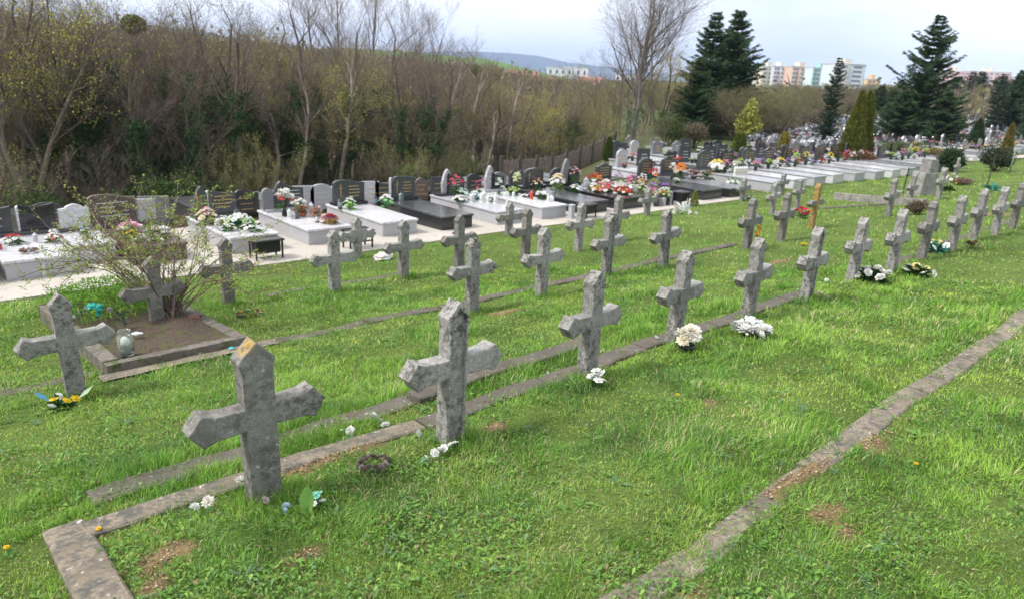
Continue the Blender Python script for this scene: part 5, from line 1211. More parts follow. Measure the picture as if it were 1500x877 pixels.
# items on graves 11, 12 and the pale row
fb(16.1, 11.4, z11, 'red carnations in a vase at the long black grave', [('mum', RED, 7), ('cup', ORG, 2)], r=.14, h=.3, bs=.06)
fb(16.45, 10.9, z11, 'green and white posy on the long black grave', [('cup', WHITE, 3), ('cup', LGRN, 4)], r=.09, h=.1)
fb(16.9, 11.35, z11, 'white ball flowers in a dark vase right of the long black grave', [('peony', WHITE, 4)], r=.08, h=.26, bs=.06, pot='vase')
fb(17.35, 11.4, z12, 'big bunch of orange gladioli', [('cup', ORG, 10), ('cup', (.8, .55, .35), 4)], r=.2, h=.38, bs=.07)
fb(17.6, 11.1, z12, 'dark red heather in a black bowl beside the orange gladioli', [('mum', (.2, .05, .06), 10)], r=.22, h=.18, pot='bowl', leafcol=(.12, .06, .05))
fb(18.35, 11.1, z12 - .1, 'brown dried bouquet in a black bowl', [('mum', (.35, .2, .1), 8)], r=.16, h=.16, pot='bowl', scale=1.3)
fb(19.6, 11.6, FRONT_TOPS[0][1], 'big yellow and white lilies left on the long pale grave', [('cup', (.85, .7, .1), 4), ('cup', WHITE, 8)], r=.24, h=.34, bs=.09)
for i in range(6): lantern(19.65 + .1 * i, 11.0 - .02 * i, FRONT_TOPS[0][1], ['first', 'second', 'third', 'fourth', 'fifth', 'sixth'][i] + ' cream candle from the left on the long pale grave', (.7, .68, .55), (.72, .70, .55), 1.5, tall=1.2)
fb(18.2, 10.2, z12 - .05, 'white and dark green wreath at the foot of the long pale grave', [('cup', WHITE, 7)], r=.2, h=.1, bs=.06, leafcol=(.04, .2, .1))
cs = [('white chrysanthemums', WHITE, 'mum'), ('yellow chrysanthemums', (.8, .68, .06), 'mum'), ('white roses', (.78, .76, .7), 'rose'), ('lime green mums', (.5, .65, .15), 'mum'), ('red roses', RED, 'rose'), ('pink peonies', PINK, 'peony'), ('purple asters', PURP, 'mum'), ('dark potted heather', (.15, .07, .08), 'mum')]
for i, (x, zt) in enumerate(FRONT_TOPS):
    for j in range(3):
        n_, c_, k_ = cs[(i * 3 + j * 5) % 8]; fb(x - .3 + .3 * j, 11.55 - .12 * j - (.7 if i > 8 else 0), zt, f'{n_} on {nrow[i][0]}', [(k_, c_, 6)], r=.13, h=.16 + .08 * ((i + j) % 3), bs=.055, nleaf=14, pot='cone' if (i + j) % 2 else None)

# ------------------------------------------------------------------ black metal benches
def bench(x, y, rz, l, w=.46, d=.30, h=.29, box_=True):
    b_ = empty('metal_bench', (x, y, gz(x, y) + .012), rz, l, 'bench', 'black metal benches on the path')
    for sx in (-1, 1):
        for sy in (-1, 1):
            q = MB(); q.box(sx * (w / 2 - .03) - .011, sx * (w / 2 - .03) + .011, sy * (d / 2 - .04) - .011, sy * (d / 2 - .04) + .011, 0, h - .03); q.build('leg', M_BLACK, b_)
    for sy in (-1, 1): q = MB(); q.box(-w / 2, w / 2, sy * (d / 2 - .04) - .01, sy * (d / 2 - .04) + .01, h - .029, h - .012); q.build('rail', M_BLACK, b_)
    n = int(w / .034)
    for i in range(n):
        xx = -w / 2 + .017 + i * (w - .034) / (n - 1); q = MB(); q.tube([(xx, -d / 2, h), (xx, d / 2, h)], .0125, 8); q.build('slat', G_DARK if box_ else M_BLACK, b_, smooth=True)
    if box_: q = MB(); q.box(-w / 2 + .06, w / 2 - .045, -d / 2 + .06, d / 2 - .02, .09, h - .035); q.build('storage_box', M_BLACK, b_, bevel=.006)
    else:
        for sy in (-1, 1): q = MB(); q.box(-w / 2 + .045, w / 2 - .045, sy * (d / 2 - .04) - .008, sy * (d / 2 - .04) + .008, .11, .13); q.build('stretcher', M_BLACK, b_)
    return b_
bench(4.42, 9.86, 0, 'black metal bench with slatted seat and a black box beneath, left one')
bench(5.90, 9.74, 0, 'open black metal bench half hidden behind two crosses', box_=False)
bench(11.35, 9.62, D(8), 'black metal bench in front of the mirror lid black grave', w=.42)
bench(14.75, 9.58, D(4), 'black bench with a pale top beside the dwarf conifer', w=.4, h=.32)
q = MB(); q.tube([(0, 0, .02), (.0, .0, .10)], .012, 6); q.lathe([(.045, 0), (.045, .02), (.02, .03)], 10); o = q.build('black_vase', M_BLACK, None, (7.9, 9.75, gz(8, 9.7) + .012)); tag(o, 'little black vase standing on the path before the grey vase crowded grave', 'vase')

# ------------------------------------------------------------------ the crowded cemetery behind and to the right
def proto_grave(k):
    mt = [G_DARK, G_BLACK, G_MID, G_MID, G_BROWN, G_MID, G_DARK, G_LIGHT][k % 8]; lidm = [G_MID, G_DARK, G_LIGHT, G_WHITE, G_BROWN, G_LIGHT, G_LIGHT, G_WHITE][k % 8]
    g_ = empty('grave', (0, 0, 0)); q = MB()
    q.box(-.42, .42, -1.8, -.05, -.15, .20 + .03 * (k % 3)); q.box(-.45, .45, -1.83, -.02, .202 + .03 * (k % 3), .24 + .03 * (k % 3)); q.build('slab', lidm, g_)
    q = MB(); w_ = (.6, .52, .64, .5)[k % 4]; h_ = (.50, .58, .46, .62)[(k // 2) % 4]; q.prism(stone_outline(kinds_[k % 7], w_, h_), -.2, -.12); hs_ = q.build('headstone', mt, g_, (0, 0, .2))
    q = MB(); lines(q, -w_ * .32, w_ * .32, h_ * .25, h_ * .75, 3, -.202, .03, random.Random(k)); q.build('inscription', M_GOLD if k % 3 else M_SILV, hs_)
    return g_
PG = [proto_grave(k) for k in range(8)]
used_ = [False] * 8
def put_grave(k, x, y, rz):
    g_ = PG[k]
    if used_[k]: g_ = copy_tree(PG[k])
    used_[k] = True
    g_.location = (x, y, gz(x, y)); g_.rotation_euler = (0, 0, rz)
    tag(g_, ['dark grey', 'polished black', 'mid grey', 'light grey', 'brown granite', 'pale speckled', 'dark stone on pale slab', 'white marble'][k] + ' grave in the crowded rows beyond the pale slabs', 'grave', 'graves crowded on the slope beyond'); return g_
cells = []
r_lim = lambda az_: float(np.interp(az_, [50, 56, 61, 65, 68, 70, 78], [31, 34, 38, 54, 66, 112, 122]))
rc = random.Random(77)
y = 14.6
while y < 62:
    x = max(12.5, y * 1.22) + rc.uniform(0, .8)
    while x < 118 and math.hypot(x, y) < 122:
        az_ = math.degrees(math.atan2(x, y))
        if az_ < 80 and r_lim(az_) > math.hypot(x, y) and not (x < 24 and y > 19.5) and not (34 < x < 36 and y < 30) and not (y > 26 and x < 44): cells.append((math.hypot(x, y), x + rc.uniform(-.15, .15), y + rc.uniform(-.2, .2)))
        x += rc.uniform(1.0, 1.3) * (1 + .004 * x)
    y += 2.15 + .012 * y
x = 37.0
while x < 110:
    for yy in (9.5, 12.0):
        if yy > 6 + x * .03: cells.append((math.hypot(x, yy), x, yy + 2.5 + (x - 37) * .02))
    x += 1.5
cells.sort()
farv = MB()
for i, (r_, x, y) in enumerate(cells):
    if i < 285: put_grave(rc.randrange(8), x, y, rc.uniform(-.05, .05))
print('cells', len(cells))
def stuff_graves(lst):
    for m_, nm in ((G_LIGHT, 'pale'), (G_DARK, 'dark'), (G_MID, 'grey')):
        q_ = MB(); 
        for i, (r_, x, y) in enumerate(lst):
            if i % 3 != (G_LIGHT, G_DARK, G_MID).index(m_): continue
            z = gz(x, y); w_ = rc.uniform(.18, .32); h_ = rc.uniform(.32, .6)
            q_.box(x - .42, x + .42, y - 1.7, y - .05, z - .1, z + .24); q_.prism([(a_ + x, b_ + z + .2) for a_, b_ in stone_outline(kinds_[i % 7], w_ * 2, h_)], y - .2, y - .1)
        if q_.v: tag(q_.build('distant_graves', m_), nm + ' gravestones crowded on the distant slope', 'graves', kind='stuff')
extra = []
while len(extra) < 850:
    az_ = rc.uniform(61, 80); r_ = rc.uniform(36, r_lim(az_) + 2); x, y = polar(az_, r_)
    if y > 13.5 + (x - 20) * .02: extra.append((r_, x, y))
stuff_graves(cells[285:] + extra)
# flowers of the crowded part: simple bunches
BP = []
allc = [WHITE, WHITE, (.72, .62, .15), (.5, .08, .08), (.62, .35, .42), (.38, .25, .48), (.62, .30, .12), CREAM, (.4, .5, .2), (.6, .6, .62), WHITE, (.5, .14, .22)]
for k in range(12):
    q = MB(); c_ = allc[k]
    for i in range(7): petal_cup(q, (rc.uniform(-.14, .14), rc.uniform(-.12, .12), .16 + rc.uniform(0, .16)), .075, c_, Vector((rc.uniform(-.6, .6), rc.uniform(-.8, .2), 1)), n=5)
    for i in range(16): leaf(q, (0, 0, .08), (rc.uniform(-1, 1), rc.uniform(-1, 1), rc.uniform(.2, 1.2)), .2, .03, (.05, .13, .04))
    q.lathe([(.05, 0), (.07, .1)], 6, 0, (.1, .08, .07)); BP.append(q.mesh('flower_bunch', M_PETAL))
fl = 0
for i, (r_, x, y) in enumerate(cells[:330]):
    for j in range(2 if i < 150 else 1):
        if fl >= 295: break
        if rc.random() < (.85 if i < 220 else .5):
            k = rc.randrange(12); o = link('flower_bunch', BP[k], None, (x + rc.uniform(-.35, .35), y - .35 - rc.random() * .5, gz(x, y) + .24)); s_ = rc.uniform(.6, 1.1) * (1 if i < 60 else .72); o.scale = (s_,) * 3; o.rotation_euler = (0, 0, rc.uniform(0, 6))
            tag(o, ['big white', 'loose white', 'yellow', 'red', 'pink', 'purple', 'orange', 'cream', 'lime green', 'silvery grey', 'open white', 'magenta'][k] + ' flower bunch on one of the crowded graves beyond the pale slabs', 'flowers', 'flower bunches in the crowded cemetery'); fl += 1
q = MB()
for i, (r_, x, y) in enumerate(cells[285:] + extra):
    if rc.random() < .6:
        c_ = rc.choice(allc); petal_cup(q, (x + rc.uniform(-.3, .3), y - .6, gz(x, y) + .42), rc.uniform(.12, .22), c_, Vector((0, -.5, 1)), n=5)
if q.v: tag(q.build('distant_flowers', M_PETAL), 'specks of coloured flowers on the distant slope of graves', 'flowers', kind='stuff')
# headstones glimpsed at the far lawn patch
# ------------------------------------------------------------------ wooden fence
M_WOOD = plain('weathered_wood', (.26, .215, .17), .85, .2, var=.3, scale=9)
fc = empty('wooden_fence', (16.4, 17.6, gz(16.4, 17.6)), 0, 'weathered grey vertical board fence at the edge of the wood', 'fence')
FA, FB = Vector((15.8, 17.2, 0)), Vector((25.8, 20.6, 0))
npan = 8; dv = (FB - FA) / npan; org_ = Vector(fc.location)
rf = random.Random(3)
for i in range(npan):
    p0 = FA + dv * i; q = MB(); nb = 13
    for k in range(nb):
        u = (k + .5) / nb; p = p0 + dv * u; z = gz(p.x, p.y); hw = dv * (.40 / nb); nn = Vector((-dv.y, dv.x, 0)).normalized() * .012; t_ = .84 + rf.uniform(-.03, .03)
        a_, b_ = p - hw, p + hw; vs = [(v.x - org_.x, v.y - org_.y, zz - org_.z) for v in (a_ - nn, b_ - nn, b_ + nn, a_ + nn) for zz in (z - .05, z + t_)]
        q.add(vs, [(0, 2, 3, 1), (2, 4, 5, 3), (4, 6, 7, 5), (6, 0, 1, 7), (1, 3, 5, 7)])
    o = q.build('boards', M_WOOD, fc); o['kind'] = 'stuff'
for i in range(npan + 1):
    p = FA + dv * i; z = gz(p.x, p.y); q = MB(); q.box(-.05, .05, -.05, .05, -.1, .98); q.build('post', plain('dark_wood', (.10, .08, .065), .9), fc, (p.x - org_.x, p.y - org_.y, z - org_.z))

# ================================================================== TREES
def tubes_np(P0, P1, R0, R1, k=3):
    P0, P1, R0, R1 = map(np.asarray, (P0, P1, R0, R1)); n = len(P0); d = P1 - P0; L = np.linalg.norm(d, axis=1, keepdims=True); d = d / np.maximum(L, 1e-6)
    ref = np.where(np.abs(d[:, 2:3]) < .9, np.array([[0, 0, 1.]]), np.array([[1., 0, 0]])); a_ = np.cross(d, ref); a_ /= np.linalg.norm(a_, axis=1, keepdims=True); b_ = np.cross(d, a_)
    V = np.empty((n, 2 * k, 3))
    for j in range(k):
        t_ = 2 * PI * j / k; o_ = a_ * math.cos(t_) + b_ * math.sin(t_); V[:, j] = P0 + o_ * R0[:, None]; V[:, k + j] = P1 + o_ * R1[:, None]
    F = []
    for j in range(k):
        j2 = (j + 1) % k; F += [[j, j2, k + j2], [j, k + j2, k + j]]
    F = np.array(F); return V.reshape(-1, 3), (np.arange(n)[:, None, None] * 2 * k + F[None]).reshape(-1, 3)
def leaf_np(P, s, cols_, rg, flat=0.0):
    n = len(P); d = rg.normal(0, 1, (n, 3)); d /= np.linalg.norm(d, axis=1, keepdims=True); e_ = np.cross(d, rg.normal(0, 1, (n, 3))); e_ /= np.linalg.norm(e_, axis=1, keepdims=True); S = s * rg.uniform(.6, 1.4, (n, 1))
    V = np.stack([P - d * S * .5, P + e_ * S * .35, P + d * S * .5, P - e_ * S * .35], 1).reshape(-1, 3); b_ = np.arange(n)[:, None] * 4
    F = np.concatenate([b_ + [0, 1, 2], b_ + [0, 2, 3]], 1).reshape(-1, 3); c_ = np.array(cols_)[rg.integers(0, len(cols_), n)] * rg.uniform(.65, 1.3, (n, 1)); return V, F, np.repeat(c_[:, None], 4, 1).reshape(-1, 3)
def deciduous(seed, h=8.0, spread=.35, first=.3, forks=1, lean=.08, twigs=1.0, up=.55, barkc=(.115, .095, .08), twigc=(.15, .115, .10), leafc=None, nleaf=0, leafs=.05, ivy=0.0, mist=0, r0=.011, maxlvl=4, crook=.12):
    """returns dict of part name -> mesh; a bare spring tree: trunk with limbs, crown of twigs, optional new leaves, ivy, mistletoe"""
    rr = random.Random(seed); segs = {0: [], 1: []}; ends = []
    def br(p, d, L, r, lvl):
        n = max(3, int(L / (.55 if lvl == 0 else .34 if lvl == 1 else .2))) if lvl < 3 else (3 if lvl == 3 else 2); step = L / n; pts = [p]; rad = [r]
        for i in range(n):
            wv = crook * (.6 if lvl == 0 else 1.3)
            d = (d + Vector((rr.gauss(0, wv), rr.gauss(0, wv), rr.gauss(0, wv * .5) + (.05 if lvl else .03)))).normalized()
            q_ = pts[-1] + d * step; r1 = r * (1 - .78 * (i + 1) / n) if lvl else r * (1 - .72 * (i + 1) / n)
            segs[0 if lvl < 2 else 1].append((pts[-1], q_, rad[-1], max(r1, .0028))); pts.append(q_); rad.append(max(r1, .0035)); f_ = (i + 1) / n
            if lvl < maxlvl and f_ > (first if lvl == 0 else .22):
                k = {0: 1.5, 1: 1.35, 2: 1.15, 3: 1.0}[lvl] * (twigs if lvl > 0 else 1); cnt = int(k) + (rr.random() < k % 1)
                for _ in range(cnt):
                    t_ = rr.uniform(0, 2 * PI); s_ = Vector((math.cos(t_), math.sin(t_), 0)); ang = rr.uniform(.55, 1.25) * (1 - up * .5)
                    d2 = (d * math.cos(ang) + (s_ - d * s_.dot(d)).normalized() * math.sin(ang) + Vector((0, 0, up * .4))).normalized()
                    fl_ = (1 - .62 * f_) if lvl == 0 else (1 - .45 * f_)
                    br(q_, d2, {0: h * spread * 1.35, 1: h * spread * .62, 2: h * spread * .34, 3: h * spread * .2}[lvl] * fl_ * rr.uniform(.55, 1.15), max(.0035, rad[-1] * rr.uniform(.38, .62)), lvl + 1)
        if lvl >= 2: ends.append(pts[-1]); 
        if lvl >= 3: ends.append(pts[1])
    for f_ in range(forks):
        a_ = 2 * PI * f_ / forks + rr.uniform(-.5, .5); d = Vector((math.cos(a_) * lean * (1 + 1.2 * (forks > 1)), math.sin(a_) * lean * (1 + 1.2 * (forks > 1)), 1)).normalized()
        br(Vector((.05 * f_ * math.cos(a_), .05 * f_ * math.sin(a_), -.2)), d, h * rr.uniform(.9, 1.0) * (1 - .08 * f_), h * r0, 0)
    out = {}; rg = np.random.default_rng(seed)
    for key, k, c_, nm in ((0, 5, barkc, 'trunk'), (1, 3, twigc, 'crown')):
        S = segs[key]; V, F = tubes_np([tuple(s_[0]) for s_ in S], [tuple(s_[1]) for s_ in S], [s_[2] for s_ in S], [s_[3] for s_ in S], k)
        cc_ = np.repeat(np.array(c_) * rg.uniform(.7, 1.3, (len(S), 1)), 2 * k, 0); out[nm] = np_mesh(nm, V, F, cc_, M_BARK, True)
    E = np.array([tuple(e_) for e_ in ends])
    if leafc and nleaf and len(E):
        P = E[rg.integers(0, len(E), nleaf)] + rg.normal(0, .09, (nleaf, 3)); V, F, C = leaf_np(P, leafs, leafc, rg); out['leaves'] = np_mesh('leaves', V, F, C, M_LEAF)
    if ivy:
        S = [s_ for s_ in segs[0] if s_[0].z < h * ivy and s_[2] > h * r0 * .22]; P = []
        for s_ in S:
            m_ = int((s_[1] - s_[0]).length * 230)
            for _ in range(m_):
                t_ = rr.random(); a_ = rr.uniform(0, 2 * PI); w_ = (s_[2] * 1.2 + abs(rr.gauss(0, .13))) * (.7 + .9 * fbm(np.array([s_[0].z * 2.3]), np.array([seed + .3]))[0]); q_ = s_[0].lerp(s_[1], t_); P.append((q_.x + w_ * math.cos(a_), q_.y + w_ * math.sin(a_), q_.z + rr.uniform(-.1, .1)))
        if P: V, F, C = leaf_np(np.array(P), .085, [(.02, .065, .018), (.035, .095, .025), (.05, .12, .03)], rg); out['ivy'] = np_mesh('ivy', V, F, C, M_LEAF)
    if mist:
        cand = [s_[1] for s_ in segs[0] if s_[1].z > h * .5 and s_[3] < h * r0 * .6]; P = []
        for _ in range(mist):
            c_ = rr.choice(cand); R_ = rr.uniform(.16, .32)
            v = rg.normal(0, 1, (900, 3)); v /= np.linalg.norm(v, axis=1, keepdims=True); P.append(np.array(c_) + v * R_ * rg.random((900, 1)) ** .4)
        V, F, C = leaf_np(np.concatenate(P), .06, [(.13, .15, .03), (.09, .11, .025), (.17, .18, .04)], rg); out['mistletoe'] = np_mesh('mistletoe', V, F, C, M_LEAF)
    return out
def conifer(seed, h=9.0, r=2.0, base=.06, droop=.35, dens=1.0, cols_=((.022, .05, .02), (.036, .075, .026), (.055, .10, .036)), gap=.5, power=.85):
    rr = random.Random(seed); rg = np.random.default_rng(seed); P0, P1, R0, R1 = [], [], [], []; LP, LD = [], []
    ph = Vector((0, 0, 0)); nz_ = int(h / .22)
    P0.append((0, 0, -.2)); P1.append((0, 0, h)); R0.append(h * .014); R1.append(.01)
    for i in range(nz_):
        z = h * (base + (1 - base) * (i + rr.random() * .6) / nz_); f_ = z / h; rad = r * (1 - f_) ** power * (.62 + .76 * vnoise(np.array([i * .45]), np.array([seed * 1.7]))[0]) + .12
        for b_ in range(int((5 + 2 * rr.random()) * dens)):
            a_ = rr.uniform(0, 2 * PI); L = rad * rr.uniform(gap, 1.12); rz_ = rr.gauss(0, .09); d = np.array([math.cos(a_), math.sin(a_), .0]); rise = .25 * f_ - droop * (1 - f_) * .6
            n = max(3, int(L / .16)); prev = np.array([0, 0, z])
            for k in range(1, n + 1):
                u = k / n; p = np.array([0, 0, z]) + d * L * u; p[2] += L * ((rise + rz_) * u + .28 * u * u * (1 if u > .5 else .7)) - L * .1; p[:2] += rg.normal(0, .02, 2)
                P0.append(prev); P1.append(p); R0.append(.018 * (1 - u) + .006); R1.append(.018 * (1 - u) + .004)
                m_ = int(8 * dens); w_ = .10 + .16 * L * (1 - .6 * u) * .5
                for _ in range(m_):
                    s_ = rr.uniform(-1, 1); LP.append(prev + (p - prev) * rr.random() + np.array([-d[1], d[0], 0]) * s_ * w_ + np.array([0, 0, -abs(s_) * .05 - rr.random() * .12 * droop])); LD.append(d * .8 + np.array([-d[1], d[0], 0]) * s_ * 1.1 + np.array([0, 0, -.25 - rr.random() * .5 * droop]))
                prev = p
    V, F = tubes_np(np.array(P0, float), np.array(P1, float), np.array(R0), np.array(R1), 3); out = {'trunk': np_mesh('trunk', V, F, np.tile(np.array([[.08, .06, .045]]), (len(V), 1)), M_BARK)}
    P = np.array(LP); Dv = np.array(LD); n = len(P); Dv /= np.linalg.norm(Dv, axis=1, keepdims=True); s_ = np.cross(Dv, rg.normal(0, 1, (n, 3))); s_ /= np.linalg.norm(s_, axis=1, keepdims=True); L = rg.uniform(.14, .30, (n, 1))
    V = np.stack([P - s_ * .04, P + s_ * .04, P + Dv * L], 1).reshape(-1, 3); c_ = np.array(cols_)[rg.integers(0, len(cols_), n)] * rg.uniform(.7, 1.3, (n, 1)); out['crown'] = np_mesh('crown', V, np.arange(3 * n).reshape(-1, 3), np.repeat(c_[:, None], 3, 1).reshape(-1, 3), M_NEEDLE)
    return out
HZ = {}
def put_tree(parts_, name, az, r, H, h0, label, group=None, cat='tree', rz=None, sx=1.0, z=None, dz=0.0):
    x, y = polar(az, r); zz = (gz(x, y) if z is None else z) + dz
    h0 = max(np.percentile(np.array([v.co.z for v in me.vertices]) if me.name not in HZ else [HZ[me.name]], 99.3) if me.name not in HZ else HZ[me.name] for me in parts_.values())
    for me in parts_.values(): HZ[me.name] = HZ.get(me.name, h0)
    t_ = empty(name, (x, y, zz), rnd.uniform(0, 6) if rz is None else rz, label, cat, group); s_ = H / h0; t_.scale = (s_ * sx, s_ * sx, s_)
    for nm, me in parts_.items(): link(nm, me, t_)
    return t_
BR1 = (.13, .105, .085); TW1 = (.20, .155, .13); TW2 = (.165, .13, .105); YG = [(.38, .37, .06), (.44, .41, .07), (.29, .31, .06)]; OL = [(.26, .27, .06), (.20, .215, .05), (.32, .30, .07)]
TV = [deciduous(1, r0=.017, maxlvl=3, first=.42, spread=.30, forks=1, up=.35, barkc=BR1, twigc=TW1), deciduous(2, r0=.015, first=.42, spread=.34, up=.35, forks=2, lean=.12, barkc=(.11, .09, .075), twigc=TW2, leafc=YG, nleaf=1500, leafs=.055), deciduous(3, r0=.017, maxlvl=3, first=.42, spread=.26, up=.35, forks=1, lean=.15, barkc=(.28, .24, .20), twigc=TW1, crook=.16),
      deciduous(4, r0=.017, maxlvl=3, first=.42, spread=.32, up=.35, forks=2, lean=.10, ivy=.6, barkc=BR1, twigc=TW2), deciduous(5, r0=.014, maxlvl=3, first=.4, spread=.28, forks=3, lean=.14, up=.4, barkc=(.15, .125, .095), twigc=TW1, leafc=YG, nleaf=4200, leafs=.06),
      deciduous(6, r0=.015, first=.42, spread=.33, up=.35, forks=1, lean=.05, mist=3, barkc=BR1, twigc=TW1), deciduous(8, r0=.013, maxlvl=3, spread=.36, forks=2, lean=.2, leafc=OL, nleaf=2600, leafs=.06, up=.35, barkc=(.17, .14, .11), twigc=TW2)]
IVY = deciduous(7, spread=.30, forks=2, ivy=.75, lean=.10, barkc=BR1, twigc=TW2)
IVY2 = deciduous(17, spread=.26, forks=3, ivy=.62, lean=.16, barkc=BR1, twigc=TW2, r0=.013)
SHR = [deciduous(20 + k, h=4.0, spread=.42, first=.08, forks=5, lean=.30, r0=.0045, twigs=1.0, maxlvl=3, up=.75, barkc=(.13, .105, .085), twigc=[(.18, .14, .115), (.175, .145, .11), (.17, .155, .09)][k], leafc=[None, YG, OL][k], nleaf=[0, 900, 2400][k], leafs=.05) for k in range(3)]
rt = random.Random(99)
def ztop(az): return float(np.interp(az, [5, 14, 25, 33, 40, 45, 50, 58], [3.6, 3.1, 2.9, 2.5, 1.9, 1.2, .8, .8]))
nt_ = 0
LBL = ['bare brown tree in the leafless wood behind the graves', 'slender forked tree with first yellow buds in the wood', 'crooked pale barked bare tree in the wood', 'bare tree with ivy round its lower trunk in the wood', 'thin multi-stemmed tree with yellow green new leaves in the wood', 'bare tree with mistletoe balls in the wood', 'spreading olive green budding tree in the wood']
for ring, (rn, rf_, n_) in enumerate(((21.5, 27, 66), (27, 36, 80), (36, 52, 78), (52, 85, 62))):
    for i in range(n_):
        az = 3.5 + 50 * (i + rt.random()) / n_ * (1 if ring else .92); r_ = rt.uniform(rn, rf_); x, y = polar(az, r_)
        if ring == 0 and az > 38: r_ += 6
        if az > 44 and r_ < 36: r_ = rt.uniform(37, 50)
        x, y = polar(az, r_); zt = ztop(az) - .2 + rt.gauss(0, .55) + (rt.uniform(.6, 1.6) if rt.random() < .2 else 0) + (r_ - 30) * .004; H = max(2.5, zt - gz(x, y)); k = rt.choices(range(7), [5, 4, 5, 5 if ring < 2 else 2, 6 if az > 24 else 3.5, .7, 2 if az < 36 else 6])[0]
        put_tree(TV[k], 'bare_tree', az, r_, H, 8.0, LBL[k], 'leafless trees of the wood behind the graves', sx=rt.uniform(.8, 1.15) * (1.1 if H < 5 else 1)); nt_ += 1
for i in range(50):
    az = 2.5 + 52 * (i + rt.random()) / 50; r_ = rt.uniform(19.2, 24) if az < 40 else rt.uniform(28, 38); k = rt.choices(range(3), [5, 4, 4] if az < 38 else [1, 3, 5])[0]
    if 41.5 < az < 52 and r_ < 34: r_ += 6
    put_tree(SHR[k], 'thicket_shrub', az, r_, rt.uniform(1.2, 2.5) * (1 if az < 38 else .75), 4.0, ['purple brown leafless thicket shrub below the wood', 'thicket shrub with sparse yellow green buds below the wood', 'olive green budding shrub below the wood'][k], 'thicket shrubs along the edge of the wood', 'shrub')
# singled-out trees of the wood
LEADER = deciduous(31, h=11, spread=.25, forks=4, lean=.16, up=.7, first=.42, barkc=(.17, .145, .125), twigc=(.21, .175, .15), crook=.07, r0=.0085, twigs=.95)
LEADER2 = deciduous(33, h=11, spread=.27, forks=1, lean=.05, up=.6, first=.35, barkc=(.16, .14, .12), twigc=(.20, .165, .14), crook=.09, twigs=1.05)
put_tree(LEADER, 'poplar_tree', 32.4, 33, 11.8, 11, 'tall bare poplar clump rising above the wood left of centre')
put_tree(LEADER2, 'poplar_tree', 29.2, 31, 9.8, 11, 'tall bare tree left beside the poplar clump')
put_tree(LEADER2, 'poplar_tree', 36.0, 36, 9.6, 11, 'slim bare tree right beside the poplar clump', rz=2)
put_tree(LEADER2, 'poplar_tree', 9.6, 25, 8.2, 11, 'tall bare tree at the far left rising out of the picture', rz=1)
put_tree(LEADER, 'poplar_tree', 15.2, 30, 8.2, 11, 'forked bare tree left of the single mistletoe ball', rz=4)
put_tree(LEADER2, 'poplar_tree', 23.6, 29, 7.4, 11, 'thin bare tree with open crown right of the single mistletoe ball', rz=3)
put_tree(TV[5], 'mistletoe_tree', 26.2, 27, 6.6, 8, 'bare tree with several dark mistletoe balls left of the poplar clump', rz=1.2)
put_tree(TV[5], 'mistletoe_tree', 40.6, 33, 7.2, 8, 'bare tree with mistletoe right of the ivy covered clump', rz=0)
put_tree(TV[0], 'mistletoe_tree', 16.4, 27, 6.6, 8, 'bare tree carrying the single round mistletoe ball', rz=0)
def ball(az, r_, z, R_, l, cols_=[(.10, .13, .025), (.07, .10, .02), (.15, .17, .03)]):
    x, y = polar(az, r_); rg = np.random.default_rng(int(az * 10)); v = rg.normal(0, 1, (2600, 3)); v /= np.linalg.norm(v, axis=1, keepdims=True)
    V, F, C = leaf_np(v * R_ * rg.random((2600, 1)) ** .35 * np.array([1.1, 1.1, .9]), .07, cols_, rg); o = link('mistletoe_ball', np_mesh('mistletoe_ball', V, F, C, M_LEAF), None, (x, y, z)); tag(o, l, 'mistletoe')
ball(16.4, 26, 2.8, .33, 'single round mistletoe ball against the sky at upper left'); ball(15.0, 28, 1.25, .3, 'small yellowish mistletoe ball low in the upper left wood', [(.2, .15, .03)])
ball(26.0, 26.6, -.35, .36, 'dark mistletoe clump on the tree left of the poplars'); ball(28.0, 27, -.75, .34, 'mistletoe ball just left of the poplar trunks')
for az, r_, H, k, l in ((11.6, 22.5, 5.6, 0, 'slim ivy wrapped trunk at the far left of the wood'), (13.8, 22.5, 6.0, 0, 'ivy wrapped tree second from the left in the wood'), (17.0, 21.5, 4.8, 1, 'thick ivy covered tree below the single mistletoe ball'), (18.9, 22, 5.4, 0, 'ivy covered trunk right of the thick ivy covered tree'),
                         (26.4, 22.5, 4.9, 0, 'ivy covered tree below the dark mistletoe clump'), (29.5, 22, 4.4, 0, 'low ivy covered tree under the poplars'), (35.2, 22, 4.3, 1, 'broad dense dark ivy covered clump right of the poplars'), (36.8, 22.5, 4.4, 1, 'second ivy covered trunk of the clump right of the poplars'), (36.0, 23.5, 4.2, 0, 'ivy covered stems behind the broad ivy clump')):
    put_tree(IVY2 if k else IVY, 'ivy_tree', az, r_, H, 8, l, sx=1.2)
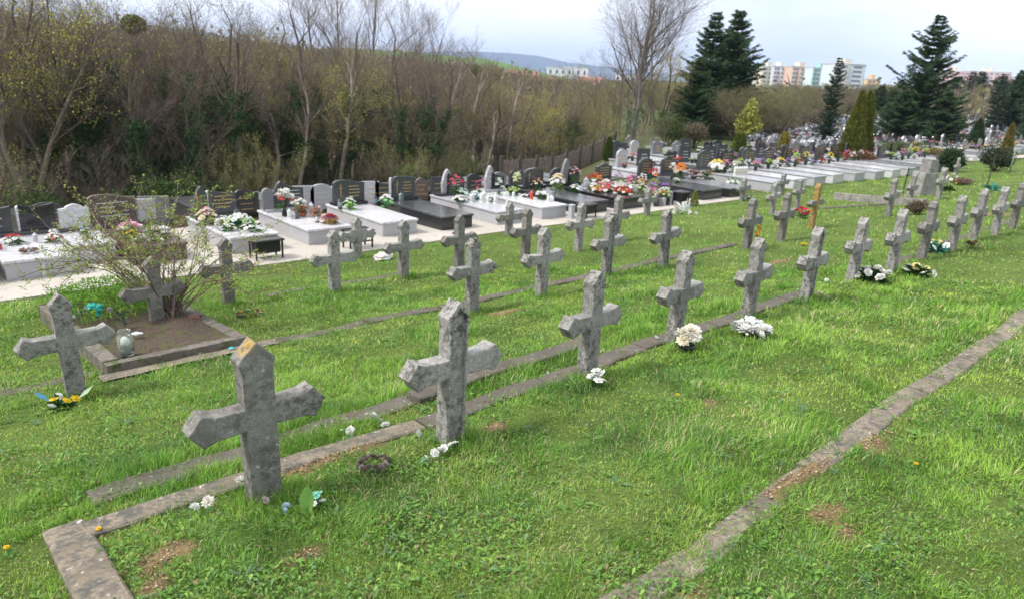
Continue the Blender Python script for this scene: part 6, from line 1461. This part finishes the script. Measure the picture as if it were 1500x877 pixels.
# green shrubs low at the left edge of the wood
def blob_shrub(az, r_, R_, H, l, cols_, n=2600, ls=.07, name='leafy_shrub', cat='shrub', z=None, group=None, rag=.35):
    x, y = polar(az, r_); rg = np.random.default_rng(int(az * 37 + r_ * 11)); nc = 16; c_ = rg.normal(0, 1, (nc, 3)); c_ /= np.linalg.norm(c_, axis=1, keepdims=True); c_ *= .55 * rg.random((nc, 1)) ** .4; sz_ = rg.uniform(.28, .55, nc); pk = rg.integers(0, nc, n)
    v = rg.normal(0, 1, (n, 3)); v /= np.linalg.norm(v, axis=1, keepdims=True); P = c_[pk] + v * (sz_[pk] * rg.random(n) ** .3)[:, None] * (1 + rag * rg.normal(0, .3, (n, 1))); P[:, 2] = P[:, 2] * .5 + .5
    P *= np.array([R_, R_, H]); V, F, C = leaf_np(P, ls, cols_, rg); root = empty(name, (x, y, gz(x, y) if z is None else z), 0, l, cat, group); link('foliage', np_mesh('foliage', V, F, C, M_LEAF), root)
    q_ = MB(); [q_.tube([(0, 0, -.1), (rg.normal(0, .3) * R_, rg.normal(0, .3) * R_, H * .7)], [.03 * R_ + .01, .01], 4, 0, (.11, .09, .07)) for _ in range(5)]; q_.build('stems', M_BARK, root); return root
GRN = [(.07, .13, .03), (.10, .17, .04), (.05, .095, .025)]
for az, r_, R_, H, l in ((9.0, 20, 1.0, 1.3, 'green budding shrub at the left edge below the wood'), (14.5, 20.5, .9, 1.1, 'low green shrub behind the far left headstones'), (17.8, 20, .95, 1.5, 'bright green shrub between the ivy covered trunks'), (21.4, 20.5, .8, 1.0, 'low green shrub behind the gold cross headstone'), (35.5, 20.6, .7, 1.0, 'green shrub at the foot of the broad ivy clump'), (39, 24, 1.2, 1.5, 'mossy green shrub left of the fence'), (43, 29, 1.6, 1.8, 'olive shrub above the board fence')):
    blob_shrub(az, r_, R_, H, l, GRN, ls=.06)
# ------------------------------------------------------------------ trees beyond the fence and in the cemetery
BIG = deciduous(41, h=10, spread=.50, forks=2, lean=.11, up=.3, first=.30, barkc=(.15, .13, .115), twigc=(.17, .14, .125), crook=.09, r0=.018, ivy=.22, twigs=.72)
put_tree(BIG, 'big_bare_tree', 52.7, 33, 8.9, 10, 'big bare twin-trunked tree with ivy at its foot right of centre', rz=.6)
for az, r_, H, k, l in ((45.5, 46, 5.6, 4, 'yellow green budding tree behind the fence'), (47.6, 43, 5.0, 6, 'olive green tree left of the big bare tree'), (49.6, 44, 5.6, 6, 'olive tree directly left of the twin trunks'), (53.2, 42, 5.4, 6, 'yellowish olive tree right of the big bare tree'), (54.6, 44, 5.8, 4, 'budding tree in front of the dark spruces'), (47.0, 60, 6.6, 1, 'brownish tree below the town roofs'), (44.0, 56, 5.8, 0, 'bare tree below the distant mountain')):
    put_tree(TV[k], 'budding_tree', az, r_, H, 8, l, sx=1.35)
CON = [conifer(51, h=9, r=3.3, power=.72, dens=1.6), conifer(52, h=9, r=3.3, droop=.45, power=.7, dens=1.6), conifer(53, h=9, r=3.9, droop=.12, gap=.35, dens=1.6, power=.8)]
DKC = ((.014, .035, .022), (.022, .05, .03), (.035, .065, .035)); CON.append(conifer(54, h=9, r=1.7, droop=.2, gap=.35, dens=1.15, power=.6, cols_=DKC))
put_tree(CON[0], 'spruce_tree', 57.9, 47, 6.9, 9, 'left one of the two tall dark spruces')
put_tree(CON[1], 'spruce_tree', 59.5, 49, 7.1, 9, 'right one of the two tall dark spruces', sx=1.05)
put_tree(CON[0], 'spruce_tree', 57.2, 43, 4.2, 9, 'shorter dark spruce at the left foot of the two tall ones', rz=2, sx=1.2)
put_tree(CON[3], 'conifer_tree', 66.7, 44, 4.7, 9, 'dark ragged conifer in front of the pale apartment blocks', sx=.85)
put_tree(CON[3], 'conifer_tree', 66.7, 42, 2.0, 9, 'low dark conifer skirt at the foot of the ragged conifer', rz=2, sx=1.9)
put_tree(CON[2], 'spruce_tree', 72.3, 54, 7.7, 9, 'broad tall spruce with upswept branches on the right', sx=.95)
put_tree(CON[1], 'spruce_tree', 71.2, 52, 3.2, 9, 'dark low spruce at the left foot of the broad tall one', rz=1, sx=1.5)
put_tree(CON[0], 'spruce_tree', 73.8, 53, 3.3, 9, 'dark low spruce at the right foot of the broad tall one', rz=3, sx=1.5)
put_tree(CON[3], 'conifer_tree', 76.6, 76, 4.9, 9, 'dark conifer near the right edge, left one of a pair', sx=1.2)
put_tree(CON[1], 'conifer_tree', 77.5, 78, 5.3, 9, 'dark conifer near the right edge, right one of a pair', sx=.9)
put_tree(CON[0], 'conifer_tree', 79.2, 66, 4.6, 9, 'dark conifer cut by the right edge', sx=1.3)
YC = [(.30, .27, .04), (.24, .24, .04), (.36, .28, .05)]
cone_bush(*polar(68.8, 33.5), 2.95, .95, 'tall broad green thuja with rusty foot above the flowers', [(.12, .14, .02), (.09, .115, .018), (.16, .16, .025)], two=True, n=15000, name='thuja', ls=.075)
cone_bush(*polar(63.9, 34), 1.12, .40, 'golden yellow twin topped thuja', YC, two=True, n=4200, name='thuja', ls=.06)
cone_bush(*polar(60.8, 33.5), 1.0, .42, 'green twin topped thuja left of the golden one', [(.15, .19, .03), (.11, .15, .025)], two=True, n=4200, name='thuja', ls=.06, power=.4)
cone_bush(*polar(51.0, 29), .9, .26, 'small green conical thuja at the end of the fence', [(.10, .14, .03), (.07, .11, .025)], n=2600, name='thuja', ls=.06)
cone_bush(*polar(77.7, 46), 1.75, .34, 'narrow rusty green thuja among the graves near the right edge', [(.20, .14, .03), (.14, .13, .03)], n=3600, name='thuja', ls=.07)
cone_bush(*polar(75.9, 52), 1.8, .6, 'dark green conical yew among the distant graves', [(.03, .06, .02), (.04, .08, .025)], n=4000, name='yew', ls=.08)
blob_shrub(74.8, 33.5, .66, 1.05, 'round dark green yew bush behind the grey pillar', [(.02, .045, .015), (.03, .07, .02), (.045, .09, .025)], n=9000, ls=.06, name='yew_bush')
blob_shrub(77.3, 34.5, .80, 1.1, 'round dark green yew bush left of the lamp pole', [(.02, .04, .016), (.035, .065, .02), (.07, .06, .03)], n=9000, ls=.06, name='yew_bush')
blob_shrub(72.4, 41, .8, .9, 'low olive shrub among the distant graves', [(.15, .17, .05), (.11, .13, .04)], n=3000, ls=.07)
blob_shrub(73.7, 40, .9, .75, 'brownish olive shrub among the distant graves', [(.2, .16, .08), (.15, .13, .05)], n=3000, ls=.07)
blob_shrub(71.2, 41, .9, .9, 'grey green shrub at the foot of the tall spruce', [(.10, .13, .05), (.07, .10, .04)], n=3000, ls=.07)
blob_shrub(69.2, 32.8, .75, .75, 'rusty red shrub at the foot of the broad thuja', [(.24, .08, .04), (.17, .07, .03), (.12, .10, .03)], n=3500, ls=.06)
blob_shrub(61.2, 39.5, .8, 2.6, 'pale yellow willow right of the dark spruces', [(.38, .38, .08), (.30, .32, .07)], n=5000, ls=.10, name='willow', cat='tree')
blob_shrub(57.4, 37, 1.0, 1.4, 'dull pink blossoming shrub in front of the spruces', [(.24, .17, .14), (.17, .13, .09), (.12, .13, .04)], n=4000, ls=.07)
blob_shrub(55.4, 36, 1.3, 1.9, 'mossy green shrub left of the blossoming shrub', [(.10, .13, .03), (.07, .10, .03)], n=4000, ls=.07)
bt = random.Random(12)
HS = [deciduous(61, spread=.38, forks=2, lean=.15, leafc=[(.13, .12, .05), (.16, .14, .06)], nleaf=1600, leafs=.06, barkc=(.10, .085, .07), twigc=(.15, .12, .10)), deciduous(62, spread=.40, forks=3, lean=.2, leafc=OL, nleaf=4200, leafs=.07, barkc=(.10, .08, .06), twigc=(.13, .115, .08))]
for i in range(110):
    az = 53 + 30 * (i + bt.random()) / 110; rn = float(np.interp(az, [53, 58, 62, 66, 70, 74, 80], [44, 44, 42, 58, 72, 118, 128])); r_ = bt.uniform(rn, rn * 1.6)
    zt = float(np.interp(az, [53, 58, 61, 64, 68, 70, 73, 76, 80], [1.2, 1.3, 1.0, .9, .8, .9, 2.4, 3.0, 3.2])) + bt.gauss(0, .5); x, y = polar(az, r_); k = bt.choices([0, 1, 2, 3], [4, 3 if az < 68 else 5, 2, 1])[0]
    m_ = (HS + [TV[0], TV[4]])[k]; put_tree(m_, 'tree', az, r_, max(2.4, zt - gz(x, y)), 8, ['brown budding tree behind the cemetery', 'olive green tree behind the cemetery', 'bare tree behind the cemetery', 'yellow green tree behind the cemetery'][k], 'trees closing the cemetery', sx=1.3)
for i in range(30):
    az = 69.5 + 14 * (i + bt.random()) / 30; rn = float(np.interp(az, [66, 70, 74, 80], [60, 72, 118, 124])); put_tree(CON[i % 4], 'conifer_tree', az, rn * bt.uniform(1, 1.15), bt.uniform(2.2, 3.2) if az < 73 else bt.uniform(3.0, 5.2), 9, 'dark conifer closing the cemetery on the right', 'dark conifers behind the cemetery', sx=1.7)
for i in range(34):
    az = 57.5 + 12 * (i + bt.random()) / 34; r_ = float(np.interp(az, [57, 60, 64, 66, 70], [40, 41, 41, 56, 68])) * bt.uniform(1.0, 1.22); k = bt.randrange(4)
    if k < 2: blob_shrub(az, r_, bt.uniform(.9, 1.5), bt.uniform(1.1, 2.1), ['mossy green shrub closing the back of the cemetery', 'brown budding shrub closing the back of the cemetery'][k], [[(.11, .14, .04), (.08, .10, .03)], [(.18, .14, .09), (.13, .11, .07)]][k], n=2400, ls=.09, group='shrubs closing the cemetery')
    else: put_tree(HS[k - 2], 'tree', az, r_, bt.uniform(2.0, 2.9), 8, ['brown budding tree behind the cemetery', 'olive green tree behind the cemetery'][k - 2], 'trees closing the cemetery', sx=1.6)
blob_shrub(73.4, 16.6, .25, .34, 'round dry brown heather shrub on the lawn among the far crosses', [(.16, .10, .08), (.11, .075, .06), (.15, .15, .07)], n=2600, ls=.03, name='dry_shrub')
blob_shrub(75.6, 26.1, .5, .26, 'low wide dry brown heather mound on the far lawn', [(.20, .13, .10), (.15, .10, .08)], n=3000, ls=.04, name='dry_shrub')
# lamp pole, grey-green
q = MB(); q.tube([(0, 0, -.1), (0, 0, 1.0)], [.03, .022], 8); q.tube([(0, 0, 1.0), (.16, 0, 1.05)], .015, 6); xx, yy = polar(78.2, 33); o = q.build('lamp_pole', plain('pole_paint', (.16, .24, .20), .5), None, (xx, yy, gz(xx, yy)), smooth=True); tag(o, 'slim grey green pole beside the dark yew bush at the right', 'pole')

# ================================================================== FAR LAND: wood mass, field, hills, town
def hill(name, az0, az1, r_, top, depth, colr, n=90, label=None, low=-14, rough=.0, seed=0, kind='structure', rag=.0):
    """a long ridge: a sheet rising from its foot at r_ to its crest at r_+depth and falling behind"""
    Vv_, Ff_, Cc_ = [], [], []; rows = 9
    for j in range(rows):
        u = j / (rows - 1); prof = math.sin(min(1, u * 1.25) * PI / 2) if u < .8 else 1 - (u - .8) * 1.5
        for i in range(n):
            az = az0 + (az1 - az0) * i / (n - 1); rr_2 = r_ + depth * u; x, y = polar(az, rr_2); tz = np.interp(az, *top)
            z = low + (tz - low) * prof + (float(fbm(np.array([az * 1.1 + seed]), np.array([u * 3 + seed]), 4)[0]) - .5) * rough
            k = .75 + .5 * float(fbm(np.array([az * 2.1]), np.array([u * 6 + seed]))[0]); Vv_.append((x, y, z)); c0 = colr(az, u); Cc_.append([v * k for v in c0])
    for j in range(rows - 1):
        for i in range(n - 1): a_ = j * n + i; Ff_.append((a_, a_ + 1, a_ + n + 1, a_ + n))
    m_ = vcol('hill_land', .95, 0, .1); o = link(name, np_mesh(name, np.array(Vv_), np.array(Ff_), np.array(Cc_), m_, True)); tag(o, label, kind=kind); return o
BRN = (.12, .095, .065); FG = (.10, .18, .055)
hill('field_hill', 22, 48, 330, ([14, 22, 28, 33, 37, 41, 44, 48], [-4, 2, 9.5, 11, 10.5, 9.5, 6, 1]), 130, lambda az, u: FG if (u > .45 and not (30.4 < az < 31 and u < .8)) else BRN, low=-8, rough=2)
hill('far_bank', 0, 86, 120, ([0, 20, 40, 50, 60, 86], [4.5, 3.6, 1.5, .2, 1.8, 4]), 150, lambda az, u: BRN, low=-9, rough=1.6, seed=3)
hill('mountain', 8, 30, 4200, ([8, 13, 17, 20, 24, 30], [60, 115, 160, 150, 100, 40]), 900, lambda az, u: (.03, .05, .05), low=-30, rough=8, seed=6)
hill('mountain', 33, 66, 4200, ([33, 37, 40, 43, 45, 47.5, 50, 55, 58, 60, 62, 66], [70, 112, 128, 132, 125, 92, 84, 60, 66, 84, 80, 40]), 900, lambda az, u: (.03, .05, .05), low=-30, rough=6, seed=8)
# distant wood: masses of thin stems too far to tell apart
fw = np.random.default_rng(71); n = 26000; az_ = np.radians(fw.uniform(2, 84, n)); rr = 85 + 150 * fw.random(n) ** 1.2; X, Y = rr * np.sin(az_), rr * np.cos(az_)
Zt = np.interp(np.degrees(az_), [2, 20, 40, 46, 52, 60, 66, 84], [5.2, 4.4, 2.2, .9, .6, 1.4, 1.8, 3.6]) * (.7 + rr / 420) + fw.normal(0, .7, n); Zb = Zt - fw.uniform(1.2, 6, n)
dx = fw.normal(0, .55, n); dy = fw.normal(0, .55, n)
V, F = tubes_np(np.stack([X, Y, Zb], 1), np.stack([X + dx, Y + dy, Zt], 1), fw.uniform(.05, .12, n), np.full(n, .015), 3)
cf = np.array([(.19, .15, .125), (.16, .125, .10), (.21, .20, .09), (.15, .14, .07)])[fw.integers(0, 4, n)] * fw.uniform(.7, 1.25, (n, 1)); tag(link('distant_wood', np_mesh('distant_wood', V, F, np.repeat(cf, 6, 0), M_BARK)), 'far-off leafless wood reading as one brown mass', 'wood', kind='stuff')
m2 = 30000; P = np.stack([X, Y, Zt], 1)[fw.integers(0, n, m2)] + fw.normal(0, .8, (m2, 3)) * [1, 1, .9] - [0, 0, 1.0]
V, F, C = leaf_np(P, .55, [(.19, .155, .12), (.23, .22, .09), (.17, .135, .11), (.16, .155, .07)], fw); tag(link('distant_canopy', np_mesh('distant_canopy', V, F, C, M_LEAF)), 'budding canopy of the far-off wood', 'wood', kind='stuff')
# houses of the town, middle distance
def flat_mat(nm, c_, r=.8): return plain(nm, c_, r, .3, var=.06, scale=.4)
def town_house(az, r_, w, d, h, l, wall, roof, z, pitched=True):
    x, y = polar(az, r_); g_ = empty('house', (x, y, z), -math.radians(az) + rnd.uniform(-.4, .4), l, 'house', 'houses of the town beyond the wood')
    q = MB(); q.box(-w / 2, w / 2, -d / 2, d / 2, -4, h); q.build('wall', flat_mat('house_wall_%d' % int(sum(wall) * 100), wall), g_)
    q = MB()
    if pitched: q.add([(-w * .54, -d * .56, h + .01), (w * .54, -d * .56, h + .01), (w * .54, d * .56, h + .01), (-w * .54, d * .56, h + .01), (-w * .54, 0, h + d * .38), (w * .54, 0, h + d * .38)], [(0, 1, 5, 4), (2, 3, 4, 5), (0, 4, 3), (1, 2, 5), (0, 3, 2, 1)])
    else: q.box(-w * .51, w * .51, -d * .51, d * .51, h + .01, h + .6)
    q.build('roof', flat_mat('house_roof_%d' % int(roof[0] * 1000), roof), g_)
    for k in range(max(1, int(w / 3))):
        q = MB(); xx_ = -w / 2 + (k + .5) * w / max(1, int(w / 3)); q.box(xx_ - .5, xx_ + .5, -d / 2 - .05, -d / 2 + .02, h * .45, h * .8); q.build('window', plain('far_window', (.06, .07, .09), .2), g_)
for a_ in ((43.9, 300, 12, 8, 4, 'white house with red roof at the left of the town', (.7, .66, .62), (.36, .17, .13), -3.5, True), (44.7, 270, 16, 7, 3, 'long low brick red roof in the town', (.45, .38, .33), (.33, .20, .16), -4.0, True), (46.7, 420, 14, 9, 5, 'white block house in the middle of the town', (.72, .73, .75), (.6, .62, .66), 1.5, False),
           (48.0, 430, 14, 9, 6, 'white hall right of the white block house', (.72, .74, .76), (.55, .58, .62), 1.2, False), (49.1, 300, 9, 7, 4, 'small red gabled house', (.6, .5, .45), (.36, .18, .14), -4.0, True), (52.6, 420, 22, 9, 6, 'long pale building behind the big bare tree', (.66, .68, .7), (.4, .42, .45), -1, False), (39.5, 140, 5, 4, 3, 'pale shed glimpsed through the wood', (.6, .6, .6), (.4, .4, .42), -3.4, True)):
    town_house(*a_)
# apartment blocks
def apartment(az, r_, w, d, h, z, l, wall, accent, rz, nx=8, nz=7, stair=None, gable=False):
    x, y = polar(az, r_); g_ = empty('apartment_block', (x, y, z), rz, l, 'building', 'panel apartment blocks on the hill')
    q = MB(); q.box(-w / 2, w / 2, -d / 2, d / 2, -12, h); q.build('wall', flat_mat('apartment_%d_%d' % (int(wall[0] * 1000), int(wall[2] * 1000)), wall), g_)
    q = MB(); q.box(-w / 2 - .2, w / 2 + .2, -d / 2 - .2, d / 2 + .2, h + .01, h + .5); q.build('parapet', flat_mat('parapet', (.5, .5, .5)), g_)
    q = MB(); q.box(-w * .12, w * .12, -d * .3, d * .3, h + .51, h + 3); q.build('lift_house', flat_mat('lift_%d' % int(accent[0] * 1000), accent), g_)
    am = flat_mat('accent_%d_%d' % (int(accent[0] * 1000), int(accent[2] * 1000)), accent); wm = plain('flat_window', (.20, .23, .27), .3)
    for i in range(nx):
        xc = -w / 2 + (i + .5) * w / nx
        if i % 2 == 0: q = MB(); q.box(xc - w / nx * .4, xc + w / nx * .4, -d / 2 - .9, -d / 2 - .01, .5, h - .6); q.build('balcony_column', am, g_)
        yf = -d / 2 - (.95 if i % 2 == 0 else .06)
        for k in range(nz):
            zc = (k + .5) * h / nz; q = MB(); q.box(xc - w / nx * .28, xc + w / nx * .28, yf, yf + .12, zc - h / nz * .2, zc + h / nz * .26); q.build('window', wm, g_)
    if gable:
        for k in range(nz):
            for yy in (-d * .2, d * .2):
                zc = (k + .5) * h / nz; q = MB(); q.box(w / 2 - .03, w / 2 + .05, yy - .6, yy + .6, zc - .5, zc + .7) if False else q.box(-w / 2 - .05, -w / 2 + .03, yy - .6, yy + .6, zc - .5, zc + .7); q.build('window', wm, g_)
b0 = -math.radians(64)
apartment(61.9, 500, 11, 11, 17.5, -2.5, 'cream end of the left apartment row', (.66, .62, .46), (.62, .60, .50), b0 + .5, 3, 7)
apartment(62.8, 500, 14, 10, 17.5, -2, 'white and grey apartment block, second from the left', (.62, .62, .66), (.7, .7, .72), b0 + .5, 6, 7)
apartment(64.1, 495, 15, 10, 17.5, -1.8, 'peach pink apartment block in the middle of the left row', (.64, .46, .36), (.68, .56, .48), b0 + .5, 6, 7)
apartment(65.5, 490, 15, 10, 17, -1.6, 'teal and white apartment block', (.60, .68, .68), (.30, .52, .52), b0 + .5, 6, 7)
apartment(67, 455, 17, 17, 19, -2, 'tall pale blue gabled apartment block, nearest of the left row', (.60, .66, .68), (.62, .6, .52), b0 + .35, 2, 8)
apartment(68.9, 520, 8, 9, 13, -2, 'small orange and white block beside the pale blue one', (.62, .5, .3), (.66, .42, .2), b0 + .3, 3, 6)
apartment(73.6, 560, 22, 11, 16, 3, 'pink apartment block left of the right hand conifers', (.60, .38, .40), (.68, .5, .5), b0 - .25, 8, 7)
apartment(75.6, 560, 26, 11, 16, 3.6, 'pale pink and grey apartment block behind the right hand conifers', (.62, .55, .55), (.62, .36, .38), b0 - .25, 9, 7)
apartment(77.9, 560, 20, 11, 14, 3, 'grey pink apartment block at the right edge', (.58, .52, .52), (.55, .38, .38), b0 - .25, 8, 6)
hill('right_hill', 58, 90, 380, ([58, 62, 66, 70, 90], [-2, 5, 7, 9, 10]), 200, lambda az, u: (.12, .13, .06), low=-6, rough=1.5, seed=9)

# ================================================================== HAZE over the whole land
q = MB(); q.box(-5600, 6000, -3600, 6000, -60, 262)
m = bpy.data.materials.new('haze'); m.use_nodes = True; t = m.node_tree; t.nodes.clear()
pv = N(t, 'ShaderNodeVolumePrincipled'); pv.inputs['Density'].default_value = HAZE; pv.inputs['Color'].default_value = (.55, .70, 1.0, 1); pv.inputs['Anisotropy'].default_value = 0.0
mo_ = N(t, 'ShaderNodeOutputMaterial'); t.links.new(pv.outputs[0], mo_.inputs['Volume'])
hz_ = q.build('haze', m); tag(hz_, 'thin bluish air haze over the land', 'haze', kind='stuff')
